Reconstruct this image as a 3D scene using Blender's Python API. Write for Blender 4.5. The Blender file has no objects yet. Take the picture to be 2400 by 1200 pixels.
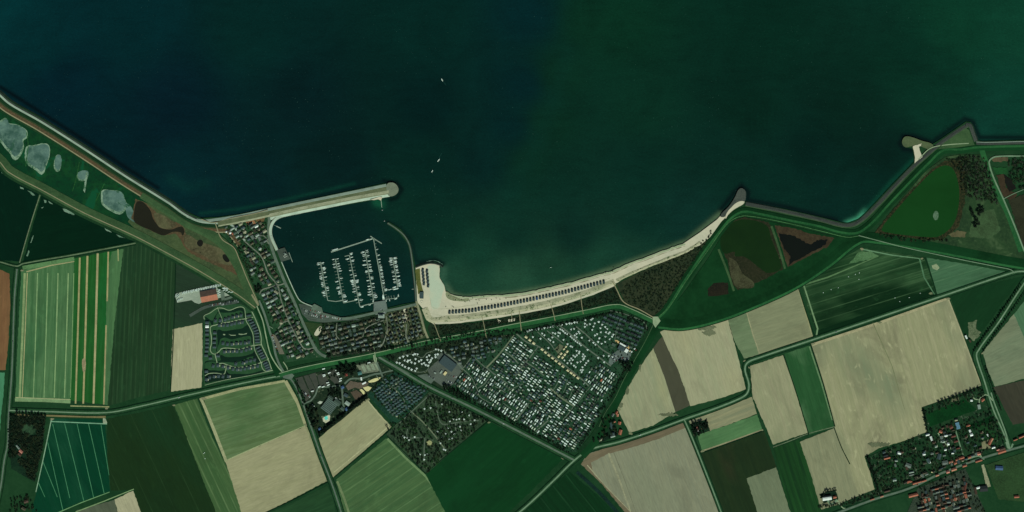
import bpy, bmesh, math, random
import numpy as np
from mathutils import Vector, geometry
random.seed(7); rng = np.random.default_rng(11)
SC = bpy.context.scene
COL = SC.collection
S = 1.25                      # metres per photo pixel
def W(x, y): return ((x-1200)*S, (600-y)*S)

# ---------------------------------------------------------------- camera, sky, sun, exposure
cam = bpy.data.cameras.new('camera'); cam_o = bpy.data.objects.new('camera', cam); COL.objects.link(cam_o)
H = 7000.0
cam_o.location = (0, 0, H+2); cam_o.rotation_euler = (0, 0, 0)
cam.sensor_width = 36; cam.lens = 36*H/3000.0
cam.clip_start = 100; cam.clip_end = 40000
SC.camera = cam_o
SUN_AZ, SUN_EL = 165.0, 43.0
wd = bpy.data.worlds.new("World"); SC.world = wd; wd.use_nodes = True
nt = wd.node_tree; nt.nodes.clear()
sky = nt.nodes.new('ShaderNodeTexSky'); sky.sky_type = 'NISHITA'; sky.sun_disc = False
sky.sun_elevation = math.radians(SUN_EL); sky.sun_rotation = math.radians(SUN_AZ)
bg = nt.nodes.new('ShaderNodeBackground'); bg.inputs[1].default_value = 0.05
wo = nt.nodes.new('ShaderNodeOutputWorld')
nt.links.new(sky.outputs[0], bg.inputs[0]); nt.links.new(bg.outputs[0], wo.inputs[0])
sl = bpy.data.lights.new('sun', 'SUN'); sl.energy = 4.2; sl.angle = math.radians(0.5); sl.color = (1, .965, .91)
so = bpy.data.objects.new('sun', sl); COL.objects.link(so)
az, el = math.radians(SUN_AZ), math.radians(SUN_EL)
sd = Vector((math.sin(az)*math.cos(el), math.cos(az)*math.cos(el), math.sin(el)))
so.rotation_euler = sd.to_track_quat('Z', 'Y').to_euler()
SC.view_settings.view_transform = 'Standard'; SC.view_settings.look = 'None'
SC.view_settings.exposure = 0.0; SC.view_settings.gamma = 1.0

# ---------------------------------------------------------------- colour and material helpers
KR, KG, KB = 1.0, 1.0, 1.0    # daylight reaching level ground, per channel
def lin(v):
    v = v/255.0
    return v/12.92 if v <= .04045 else ((v+.055)/1.055)**2.4
def C(c):
    l_ = (c[0]+2*c[1]+c[2])/4; f_ = .90+.10*min(1, max(0, (l_-30)/80)); c = (c[0]*.94*f_, c[1]*.99*f_, c[2]*.95*f_)
    return (min(lin(c[0])/KR, .86), min(lin(c[1])/KG, .86), min(lin(c[2])/KB, .86), 1)
def newmat(name, rough=.9, spec=.06):
    m = bpy.data.materials.new(name); m.use_nodes = True
    b = m.node_tree.nodes['Principled BSDF']; b.inputs['Roughness'].default_value = rough
    b.inputs['Specular IOR Level'].default_value = spec
    return m, m.node_tree, b
def N(nt, t, **k):
    n = nt.nodes.new(t)
    for a, v in k.items():
        if a.startswith('i_'): n.inputs[int(a[2:])].default_value = v
        else: setattr(n, a, v)
    return n
def mixc(nt, fac, a, b):
    n = nt.nodes.new('ShaderNodeMix'); n.data_type = 'RGBA'
    for s, v in ((0, fac), (6, a), (7, b)):
        if hasattr(v, 'is_output') or isinstance(v, bpy.types.NodeSocket): nt.links.new(v, n.inputs[s])
        else: n.inputs[s].default_value = v
    return n.outputs[2]
def mth(nt, op, a, b=None, c=None, clamp=False):
    n = nt.nodes.new('ShaderNodeMath'); n.operation = op; n.use_clamp = clamp
    for s, v in enumerate((a, b, c)):
        if v is None: continue
        if isinstance(v, bpy.types.NodeSocket): nt.links.new(v, n.inputs[s])
        else: n.inputs[s].default_value = v
    return n.outputs[0]
def ramp(nt, v, a, b):
    n = nt.nodes.new('ShaderNodeMapRange'); n.inputs[1].default_value = a; n.inputs[2].default_value = b
    nt.links.new(v, n.inputs[0]); return n.outputs[0]
def noise(nt, vec, scale, detail=3, rough=.55, dist=0):
    n = nt.nodes.new('ShaderNodeTexNoise'); n.inputs['Scale'].default_value = scale
    n.inputs['Detail'].default_value = detail; n.inputs['Roughness'].default_value = rough
    n.inputs['Distortion'].default_value = dist
    nt.links.new(vec, n.inputs['Vector']); return n.outputs[0]
_cache = {}
def ground(name, c1, c2=None, c3=None, s1=.02, s2=.25, amt=.6, lo=.42, hi=.62, rough=.95, c4=None, s4=.12, t4=.66):
    """large patches c1/c2, fine specks c3, sparse blotches c4"""
    key = ('g', name, c1, c2, c3, s1, s2, amt, c4)
    if key in _cache: return _cache[key]
    m, nt, b = newmat(name, rough)
    tc = nt.nodes.new('ShaderNodeTexCoord').outputs['Object']
    col = C(c1)
    if c2 is None: c2 = tuple(int(v*.8) for v in c1)
    f = ramp(nt, noise(nt, tc, s1, 4, .6, .4), lo, hi); col = mixc(nt, f, C(c1), C(c2))
    if c3 is None: c3 = tuple(min(255, int(v*1.25)+4) for v in c1)
    f2 = mth(nt, 'MULTIPLY', ramp(nt, noise(nt, tc, s2, 3, .7), .45, .7), amt)
    col = mixc(nt, f2, col, C(c3))
    if c4 is not None:
        col = mixc(nt, ramp(nt, noise(nt, tc, s4, 4, .7, .6), t4, t4+.06), col, C(c4))
    nt.links.new(col, b.inputs['Base Color']); _cache[key] = m; return m
def crop(name, c1, c2, dirv, streak=.6, c3=None, spacing=None, width=.12, c3amt=.7, c4=None, s4=.006, lo4=.5, hi4=.7, sw=.10, sl=.003, off=0.0, grain=.4, blotch=.5):
    """a field: c1/c2 streaks along the rows, c3 tramlines, c4 broad patches"""
    m, nt, b = newmat(name, .95)
    ang = math.atan2(-dirv[1], dirv[0])
    tc = nt.nodes.new('ShaderNodeTexCoord').outputs['Object']
    mp = nt.nodes.new('ShaderNodeMapping'); mp.vector_type = 'POINT'; mp.inputs['Rotation'].default_value = (0, 0, -ang)
    nt.links.new(tc, mp.inputs['Vector']); v = mp.outputs[0]
    def stretched(sx, sy):
        q = nt.nodes.new('ShaderNodeMapping'); q.inputs['Scale'].default_value = (sx, sy, 1); nt.links.new(v, q.inputs['Vector']); return q.outputs[0]
    f = ramp(nt, noise(nt, stretched(sl, sw), 1.0, 5, .65), .38, .62)
    f = mth(nt, 'MULTIPLY', f, streak)
    col = mixc(nt, f, C(c1), C(c2))
    if c4 is not None:
        f4 = ramp(nt, noise(nt, stretched(s4*.5, s4), 1.0, 3, .5, .3), lo4, hi4)
        col = mixc(nt, f4, col, C(c4))
    if c3 is not None:
        sp = nt.nodes.new('ShaderNodeSeparateXYZ'); nt.links.new(v, sp.inputs[0])
        fr = mth(nt, 'FRACT', mth(nt, 'ADD', mth(nt, 'MULTIPLY', sp.outputs[1], 1.0/spacing), off+100))
        d = mth(nt, 'ABSOLUTE', mth(nt, 'SUBTRACT', fr, .5))
        k = mth(nt, 'SUBTRACT', 1.0, ramp(nt, d, width*.35, width*.65))
        k2 = mth(nt, 'MULTIPLY', k, mth(nt, 'MULTIPLY', ramp(nt, noise(nt, stretched(.01, .05), 1.0, 3), .3, .6), c3amt))
        col = mixc(nt, k2, col, C(c3))
    dark_blotch = mth(nt, 'MULTIPLY', ramp(nt, noise(nt, stretched(.006, .011), 1.0, 6, .68, .8), .5, .72), blotch)  # irregular darker blotches along the rows
    col = mixc(nt, dark_blotch, col, C(tuple(q*.74 for q in c1)))
    pale = mth(nt, 'MULTIPLY', ramp(nt, noise(nt, stretched(.009, .02), 3.1, 5, .6, .5), .58, .75), blotch*.8)
    col = mixc(nt, pale, col, C(tuple(min(255, q*1.16+5) for q in c1)))
    g = mth(nt, 'MULTIPLY', ramp(nt, noise(nt, stretched(.03, .25), 1.0, 4, .7), .4, .65), grain)
    dark = tuple(int(q*.80) for q in c1)
    col = mixc(nt, g, col, C(dark))
    nt.links.new(col, b.inputs['Base Color']); return m
def plain(name, c, rough=.7, spec=.3, var=.12, s=.4, metallic=0):
    key = ('p', name, c)
    if key in _cache: return _cache[key]
    m, nt, b = newmat(name, rough, spec); b.inputs['Metallic'].default_value = metallic
    tc = nt.nodes.new('ShaderNodeTexCoord').outputs['Object']
    f = mth(nt, 'MULTIPLY', ramp(nt, noise(nt, tc, s, 4, .6), .35, .65), 1.0)
    d = tuple(v*(1-var) for v in c)
    oi = nt.nodes.new('ShaderNodeObjectInfo').outputs['Random']
    col = mixc(nt, f, C(c), C(d))
    col = mixc(nt, mth(nt, 'MULTIPLY', oi, .35), col, C(tuple(v*.72 for v in c)))
    nt.links.new(col, b.inputs['Base Color']); _cache[key] = m; return m
def leafmat(name, a, b_):
    key = ('l', name)
    if key in _cache: return _cache[key]
    m, nt, b = newmat(name, .8, .15)
    tc = nt.nodes.new('ShaderNodeTexCoord').outputs['Object']
    oi = nt.nodes.new('ShaderNodeObjectInfo').outputs['Random']
    f = ramp(nt, noise(nt, tc, .45, 3, .7), .35, .65)
    col = mixc(nt, f, C(a), C(b_)); col = mixc(nt, mth(nt, 'MULTIPLY', oi, .5), col, C(tuple(v*.7 for v in a)))
    nt.links.new(col, b.inputs['Base Color']); _cache[key] = m; return m
def watermat(name, c1, c2, rough=.25, s=.01):
    m, nt, b = newmat(name, rough, .25)
    tc = nt.nodes.new('ShaderNodeTexCoord').outputs['Object']
    col = mixc(nt, ramp(nt, noise(nt, tc, s, 4, .6, .5), .35, .65), C(c1), C(c2))
    nt.links.new(col, b.inputs['Base Color']); return m

# ---------------------------------------------------------------- mesh helpers
def obj(name, me, parent=None):
    o = bpy.data.objects.new(name, me); COL.objects.link(o)
    if parent: o.parent = parent
    return o
def mesh(name, verts, faces, mats=(), mi=None, smooth=False):
    me = bpy.data.meshes.new(name); me.from_pydata([tuple(v) for v in verts], [], faces)
    for m in mats: me.materials.append(m)
    if mi is not None: me.polygons.foreach_set('material_index', list(mi))
    if smooth: me.polygons.foreach_set('use_smooth', [True]*len(me.polygons))
    me.update(); return me
class MB:
    def __init__(s): s.v = []; s.f = []; s.m = []
    def add(s, vs, fs, mi=0):
        n = len(s.v); s.v += [tuple(v) for v in vs]; s.f += [tuple(i+n for i in f) for f in fs]; s.m += [mi]*len(fs)
    def box(s, x0, x1, y0, y1, z0, z1, mi=0, tx=0, ty=0):
        vs = [(x0, y0, z0), (x1, y0, z0), (x1, y1, z0), (x0, y1, z0), (x0+tx, y0+ty, z1), (x1-tx, y0+ty, z1), (x1-tx, y1-ty, z1), (x0+tx, y1-ty, z1)]
        s.add(vs, [(0, 3, 2, 1), (4, 5, 6, 7), (0, 1, 5, 4), (1, 2, 6, 5), (2, 3, 7, 6), (3, 0, 4, 7)], mi)
    def cyl(s, p, q, r0, r1, n=6, mi=0):
        p = Vector(p); q = Vector(q); d = (q-p).normalized(); a = d.orthogonal().normalized(); b = d.cross(a)
        vs = []
        for c, r in ((p, r0), (q, r1)):
            for i in range(n):
                t = 2*math.pi*i/n; vs.append(c+a*math.cos(t)*r+b*math.sin(t)*r)
        fs = [(i, (i+1) % n, n+(i+1) % n, n+i) for i in range(n)]+[tuple(range(n-1, -1, -1)), tuple(range(n, 2*n))]
        s.add(vs, fs, mi)
    def mesh(s, name, mats, smooth=False): return mesh(name, s.v, s.f, mats, s.m, smooth)
_zc = {'v': 2.02, 'r': 3.0}
def nz(step=.003): _zc['v'] += step; return _zc['v']
def nr(step=.003): _zc['r'] += step; return _zc['r']
def tag(o, label=None, cat=None, group=None, kind=None):
    if label:
        if len(label.split()) > 16: label = label.replace(' the ', ' ')
        if len(label.split()) > 16: label = label.replace(' of campsite', '').replace('static caravan', 'caravan')
        o['label'] = label
    if cat: o['category'] = cat
    if group: o['group'] = group
    if kind: o['kind'] = kind
    return o
def catmull(pts, n=6, closed=False):
    P = [np.array(p, float) for p in pts]; out = []; L = len(P)
    rngi = range(L if closed else L-1)
    for i in rngi:
        g = lambda k: P[k % L] if closed else P[min(max(k, 0), L-1)]
        p0, p1, p2, p3 = g(i-1), g(i), g(i+1), g(i+2)
        for j in range(n):
            t = j/n
            L1 = np.hypot(*(p2-p1)); m1 = (p2-p0); m1 = m1/(np.hypot(*m1)+1e-9)*L1; m2 = (p3-p1); m2 = m2/(np.hypot(*m2)+1e-9)*L1
            out.append((2*t**3-3*t*t+1)*p1+(t**3-2*t*t+t)*m1+(-2*t**3+3*t*t)*p2+(t**3-t*t)*m2)
    if not closed: out.append(P[-1])
    return [tuple(o) for o in out]
def rough_edge(pts, amp, step=6, seed=0):
    """break straight outlines into slightly uneven ones (amp in photo px)"""
    r = random.Random(seed); out = []
    L = len(pts)
    for i in range(L):
        a = pts[i]; b = pts[(i+1) % L]; d = math.hypot(b[0]-a[0], b[1]-a[1]); k = max(1, int(d/step))
        for j in range(k):
            t = j/k; w = amp if j else amp*.3
            out.append((a[0]+(b[0]-a[0])*t+r.uniform(-w, w), a[1]+(b[1]-a[1])*t+r.uniform(-w, w)))
    return out
def poly(name, pts, m, z=None, smooth=False, rough=0, kind='structure', depth=0, step=5):
    if smooth: pts = catmull(pts, 5, True)
    if rough: pts = rough_edge(pts, rough, step, len(pts)+int(pts[0][0]))
    if z is None: z = nz()
    P = [Vector((*W(x, y), z)) for x, y in pts]
    tris = geometry.tessellate_polygon([P])
    faces = []
    for t in tris:
        a, b, c = [P[i] for i in t]
        faces.append(t if (b-a).cross(c-a).z > 0 else (t[0], t[2], t[1]))
    vs = list(P)
    if depth:
        n = len(P); vs += [Vector((p.x, p.y, z-depth)) for p in P]
        faces += [(i, (i+1) % n, n+(i+1) % n, n+i) for i in range(n)]
    o = obj(name, mesh(name, vs, faces, [m])); o['kind'] = kind; return o
def offs(pts):
    P = [np.array(p, float) for p in pts]; nn = []
    for i in range(len(P)):
        a = P[max(i-1, 0)]; b = P[min(i+1, len(P)-1)]; d = b-a; d /= (np.hypot(*d)+1e-9)
        nn.append(np.array([-d[1], d[0]]))
    return P, nn
def ribbon(name, pts, stations, mats, smooth=True, kind='structure', jag=0, closed=False):
    """stations: (offset px to the right of travel, z); mats: one per gap"""
    if smooth: pts = catmull(pts, 6)
    P, nn = offs(pts); vs = []; fs = []; mi = []; k = len(stations)
    r = random.Random(len(pts))
    for p, n in zip(P, nn):
        for j, (o, z) in enumerate(stations):
            jj = r.uniform(-jag, jag) if jag else 0
            q = p+n*(o+jj); vs.append((*W(*q), z))
    for i in range(len(P)-1):
        for j in range(k-1):
            a = i*k+j; fs.append((a, a+k, a+k+1, a+1)); mi.append(j)
    um = []; idx = []
    for m in mats:
        if m not in um: um.append(m)
        idx.append(um.index(m))
    mi = [idx[j] for j in mi]
    me = mesh(name, vs, fs, um, mi)
    # faces up
    bm = bmesh.new(); bm.from_mesh(me)
    for f in bm.faces:
        if f.normal.z < 0: f.normal_flip()
    bm.to_mesh(me); bm.free()
    o = obj(name, me)
    if kind: o['kind'] = kind
    return o
def road(name, pts, w, m, z=None, smooth=True, jag=0):
    if z is None: z = nz()
    return ribbon(name, pts, [(-w/2, z), (w/2, z)], [m], smooth, jag=jag)
def inpoly(x, y, pg):
    c = False; j = len(pg)-1
    for i in range(len(pg)):
        xi, yi = pg[i]; xj, yj = pg[j]
        if (yi > y) != (yj > y) and x < (xj-xi)*(y-yi)/(yj-yi)+xi: c = not c
        j = i
    return c
def ordn(n):
    return f"{n}{'th' if 10 <= n % 100 <= 20 else {1:'st',2:'nd',3:'rd'}.get(n % 10,'th')}"
# ================================================================ THE SETTING
COAST = [(-1500,-200),(-40,188),(0,215),(28,238),(100,278),(200,342),(300,408),(400,470),(440,498),(470,511),(510,509),(560,502),(630,487),(760,460),(900,430),(921,428),(932,436),(934,446),(928,456),(915,461),
 (900,462),(894,469),(884,466),(860,472),(820,479),(760,488),(700,500),(660,508),(642,517),(633,532),(632,550),(648,585),(667,580),(680,607),(660,613),(680,661),(700,700),(712,712),(732,717),(736,713),(753,722),(757,733),(790,742),(806,743),(840,736),(877,729),(877,709),(904,705),(908,722),(940,714),(974,708),
 (971,660),(966,612),(955,570),(935,545),(909,526),(912,520),(940,538),(960,566),(971,612),(974,624),(1000,616),(1020,614),(1037,622),(1030,630),(1030,650),(1042,672),(1044,683),(1058,690),(1085,698),(1130,694),(1200,691),(1250,684),
 (1290,674),(1350,660),(1400,645),(1440,634),(1480,616),(1520,602),(1570,582),(1600,572),(1640,545),(1680,515),(1697,497),(1722,462),(1730,445),(1738,441),(1747,447),(1748,462),(1745,472),(1760,476),(1840,490),(1920,508),(1975,522),(1988,523),(2012,514),(2028,500),(2055,472),(2092,432),(2130,393),(2142,380),(2141,362),(2138,348),
 (2122,345),(2115,334),(2121,322),(2135,322),(2160,330),(2185,338),(2200,329),(2250,295),(2264,285),(2275,286),(2282,297),(2290,328),(2302,331),(2400,328),(2460,327),(4200,310),(4200,3400),(-1500,3400)]
G_base = ground('meadow_ground', (22,58,32), (30,66,38), (40,76,46), s1=.01, s2=.12, amt=.35)
poly('ground', COAST, G_base, z=2.0, depth=4)

# ---- the sea: one sheet, its colour follows depth and silt
CP = [(-50,-30,2,50,52),(100,100,2,44,47),(300,60,2,40,43),(600,60,3,40,37),(1000,50,3,40,35),(1240,40,2,38,40),(1380,60,6,48,32),(1450,60,6,50,33),(1800,60,4,42,30),(2000,40,6,46,34),(2120,150,5,46,33),(2250,60,8,58,40),(2380,60,10,62,44),
(150,200,2,34,42),(400,250,3,30,38),(700,250,3,32,33),(1000,250,2,32,30),(1230,200,2,36,38),(1200,300,2,36,36),(1310,180,6,46,31),(1285,290,6,46,31),(1500,250,6,47,33),(1750,250,4,40,29),(2000,250,4,38,28),(2200,200,6,50,36),(2380,250,8,58,44),
(250,330,2,32,38),(450,420,3,38,42),(600,450,3,34,36),(800,380,3,31,30),(1000,400,3,38,32),(1130,380,3,37,34),(1250,380,6,46,32),(1300,420,6,45,34),(1500,400,5,43,33),(1700,380,5,42,33),(1900,380,3,36,29),(2050,360,4,34,27),
(1050,550,6,46,35),(1200,550,8,48,37),(1350,550,7,44,35),(1500,520,6,47,37),(1600,500,8,48,40),(1080,650,24,68,50),(1200,650,30,74,54),(1300,635,22,64,46),(1400,615,18,60,44),(1120,600,14,58,43),(1480,585,16,58,44),
(700,560,4,36,32),(850,560,5,36,32),(700,650,6,36,32),(900,650,5,34,30),(760,715,10,52,40),(950,680,5,44,40),(850,725,6,46,37),(1000,480,5,42,33),(950,500,6,44,34),(1850,440,5,44,35),(1950,480,4,40,33),(2050,430,4,40,32),(2340,300,9,58,46)]
SH = [([(470,500),(560,490),(640,474),(760,447),(830,430)],(8,62,48),4,.6),([(310,420),(380,462),(440,505),(480,516)],(8,54,46),4,.5),
 ([(1985,524),(2010,514),(2028,496)],(60,150,115),7,.9),([(2028,496),(2055,466),(2090,426),(2120,396),(2142,374)],(10,70,52),6,.75),
 ([(1046,672),(1060,690),(1090,698),(1200,690),(1290,673),(1400,643),(1520,600),(1610,566),(1690,500)],(74,104,76),7,.85),([(1040,630),(1036,655),(1048,680)],(50,96,74),10,.7),
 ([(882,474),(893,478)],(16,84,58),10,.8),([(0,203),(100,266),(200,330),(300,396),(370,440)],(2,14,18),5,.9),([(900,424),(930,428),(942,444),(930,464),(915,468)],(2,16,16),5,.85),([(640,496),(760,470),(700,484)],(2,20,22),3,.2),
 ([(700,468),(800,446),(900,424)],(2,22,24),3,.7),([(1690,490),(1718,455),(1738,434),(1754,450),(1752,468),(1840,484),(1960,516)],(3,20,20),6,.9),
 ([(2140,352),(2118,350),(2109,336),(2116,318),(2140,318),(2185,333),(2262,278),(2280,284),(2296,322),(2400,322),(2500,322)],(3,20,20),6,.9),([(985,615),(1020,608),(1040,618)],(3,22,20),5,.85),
 ([(905,518),(940,532),(966,566),(976,612)],(3,28,24),4,.6),([(400,420),(440,440),(480,430)],(6,52,48),14,.5),([(1330,120),(1290,260),(1240,380),(1190,470)],(6,50,40),22,.35),([(1180,478),(1300,470),(1480,440)],(8,54,42),30,.25)]
xs = np.concatenate([[-9000,-3000,-1000,-400], np.arange(-200, 2604, 4.0), [2800,3600,6000,12000]])
ys = np.concatenate([[-9000,-3000,-1000,-400], np.arange(-200, 804, 4.0)])
X, Y = np.meshgrid(xs, ys); num = np.zeros(X.shape+(3,)); den = np.zeros(X.shape)
lincp = [(c[0], c[1], np.array([lin(v) for v in c[2:]])) for c in CP]
for cx, cy, cc in lincp:
    w = 1.0/((X-cx)**2+(Y-cy)**2+900)**1.8
    num += w[..., None]*cc; den += w
CC = num/den[..., None]
def segdist(X, Y, a, b):
    dx, dy = b[0]-a[0], b[1]-a[1]; L = dx*dx+dy*dy+1e-9
    t = np.clip(((X-a[0])*dx+(Y-a[1])*dy)/L, 0, 1); return np.hypot(X-a[0]-t*dx, Y-a[1]-t*dy)
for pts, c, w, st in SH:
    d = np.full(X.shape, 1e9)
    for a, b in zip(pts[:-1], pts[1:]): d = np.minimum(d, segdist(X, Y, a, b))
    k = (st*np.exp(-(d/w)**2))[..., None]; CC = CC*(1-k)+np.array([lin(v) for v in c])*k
CC = CC*np.array([1.0, .87, .82])/np.array([KR, KG, KB])
nx, ny = len(xs), len(ys)
V = np.zeros((nx*ny, 3)); V[:, 0] = ((X-1200)*S).ravel(); V[:, 1] = ((600-Y)*S).ravel()
ii = (np.arange(ny-1)[:, None]*nx+np.arange(nx-1)[None]).ravel()
F = np.stack([ii, ii+nx, ii+nx+1, ii+1], 1)
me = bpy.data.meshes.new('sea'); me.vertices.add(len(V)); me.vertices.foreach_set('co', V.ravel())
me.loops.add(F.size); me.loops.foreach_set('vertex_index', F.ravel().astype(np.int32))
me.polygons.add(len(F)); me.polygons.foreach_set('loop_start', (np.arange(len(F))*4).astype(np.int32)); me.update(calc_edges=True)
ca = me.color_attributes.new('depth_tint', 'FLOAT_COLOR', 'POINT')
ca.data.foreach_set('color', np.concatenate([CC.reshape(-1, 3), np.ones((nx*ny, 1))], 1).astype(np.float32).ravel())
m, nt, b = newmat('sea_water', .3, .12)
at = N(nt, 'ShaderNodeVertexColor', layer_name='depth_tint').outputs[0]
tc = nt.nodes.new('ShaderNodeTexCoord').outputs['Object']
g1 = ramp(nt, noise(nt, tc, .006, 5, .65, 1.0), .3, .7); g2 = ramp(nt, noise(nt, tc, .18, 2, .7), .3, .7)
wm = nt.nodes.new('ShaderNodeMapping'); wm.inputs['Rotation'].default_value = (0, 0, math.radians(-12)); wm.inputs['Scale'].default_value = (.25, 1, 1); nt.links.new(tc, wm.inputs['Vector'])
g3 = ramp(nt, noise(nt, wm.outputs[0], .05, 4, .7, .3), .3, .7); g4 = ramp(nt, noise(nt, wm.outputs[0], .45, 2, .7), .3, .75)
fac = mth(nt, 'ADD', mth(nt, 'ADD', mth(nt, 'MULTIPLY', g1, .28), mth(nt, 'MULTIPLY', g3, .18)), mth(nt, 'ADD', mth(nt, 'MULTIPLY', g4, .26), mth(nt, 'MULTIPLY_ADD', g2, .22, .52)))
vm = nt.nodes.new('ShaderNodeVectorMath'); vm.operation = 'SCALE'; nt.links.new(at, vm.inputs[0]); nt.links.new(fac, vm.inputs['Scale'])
# scattered pale flecks
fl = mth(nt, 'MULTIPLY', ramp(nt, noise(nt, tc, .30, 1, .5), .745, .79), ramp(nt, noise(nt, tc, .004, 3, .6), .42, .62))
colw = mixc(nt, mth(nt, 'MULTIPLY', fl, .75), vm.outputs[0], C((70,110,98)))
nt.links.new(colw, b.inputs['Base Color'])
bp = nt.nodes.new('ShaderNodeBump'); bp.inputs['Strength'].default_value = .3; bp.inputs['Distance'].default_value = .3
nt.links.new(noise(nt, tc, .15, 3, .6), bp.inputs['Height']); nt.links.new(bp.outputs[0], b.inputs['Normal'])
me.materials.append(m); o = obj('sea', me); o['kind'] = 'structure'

# ---- ground materials
M_grass = ground('dike_grass', (50,78,48), (62,90,56), (76,98,64), s1=.02, s2=.2, amt=.5)
M_bright = ground('mown_dike_grass', (38,92,50), (28,78,42), (60,106,64), s1=.012, s2=.15, amt=.45)
M_deep = ground('deep_green_grass', (16,60,30), (10,48,22), (24,70,36), s1=.008, s2=.1, amt=.35)
M_dgrass = ground('dark_grass', (18,50,28), (26,60,34), (36,70,42), s1=.02, s2=.2, amt=.5)
M_rock = ground('wet_basalt', (22,38,34), (34,48,42), (70,84,74), s1=.05, s2=.5, amt=.35)
M_basalt = ground('basalt_slope', (58,66,60), (72,80,72), (92,98,86), s1=.03, s2=.4, amt=.5)
M_conc = ground('pale_concrete', (160,176,158), (142,158,142), (174,184,168), s1=.03, s2=.3, amt=.4)
M_sand = ground('beach_sand', (192,184,160), (180,176,154), (204,196,174), s1=.012, s2=.15, amt=.5)
M_sandg = ground('pale_damp_sand', (176,186,164), (186,186,162), (168,178,156), s1=.012, s2=.15, amt=.5)
M_dune = ground('dune_sand_and_marram', (168,164,136), (140,144,114), (188,182,154), s1=.03, s2=.4, amt=.7, c4=(84,100,66), s4=.12, t4=.55)
M_scrub = ground('dune_scrub_floor', (22,42,28), (34,52,34), (52,62,44), s1=.012, s2=.15, amt=.5)
M_scrub2 = ground('dry_scrub_floor', (36,50,34), (48,56,38), (66,70,48), s1=.012, s2=.12, amt=.5)
M_reed = ground('reed_bed', (82,68,48), (70,66,46), (112,90,66), s1=.02, s2=.2, amt=.6)
M_fen = ground('dry_fen', (86,86,60), (72,68,48), (108,100,74), s1=.015, s2=.15, amt=.6, c4=(44,42,32), s4=.03, t4=.62)
M_tan = ground('tan_track', (136,128,100), (120,120,92), (156,146,118), s1=.05, s2=.4, amt=.5)
M_asph = ground('worn_asphalt', (92,108,94), (82,96,84), (108,122,104), s1=.05, s2=.4, amt=.4)
M_asphd = ground('dark_asphalt', (70,82,74), (62,72,64), (88,98,86), s1=.05, s2=.4, amt=.4)
M_lroad = ground('pale_road', (110,134,108), (96,122,96), (128,148,120), s1=.05, s2=.4, amt=.4)
M_ditch = ground('ditch_bank', (8,38,20), (12,46,26), (20,56,32), s1=.05, s2=.4, amt=.4)
M_cpath = ground('shell_path', (140,156,124), (122,140,110), (158,170,140), s1=.05, s2=.4, amt=.4)
M_gravel = ground('gravel_yard', (146,156,140), (130,142,126), (166,172,156), s1=.03, s2=.3, amt=.5)
M_tanroad = ground('clay_verge', (122,108,74), (104,100,66), (140,126,90), s1=.03, s2=.3, amt=.5)

# ---- fields
fields = []
def F(pts, m, **k):
    o = poly('field', pts, m, rough=k.pop('rough', .8), **k); return o
def edge(pts, w, c, name='field_margin', amt=.7, jag=.5):
    m = ground(name, c, tuple(int(v*.88) for v in c), tuple(min(255, int(v*1.14)) for v in c), s1=.04, s2=.3, amt=amt)
    return road(name, pts, w, m, smooth=False, jag=jag)
V_ = (0, 1)     # vertical rows (image)
F([(-700,380),(-40,370),(0,396),(60,432),(92,452),(48,613),(0,609),(-40,604),(-700,560)], crop('winter_crop_dark', (2,38,24), (3,32,20), (.25,.97), streak=.5))
F([(97,458),(200,505),(314,567),(180,592),(53,616),(68,560)], crop('winter_crop_dark_two', (2,36,20), (4,42,24), (.9,-.2), streak=.5))
F([(-700,625),(-40,628),(0,632),(22,641),(24,720),(20,800),(13,867),(-40,866),(-700,860)], crop('brown_plough', (128,92,62), (108,84,56), V_, streak=.7, c4=(110,72,52), s4=.01))
F([(-700,872),(-40,872),(11,873),(8,925),(3,965),(0,1010),(-30,1080),(-700,1080)], crop('pale_green_crop', (74,134,98), (60,118,84), V_, streak=.6))
# the big striped field
F([(50,634),(174,607),(170,760),(164,938),(36,932),(40,830)], crop('pale_striped_crop', (66,106,66), (92,126,84), (-.045,1), streak=.7, c4=(58,104,66), s4=.008))
F([(174,606),(286,584),(270,760),(256,950),(164,938),(170,760)], crop('vivid_green_crop', (30,88,34), (46,104,52), (-.05,1), streak=.6, c4=(28,96,44), s4=.008))
F([(262,590),(290,583),(272,760),(252,950),(245,948),(249,700),(252,640)], crop('streaky_green_crop', (78,116,74), (60,98,62), (-.05,1), streak=.8), rough=.8)
F([(289,583),(330,568),(412,611),(406,760),(399,914),(330,930),(252,952),(268,760)], crop('dark_striped_crop', (36,68,40), (30,54,32), (-.045,1), streak=.9, c3=(60,90,58), spacing=13, width=.3, c3amt=.45, c4=(28,62,40), s4=.004))
M_stripe = None
for (x0, x1, w, c) in [(58,46,5,(132,150,104)),(64,52,2.2,(160,156,112)),(88,78,2.2,(128,156,108)),(112,103,2.2,(128,156,108)),(136,127,2.6,(132,158,110)),(160,151,2.6,(132,158,110)),(173,165,1.6,(120,150,100)),
                       (187,177,4,(156,148,104)),(205,195,4.4,(160,150,106)),(229,219,4.8,(162,152,112)),(254,248,3.6,(156,146,104))]:
    yt = 640 if x0 < 174 else 604 - (x0-187)*.24
    yb = 932 if x0 < 174 else 946
    if x0 == 254: edge([(254,590),(251,706)], 3.6, c, 'tramline', .4, .2); edge([(249,762),(243,948)], 3.4, c, 'tramline', .4, .2); continue
    edge([(x0, yt), ((x0+x1)/2+.5, (yt+yb)/2), (x1, yb)], w, c, 'tramline', .4, .25)
edge([(277,584),(277,612)], 3, (140,144,100), 'tramline')
edge([(62,637),(120,622),(174,613)], 2.4, (156,150,110)); edge([(53,628),(110,618),(174,606)], 9, (88,124,80))
edge([(35,937),(100,938),(165,942)], 8, (116,142,100)); edge([(36,931),(165,937)], 1.8, (156,160,120)); edge([(165,951),(256,954)], 2.5, (150,150,106))
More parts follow.
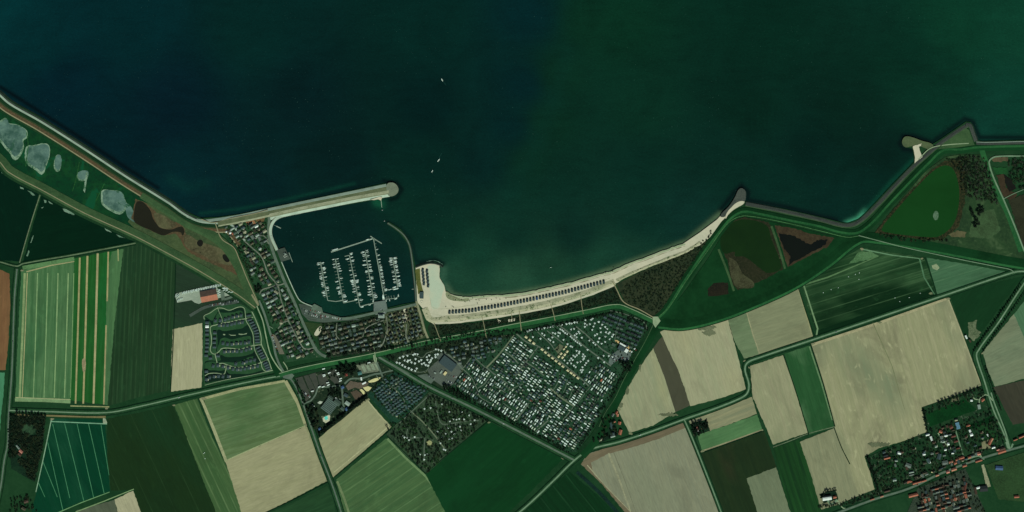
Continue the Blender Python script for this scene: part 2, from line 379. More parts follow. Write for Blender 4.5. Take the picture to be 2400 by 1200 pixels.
poly('bare_patch', [(193,843),(199,840),(201,858),(197,872),(193,862)], ground('bare_soil', (156,140,108)), smooth=True)
# marina yard meadow
F([(412,612),(460,636),(512,664),(548,690),(572,706),(590,742),(560,748),(476,757),(405,771),(408,700)], crop('yard_meadow', (40,62,44), (34,54,40), (.95,.3), streak=.5, c4=(38,78,46), s4=.006), rough=0)
F([(405,772),(474,757),(475,840),(472,908),(400,918),(402,840)], crop('pale_stubble', (162,158,126), (172,166,136), V_, streak=.6))
F([(122,980),(246,983),(252,1080),(258,1153),(206,1170),(142,1196),(84,1240),(70,1215),(86,1150),(104,1060)], crop('teal_crop', (5,64,40), (8,58,40), (.38,.92), streak=.6, c4=(24,76,52), s4=.008))
def zz(pts, ox, oy, s): return [(ox+x/s, oy+y/s) for x, y in pts]
for L in ([(515,290),(1075,316)],): edge(zz(L, 0, 920, 4.286), 2.4, (118,160,130), 'tramline', .4, .2)
edge(zz([(518,262),(440,640),(360,1000)], 0, 920, 4.286), 2.2, (130,160,132), 'tramline', .4, .2)
for L in ([(650,310),(840,1085)],[(775,315),(940,1055)],[(890,315),(1045,1010)],[(1015,320),(1095,830)],[(530,315),(700,1060)],[(480,500),(630,1180)],[(435,700),(575,1050)],[(385,900),(450,1050)]):
    edge(zz(L, 0, 920, 4.286), 1.5, (70,128,92), 'tramline', .4, .2)
edge(zz([(540,1225),(820,1105),(1100,1000)], 0, 920, 4.286), 1.8, (110,150,104), 'tramline', .4, .2)
poly('field_corner', zz([(1035,255),(1060,262),(1080,310),(1035,315)], 0, 920, 4.286), ground('pale_corner', (150,160,134)))
F([(251,982),(330,966),(406,950),(428,1000),(470,1100),(540,1260),(340,1260),(314,1148),(260,1150),(252,1080)], crop('dark_olive_crop', (28,54,26), (24,50,26), (.42,.9), streak=.5, c4=(24,60,34), s4=.003, c3=(48,76,44), spacing=62, width=.04, c3amt=.5))
F([(130,1260),(180,1196),(268,1172),(292,1260)], crop('grey_stubble', (84,92,74), (96,104,84), (.4,.9)))
F([(268,1171),(312,1150),(352,1260),(294,1260)], crop('pale_stubble_south', (166,160,130), (180,172,142), (.4,.9)))
edge(zz([(760,1200),(1050,1090),(1345,970)], 0, 920, 4.286), 2.2, (126,150,106), 'tramline', .4, .2)
F([(408,949),(462,934),(500,1030),(540,1110),(612,1260),(530,1260),(470,1110),(430,1005)], crop('combed_green_crop', (72,100,60), (54,88,50), (.42,.9), streak=.8, c3=(104,128,86), spacing=22, width=.16, c3amt=.6))
F([(477,934),(560,914),(672,892),(700,950),(718,997),(620,1040),(528,1080),(500,1010)], crop('combed_pasture', (86,108,68), (108,128,90), (.95,-.28), streak=.8, c4=(74,104,64), s4=.01, c3=(96,124,84), spacing=16, width=.15, c3amt=.4))
F([(528,1080),(620,1040),(718,998),(740,1060),(768,1126),(680,1172),(600,1212),(575,1230)], crop('beige_stubble', (152,148,114), (162,156,124), (.93,-.36), streak=.5, c4=(144,142,112), s4=.006))
edge([(470,933),(478,950),(503,1012),(531,1082)], 7, (154,154,118)); edge([(474,935),(560,912),(668,893)], 6, (150,150,112)); edge([(669,893),(698,944),(716,996)], 8, (150,148,112))
edge([(528,1080),(620,1039),(717,997)], 2, (150,156,116)); edge([(716,998),(742,1062),(767,1126)], 4, (138,138,104))
F([(747,1028),(800,980),(858,932),(886,966),(918,1000),(850,1060),(779,1120),(762,1074)], crop('beige_stubble_mid', (154,150,116), (144,146,112), (.77,-.64), streak=.6, c4=(146,150,118), s4=.007))
edge([(860,936),(886,968),(913,998),(848,1053),(782,1108)], 2.2, (170,166,130))
F([(600,1215),(690,1176),(767,1138),(780,1166),(800,1260),(590,1260)], crop('dark_combed_crop', (34,68,40), (44,80,48), (.93,-.36), streak=.8))
F([(788,1124),(850,1072),(905,1027),(950,1070),(997,1112),(1075,1225),(1080,1260),(822,1260)], crop('combed_pasture_south', (78,106,66), (60,94,58), (.83,-.56), streak=.9, c3=(100,128,86), spacing=26, width=.12, c3amt=.6, c4=(84,116,72), s4=.006))
edge([(908,1028),(950,1072),(998,1116),(1040,1176),(1066,1220)], 5, (104,128,88)); edge([(790,1128),(806,1166),(830,1240)], 5, (110,126,88))
F([(997,1112),(1070,1050),(1145,988),(1230,1028),(1322,1073),(1250,1146),(1170,1222),(1130,1260),(1075,1260)], crop('bright_winter_wheat', (14,62,30), (10,54,26), (.75,-.65), streak=.5, c4=(16,66,34), s4=.004, grain=.1))
F([(1175,1230),(1260,1160),(1335,1106),(1400,1160),(1480,1240),(1500,1260),(1170,1260)], crop('dark_wheat', (14,56,28), (12,44,22), (.62,.78), streak=.7, c3=(40,80,50), spacing=50, width=.06, c3amt=.5))
# the broad taupe field
F([(1362,1088),(1378,1064),(1450,1040),(1530,1016),(1604,990),(1616,1002),(1650,1090),(1700,1220),(1715,1260),(1540,1260),(1470,1195),(1410,1130)], crop('taupe_plough', (130,132,110), (138,136,110), (.34,.94), streak=.6, c4=(126,130,106), s4=.005))
F([(1362,1088),(1378,1064),(1450,1040),(1530,1016),(1604,990),(1614,1000),(1540,1030),(1470,1052),(1425,1064),(1385,1084),(1392,1112),(1440,1160),(1490,1208),(1474,1212),(1410,1134)], crop('reddish_headland', (112,102,80), (122,108,86), (.9,-.36), streak=.7))
edge([(1376,1090),(1420,1140),(1486,1208)], 2, (150,146,118), 'tramline'); edge([(1426,1062),(1450,1120),(1478,1200)], 4, (146,144,116)); edge([(1438,1060),(1462,1120),(1492,1205)], 1, (104,104,84), 'tramline')
# beige fields beside the campsite
F([(1447,958),(1474,905),(1510,846),(1531,816),(1556,880),(1584,965),(1530,998),(1475,1014),(1460,985)], crop('beige_field_west', (152,150,120), (138,144,114), (.3,.95), streak=.8, c4=(152,150,112), s4=.008))
F([(1531,816),(1545,796),(1560,782),(1590,868),(1618,950),(1583,966),(1556,880)], crop('dark_plough_strip', (76,76,60), (68,70,56), (.3,.95), streak=.3, grain=.1), rough=.1)
F([(1547,778),(1562,770),(1640,760),(1704,742),(1728,830),(1748,912),(1700,930),(1618,952),(1590,868)], crop('beige_field_east', (160,156,126), (150,152,120), (.3,.95), streak=.7, c4=(162,156,122), s4=.008))
F([(1703,740),(1745,716),(1870,671),(1890,740),(1906,794),(1830,818),(1744,840),(1722,800)], crop('grey_beige_plough', (132,134,104), (122,126,98), (.95,-.3), streak=.8, c4=(140,138,106), s4=.006))
F([(1703,740),(1746,722),(1762,780),(1778,830),(1744,840),(1722,800)], crop('greenish_fallow', (110,126,94), (100,118,86), (.95,-.3), streak=.8))
edge([(1747,722),(1764,782),(1780,828)], 2, (150,146,114)); edge([(1870,672),(1890,740),(1905,792)], 3, (146,144,108))
# green combed field in the east
F([(1878,664),(1940,626),(2018,581),(2090,592),(2166,603),(2178,640),(2192,690),(2060,738),(1918,790),(1896,730)], crop('combed_green_east', (32,68,38), (62,94,60), (.95,-.29), streak=.9, c4=(10,42,20), s4=.006, lo4=.48, hi4=.60, c3=(80,112,76), spacing=27, width=.10, c3amt=.5, blotch=.8))
F([(1915,775),(2040,732),(2186,676),(2192,690),(2060,738),(1918,790)], crop('dark_south_strip', (8,40,20), (14,48,24), (.95,-.29), streak=.7), rough=1.2)
edge([(1882,668),(1940,650),(2060,600)], 3, (86,116,78), 'tramline', jag=1); edge([(1884,670),(1900,720),(1916,770),(1914,786)], 3.5, (110,136,100)); edge([(2155,606),(2166,650),(2190,690)], 3, (80,118,86))
edge([(2020,584),(2090,598),(2155,606)], 2.5, (96,130,98)); poly('field_corner', [(2010,592),(2040,588),(2060,600),(2020,612),(1990,618)], ground('worn_grass', (78,110,74), (60,94,58)), rough=2)
F([(2172,604),(2260,618),(2356,636),(2280,664),(2198,692),(2184,648)], crop('faded_triangle_pasture', (62,100,70), (74,110,80), (.95,-.29), streak=.8, c3=(92,124,92), spacing=30, width=.1, c3amt=.6), rough=.6)
poly('field_corner', [(2184,622),(2194,618),(2202,628),(2196,634),(2186,630)], ground('worn_patch', (134,142,112), (104,126,94)), rough=1.2)
F([(2226,690),(2310,668),(2398,648),(2350,710),(2290,795),(2262,800),(2246,750)], crop('smooth_green_east', (20,60,32), (26,64,36), (.6,-.8), streak=.5, c4=(16,54,28), s4=.004))
poly('field_corner', [(2268,756),(2290,750),(2288,770),(2300,780),(2284,800),(2270,790)], ground('bare_clay', (96,104,80), (70,86,60)), rough=2.4)
# big beige field above the village
F([(1901,806),(2000,776),(2110,738),(2222,697),(2250,770),(2300,903),(2230,930),(2160,955),(2173,1013),(2110,1036),(2060,1050),(2026,1071),(2040,1110),(2050,1147),(1965,1182),(1925,1194),(1900,1120),(1874,1036),(1957,1003),(1930,900)],
  crop('broad_beige_plough', (154,150,118), (140,140,106), (.27,.96), streak=.9, c4=(118,126,98), s4=.0055, lo4=.50, hi4=.66, c3=(166,160,126), spacing=38, width=.25, c3amt=.22, blotch=.95))
F([(1874,1036),(1957,1003),(1990,1090),(2012,1160),(1965,1182),(1925,1194),(1900,1120)], crop('grey_beige_west', (128,130,102), (140,138,108), (.27,.96), streak=.8))
edge([(1904,808),(2060,757),(2220,700)], 6, (158,150,118)); edge([(2222,699),(2252,776),(2298,900)], 2.5, (160,154,122)); edge([(2045,755),(2090,856),(2120,960)], 1.3, (108,114,82), 'tramline')
F([(1838,829),(1896,810),(1926,900),(1955,1000),(1895,1020),(1866,920)], crop('mottled_green_strip', (46,90,52), (34,78,42), (.3,.95), streak=.7, c4=(78,112,76), s4=.012), rough=.6)
edge([(1897,812),(1926,900),(1950,985)], 3, (96,124,88))
F([(1758,858),(1836,832),(1866,922),(1893,1014),(1812,1042),(1790,990),(1764,930)], crop('beige_strip', (152,148,118), (140,142,110), (.3,.95), streak=.8, c4=(126,130,100), s4=.008))
F([(1614,986),(1690,958),(1762,930),(1774,970),(1700,998),(1634,1020)], crop('tan_strip', (146,142,110), (120,124,98), (.93,-.36), streak=.9, c4=(116,120,96), s4=.012))
F([(1634,1019),(1700,998),(1775,971),(1786,1006),(1720,1030),(1645,1056)], crop('grass_strip', (82,120,78), (92,128,84), (.93,-.36), streak=.6, c4=(70,108,68), s4=.01)); edge([(1646,1057),(1716,1033),(1787,1007)], 3, (138,134,104))
F([(1642,1064),(1716,1038),(1791,1010),(1806,1052),(1820,1094),(1750,1121),(1772,1190),(1790,1260),(1716,1260),(1678,1150)], crop('dark_mottled_crop', (36,54,30), (28,48,28), (.34,.94), streak=.7, c4=(54,52,34), s4=.006, lo4=.5, hi4=.6))
F([(1750,1121),(1819,1095),(1836,1150),(1872,1260),(1796,1260),(1772,1190)], crop('pale_olive_plough', (112,120,94), (104,116,92), (.34,.94), streak=.6))
F([(1812,1050),(1873,1030),(1900,1110),(1942,1260),(1876,1260),(1838,1150)], crop('green_strips', (32,76,36), (22,56,28), (.3,.95), streak=.9, c3=(20,52,28), spacing=32, width=.25, c3amt=.9))
F([(2303,826),(2340,780),(2376,736),(2400,712),(3000,500),(3000,870),(2420,882),(2332,906),(2316,870)], crop('pale_grey_plough', (112,124,98), (122,130,104), (.9,-.4), streak=.7, c4=(120,124,98), s4=.004))
F([(2376,736),(2430,670),(3000,500),(3000,830),(2410,845),(2400,790)], crop('green_far_east', (74,110,80), (84,120,88), (.4,.9), streak=.7))
F([(2328,908),(2380,896),(3000,740),(3000,970),(2392,992),(2374,996),(2350,950)], crop('dark_brown_plough', (62,62,50), (72,70,56), (.4,.9), streak=.7))
# pale flecks along the dark fields
Mfl = ground('salt_fleck', (110,136,116), (70,106,84), (140,160,138), s2=.5)
for q in ([(0,395),(8,402),(12,408),(4,406)],[(47,437),(54,440),(56,444),(48,442)],[(64,446),(74,450),(82,458),(76,458)],[(103,468),(109,470),(108,476),(104,475)],[(113,471),(122,476),(124,479),(116,476)],[(96,488),(103,484),(100,488)],[(146,488),(156,490),(175,502),(174,504),(160,500),(150,495)],[(244,534),(256,540),(262,545),(250,541)],[(272,549),(284,554),(294,558),(280,556)],[(71,570),(77,553),(79,551),(74,568)],[(62,600),(67,586),(69,590),(65,601)]):
    poly('salt_patch', q, Mfl, rough=.6, step=2)

# ---- west marsh between the dikes
poly('marsh', [(-700,120),(-40,235),(0,262),(110,325),(200,380),(330,455),(440,520),(500,560),(550,620),(585,690),(560,690),(420,612),(310,552),(200,505),(100,445),(25,402),(0,376),(-40,350),(-700,300)], ground('salt_meadow', (10,60,34), (22,72,36), (12,44,30), s1=.012, s2=.08, amt=.8, c4=(14,78,48), s4=.012, t4=.56))
poly('marsh', [(330,470),(380,490),(450,520),(520,560),(556,620),(590,700),(560,690),(480,646),(420,612),(340,560),(300,520)], ground('dry_meadow', (68,84,52), (54,72,46), (86,100,68), s1=.02, s2=.15, amt=.5))
Mpan = ground('salt_pan', (84,112,104), (52,84,74), (106,134,120), s1=.014, s2=.06, amt=.7, c4=(40,84,60), s4=.016, t4=.60)
Mpane = ground('salt_crust', (116,142,120), (50,94,66), (164,178,156), s1=.03, s2=.3, amt=.7, lo=.45, hi=.55)
def pan(pts, inner=None):
    poly('salt_pan', pts, Mpane, smooth=True, rough=1.1, step=3)
    cx = sum(p[0] for p in pts)/len(pts); cy = sum(p[1] for p in pts)/len(pts)
    poly('shallow_pool', [(cx+(x-cx)*.9+1.0, cy+(y-cy)*.88-2.2) for x, y in pts], Mpan, smooth=True, rough=1.3, step=3)
pan([(0,283),(14,276),(20,288),(40,292),(62,305),(64,322),(55,330),(56,345),(48,365),(34,375),(22,358),(12,348),(0,332),(-20,320),(-20,290)])
pan([(61,345),(80,340),(112,338),(117,362),(108,390),(99,409),(85,400),(62,382)])
pan([(131,366),(138,362),(143,368),(144,384),(138,402),(130,400),(126,388)])
pan([(182,405),(206,402),(204,420),(197,424),(184,422)]); poly('salt_pan', [(202,404),(206,404),(203,425),(199,452),(195,446),(199,425)], Mpane, rough=.4, step=3)
pan([(240,446),(262,446),(285,450),(294,470),(298,482),(284,502),(262,496),(240,480),(237,462)])
poly('salt_pan', [(296,478),(306,482),(316,505),(320,520),(304,514),(296,500)], Mpan, smooth=True, rough=.5, step=3)
M_brownw = watermat('peat_water', (38,38,26), (34,34,22))
poly('reed_fringe', [(318,466),(338,474),(358,490),(366,498),(400,516),(428,528),(436,548),(446,560),(470,566),(530,590),(562,640),(556,645),(528,632),(470,606),(440,590),(428,572),(424,562),(412,548),(380,552),(352,540),(326,528),(308,512)], M_reed, rough=1.2, step=4)
poly('fen', [(436,550),(468,566),(500,576),(528,590),(545,615),(540,622),(500,612),(470,596),(444,585),(432,570)], M_fen, smooth=True, rough=1, step=4)
poly('fen', [(362,500),(385,506),(405,520),(412,530),(386,536),(372,530),(364,516)], M_fen, smooth=True, rough=.8, step=4)
poly('pond', [(320,474),(332,472),(346,484),(354,496),(358,510),(368,526),(376,534),(400,538),(425,531),(432,540),(428,552),(424,545),(404,544),(384,552),(366,546),(350,538),(330,530),(314,518),(314,500)], M_brownw, smooth=True, rough=.5, step=4)
poly('pond', [(464,564),(472,562),(476,570),(470,578),(462,572)], watermat('dark_pool', (24,26,20), (30,30,22)), smooth=True)
poly('pond', [(524,596),(534,600),(538,612),(530,614),(522,604)], watermat('dark_pool_east', (24,26,20), (30,34,24)), smooth=True)
for L in ([(186,380),(178,420),(170,448)],[(62,310),(66,340),(60,390)],[(245,430),(225,470)]): road('ditch', L, 1.6, ground('marsh_drain', (40,90,46)))
M_olive = ground('olive_bank', (48,66,40), (40,58,36), (72,76,50), s1=.02, s2=.2, amt=.6)
# outer sea dike
ribbon('sea_dike', [(-700,-150),(-120,140),(-40,186),(0,214),(28,238),(100,279),(200,342),(300,408),(400,470),(436,496),(470,512),(510,516),(545,520),(580,560)],
  [(-3,.2),(2,2.2),(4,3.0),(5.2,4.0),(9.6,5.0),(17,5.2),(20,5.0),(27,4.0),(29.5,3.7)], [M_rock,M_basalt,M_basalt,M_conc,M_dgrass,M_olive,M_reed,M_tan])
ribbon('sea_dike', [(335,452),(400,494),(440,520),(490,545),(530,575),(560,620),(580,665),(600,715)], [(-9,4.2),(0,5.1),(8,4.9),(14,3.2)], [M_grass,M_grass,M_grass])
ribbon('inner_dike', [(-700,180),(-40,348),(0,377),(22,402),(100,444),(200,498),(318,552),(420,606),(480,640),(560,690),(600,720)], [(-14,3.2),(-5,4.6),(1,5.0),(3,5.0),(8,4.2),(14,3.2)], [M_grass,M_grass,M_tan,M_grass,M_dgrass])
road('track', [(505,524),(520,560),(548,580),(562,610),(578,650),(596,690),(606,712)], 2.2, M_tan, z=5.4)
road('track', [(472,514),(500,522),(540,512),(600,500),(628,492)], 2.0, M_tan, z=5.3)
# west harbour breakwater
ribbon('breakwater', [(440,503),(470,514),(510,511),(560,503),(630,488),(760,461),(905,431)], [(-2,.3),(0,2.4),(5.5,5.0),(6.5,5.2)], [M_rock,M_conc,M_conc])
M_bw = ground('gravelly_top', (146,148,122), (122,128,100), (170,168,144), s1=.04, s2=.4, amt=.7)
M_bw2 = ground('mossy_slope', (88,98,70), (104,110,82), (76,86,60), s1=.04, s2=.4, amt=.5)
ribbon('breakwater', [(510,520),(560,510),(630,495),(760,468),(908,438)], [(-.5,5.3),(6,5.6),(9,5.7),(13,4.8)], [M_bw2,M_bw2,M_bw], jag=.2)
ribbon('breakwater', [(632,505),(700,490),(760,478),(830,464),(912,450)], [(-4,5.9),(3,5.9),(4,5.6),(5,5.6),(11,2.6),(12,1.4)], [M_bw,M_bw2,M_bw,M_conc,M_rock], jag=.1)
ribbon('harbour_wall', [(705,498),(665,506),(646,515),(636,532),(636,552),(650,586)], [(-3.5,1.5),(-2.5,3.0),(3.5,4.6),(4.5,4.6)], [M_rock,M_conc,M_bw])
bwh = poly('breakwater_head', [(908,431),(920,428),(930,434),(934,445),(929,455),(918,460),(910,458),(906,445)], ground('breakwater_blocks', (110,118,100), (92,98,84), (140,144,124), s2=.5), z=5.75, depth=5, smooth=True)
poly('sand_spit', [(868,468),(890,461),(896,462),(893,470),(886,467),(876,469)], M_sand, z=5.8, depth=5)
road('harbour_spur', [(893,468),(894,478),(895,486)], .9, M_conc, z=.8)
# east harbour mole
ribbon('harbour_mole', [(909,522),(930,536),(948,552),(960,574),(966,606),(970,640),(974,680),(976,708)], [(-3,.2),(-1.6,1.8),(-.6,3.2),(1.6,3.2),(3,1.6),(4,.2)], [M_rock,M_basalt,M_asph,M_basalt,M_rock])
# ---- beach
poly('beach', [(974,626),(1000,618),(1030,620),(1030,650),(1042,672),(1044,683),(1058,690),(1085,698),(1130,694),(1200,691),(1250,684),(1290,674),(1350,660),(1400,645),(1440,634),(1480,616),(1520,602),(1570,582),(1600,572),(1640,545),(1680,515),(1697,497),(1712,483),(1740,478),(1720,490),(1690,520),(1665,555),(1640,575),(1600,590),(1560,606),(1520,622),(1470,645),(1448,662),(1380,690),(1300,715),(1200,735),(1120,748),(1050,756),(1015,760),(1005,740),(990,722),(978,708)], M_sand, z=2.9, depth=2)
poly('beach', [(1006,628),(1028,624),(1030,650),(1042,672),(1040,690),(1030,720),(1016,725),(1008,690)], M_sandg, smooth=True)
bt = _zc['v']; 
poly('beach', [(1002,626),(1026,624),(1029,650),(1041,673),(1036,690),(1028,722),(1012,722),(1007,680)], M_sandg, z=2.96, smooth=True, rough=1.8, step=3)
poly('shoreline_spit', [(1046,684),(1058,691),(1080,700),(1100,702),(1080,706),(1050,700)], ground('wet_sand', (134,140,108)), z=2.98, smooth=True, rough=.5, step=3)
ribbon('dune', [(996,722),(1010,748),(1040,748),(1100,742),(1200,728),(1300,707),(1380,684),(1440,660)], [(-7,3.0),(-3,3.8),(1,4.6),(5,4.2),(8,3.2)], [M_dune]*4, jag=.6)
ribbon('dune_edge', [(1020,757),(1060,756),(1120,749),(1200,737),(1300,717),(1380,692),(1440,668)], [(-2.5,4.0),(2.5,4.0)], [M_sand], jag=.5)
ribbon('dune', [(1444,656),(1500,630),(1560,606),(1610,586),(1640,566)], [(-2,3.0),(2,4.2),(5,3.4)], [M_dune]*2, jag=.8)
ribbon('beach_groyne', [(974,626),(990,620),(1010,616),(1030,620),(1038,626)], [(-4,.2),(-1,2.6),(1,3.3),(2.5,3.0)], [M_rock,M_rock,M_basalt])
poly('rough_grass', [(973,632),(984,629),(986,660),(992,682),(980,690),(976,660)], ground('ochre_grass', (88,92,44), (70,80,40), (120,118,70), s2=.4), z=3.1, rough=.5)
# boardwalk sand paths through the scrub
poly('dune_scrub_ground', [(1008,756),(1030,762),(1120,756),(1200,742),(1300,722),(1380,698),(1442,670),(1462,708),(1440,716),(1300,742),(1150,770),(1010,796),(1002,770)], M_scrub)
poly('dune_scrub_ground', [(1444,666),(1500,638),(1560,612),(1610,592),(1650,560),(1690,520),(1650,580),(1600,650),(1560,710),(1538,742),(1500,728),(1464,706)], M_scrub2)
for L, w in (([(1130,742),(1134,760),(1140,792)],1.5),([(1217,728),(1219,750),(1222,775)],1.8),([(1290,712),(1296,730),(1301,752)],1.5),([(1361,690),(1363,712),(1367,736)],1.5),([(1017,757),(1024,775),(1033,800)],1.5),([(1198,730),(1200,748)],1.2),([(1436,660),(1446,680),(1462,708),(1500,726),(1538,748)],2.4),([(1166,746),(1168,752)],1)):
    road('sand_path', L, w, M_tan, z=4.72+random.random()*.05)
for q in ([(1166,748),(1174,752),(1172,758),(1168,756)],[(1192,748),(1207,746),(1208,751),(1202,755),(1191,754)],[(1606,572),(1614,568),(1624,574),(1618,580),(1615,588)]): poly('sand_hollow', q, M_sand, rough=.5, step=2)
# ---- long green dike behind the dunes and round the campsite
D = [(655,878),(690,868),(760,853),(880,830),(1000,801),(1100,783),(1200,763),(1300,744),(1380,728),(1446,716),(1480,727),(1520,746),(1540,756)]
ribbon('dike', D, [(-9,3.1),(-3.4,4.4),(-1.9,4.5),(7,4.2),(9,3.0)], [M_dgrass,M_cpath,M_bright,M_ditch], jag=.15)
ribbon('dike', [(600,715),(612,735),(628,790),(642,850),(655,880)], [(-9,3.1),(-4,3.9),(4,3.9),(9,3.1)], [M_deep,M_deep,M_deep])
ribbon('dike', [(1540,758),(1510,808),(1480,860),(1452,915),(1430,965),(1400,1022),(1362,1066)], [(-13,3.0),(-5,4.4),(4,4.5),(14,3.0)], [M_deep,M_deep,M_dgrass])
# dike running along the east shore
ribbon('sea_dike', [(1536,750),(1560,728),(1600,664),(1650,590),(1688,540),(1712,512),(1740,496),(1775,500),(1850,516),(1920,530),(1970,544),(2010,545),(2045,520),(2085,476),(2140,418),(2176,382),(2210,352),(2250,350),(2290,345),(2400,342),(3000,335)], [(-9,3.1),(-2,4.6),(3,4.6),(10,3.1)], [M_deep,M_bright,M_deep])
road('track', [(1542,744),(1568,720),(1608,658),(1660,585),(1698,532),(1722,512),(1750,506),(1850,524),(1930,543),(1985,556),(2012,553)], 1.6, ground('worn_dike_track', (66,108,66)), z=4.72)
M_seaw = ground('sea_wall', (70,76,70), (58,66,62), (96,100,90), s1=.03, s2=.4, amt=.5)
ribbon('sea_wall', [(1748,474),(1790,482),(1840,492),(1920,510),(1975,524),(2000,522),(2022,508),(2055,476),(2092,436),(2140,386),(2172,358),(2200,334),(2250,299),(2266,290)], [(-3,.2),(-.5,2.2),(5,4.6),(8,5.0),(9.5,5.0)], [M_rock,M_seaw,M_basalt,M_grass])
ribbon('sea_wall', [(2264,288),(2276,291),(2284,310),(2291,330)], [(-3,.2),(0,2.6),(7,4.8),(8.5,4.8)], [M_rock,M_seaw,M_basalt])
ribbon('sea_wall', [(2288,332),(2310,333),(2400,331),(3000,328)], [(-3,.2),(0,3.0),(1.6,3.6),(2.4,3.6),(7,4.8)], [M_rock,M_conc,M_rock,M_seaw])
poly('groyne', [(1688,506),(1708,484),(1722,463),(1730,446),(1738,441),(1747,448),(1748,462),(1744,474),(1728,482),(1712,490),(1698,508)], M_seaw, z=4.4, depth=4.5, smooth=True)
poly('beach', [(1712,488),(1728,474),(1744,472),(1742,478),(1732,484),(1716,494),(1706,504),(1700,512),(1704,498)], M_sand, z=4.72, smooth=True, rough=.5, step=3)
poly('groyne', [(2114,335),(2120,321),(2135,321),(2160,330),(2186,339),(2182,350),(2165,346),(2150,340),(2135,343),(2122,345)], ground('mossy_groyne', (70,84,58), (82,96,64), (100,108,82), s2=.4), z=4.3, depth=4.5, smooth=True)
poly('beach', [(2139,343),(2160,336),(2158,342),(2153,344),(2158,360),(2162,368),(2146,380),(2143,383),(2144,368)], M_sand, z=4.72, rough=.5, step=3)
poly('grass_point', [(2196,350),(2230,322),(2262,300),(2270,304),(2284,340),(2240,346)], M_grass, z=4.9)
ribbon('sea_wall_path', [(2152,374),(2180,348),(2215,340),(2270,336)], [(-1,5.0),(1,5.0)], [M_cpath])
# south-east dike
ribbon('dike', [(1542,760),(1600,764),(1680,746),(1760,716),(1860,670),(1940,618),(2014,562),(2060,562),(2140,574),(2260,596),(2400,622),(3000,700)], [(-15,3.1),(-5,4.5),(5,4.6),(10,3.6),(12,3.0)], [M_deep,M_deep,M_bright,M_ditch])
road('track', [(2012,552),(2050,562),(2120,580),(2250,608),(2340,626),(2368,632),(2378,640)], 1.8, M_lroad, z=4.85)
# nature reserve between the dikes
poly('reserve_meadow', [(1548,752),(1600,690),(1660,605),(1712,520),(1745,508),(1850,528),(1930,548),(2000,560),(1940,610),(1850,662),(1750,706),(1650,745),(1590,756)], M_deep, z=2.95)
poly('marsh', [(1700,520),(1745,508),(1800,520),(1808,530),(1830,600),(1836,630),(1790,655),(1730,680),(1716,665),(1706,615),(1690,575)], ground('brown_marsh', (40,44,28), (32,38,24), (62,58,42), s1=.02, s2=.2, amt=.6, c4=(84,88,62), s4=.02, t4=.6), z=3.0, rough=1.5)
poly('marsh', [(1816,528),(1860,535),(1900,548),(1956,558),(1940,578),(1880,608),(1846,626),(1832,580)], ground('russet_marsh', (60,50,36), (74,64,46), (40,36,28), s1=.03, s2=.2, amt=.6), z=3.0, rough=1.5)
poly('marsh', [(1658,678),(1672,664),(1706,662),(1708,688),(1690,692),(1660,694)], ground('dark_marsh', (34,34,24), (26,28,22), (54,46,34)), z=3.0, rough=1.2)
poly('pond', [(1694,545),(1712,524),(1745,514),(1796,528),(1808,560),(1828,610),(1830,630),(1800,640),(1788,634),(1745,602),(1722,600),(1722,590),(1698,594),(1688,570)], watermat('algae_pond', (20,48,14), (16,42,12)), z=3.05, smooth=True, rough=.5)
poly('pond', [(1824,545),(1856,552),(1876,560),(1888,570),(1902,572),(1915,562),(1940,562),(1936,572),(1900,592),(1856,616),(1848,622),(1852,600),(1836,580)], watermat('black_pond', (12,18,14), (16,22,14)), z=3.05, rough=1.6, step=4)
for L, w in (([(1808,530),(1822,570),(1840,630)],5),([(1684,584),(1706,640),(1720,682)],5)): road('causeway', L, w, M_grass, z=3.12)
poly('marsh', [(1708,606),(1724,612),(1740,640),(1768,668),(1742,676),(1722,668)], ground('muddy_flat', (70,72,50), (50,50,34), (88,88,64)), z=3.08, smooth=True, rough=1.5)
# the eastern lake and dunes
poly('dune_meadow', [(2060,545),(2110,470),(2170,400),(2215,368),(2250,362),(2300,362),(2320,400),(2360,500),(2400,600),(2400,614),(2260,590),(2140,568)], ground('dune_meadow_grass', (34,58,36), (44,72,42), (60,84,52), s1=.012, s2=.15, amt=.5, c4=(64,86,56), s4=.012, t4=.56), z=2.95)
poly('reed_fringe', [(2050,545),(2085,500),(2130,450),(2180,400),(2214,376),(2250,374),(2262,400),(2262,470),(2248,530),(2210,562),(2130,562),(2070,552)], ground('dark_reeds', (36,44,26), (24,40,22), (92,76,50), s1=.02, s2=.2, amt=.5), z=3.0, rough=1.5)
poly('lake', [(2066,538),(2090,505),(2140,448),(2186,402),(2212,388),(2232,394),(2246,430),(2248,470),(2240,512),(2226,536),(2200,554),(2180,556),(2130,552),(2080,545)], watermat('green_lake', (20,70,24), (16,62,18), s=.004), z=3.05, smooth=True)
poly('lake_island', [(2188,500),(2194,494),(2199,500),(2198,512),(2192,516),(2187,508)], ground('chalky_island', (84,110,86), (60,92,66), (130,146,126), s2=.5), z=3.3, smooth=True, rough=.6, step=2)
for q, c in (([(2320,360+8),(2362,368),(2362,378),(2330,380)],(88,78,58)),([(2335,410),(2352,408),(2358,440),(2384,456),(2370,470),(2350,460)],(62,52,38)),([(2352,408),(2370,420),(2382,442),(2366,450),(2356,430)],(26,28,24)),([(2364,468),(2400,455),(2440,520),(2440,600),(2400,590)],(48,50,36)),([(2326,392),(2360,392),(2362,406),(2334,408)],(30,78,40)),([(2245,540),(2265,545),(2262,556),(2230,555),(2222,550)],(92,88,62)),([(2280,500),(2330,490),(2345,540),(2320,560),(2270,555)],(60,84,54))):
    poly('rough_ground', q, ground('rough_patch', c, tuple(int(v*.85) for v in c), tuple(int(v*1.2) for v in c), s1=.03), z=nz()+.6, rough=1.5, step=4)
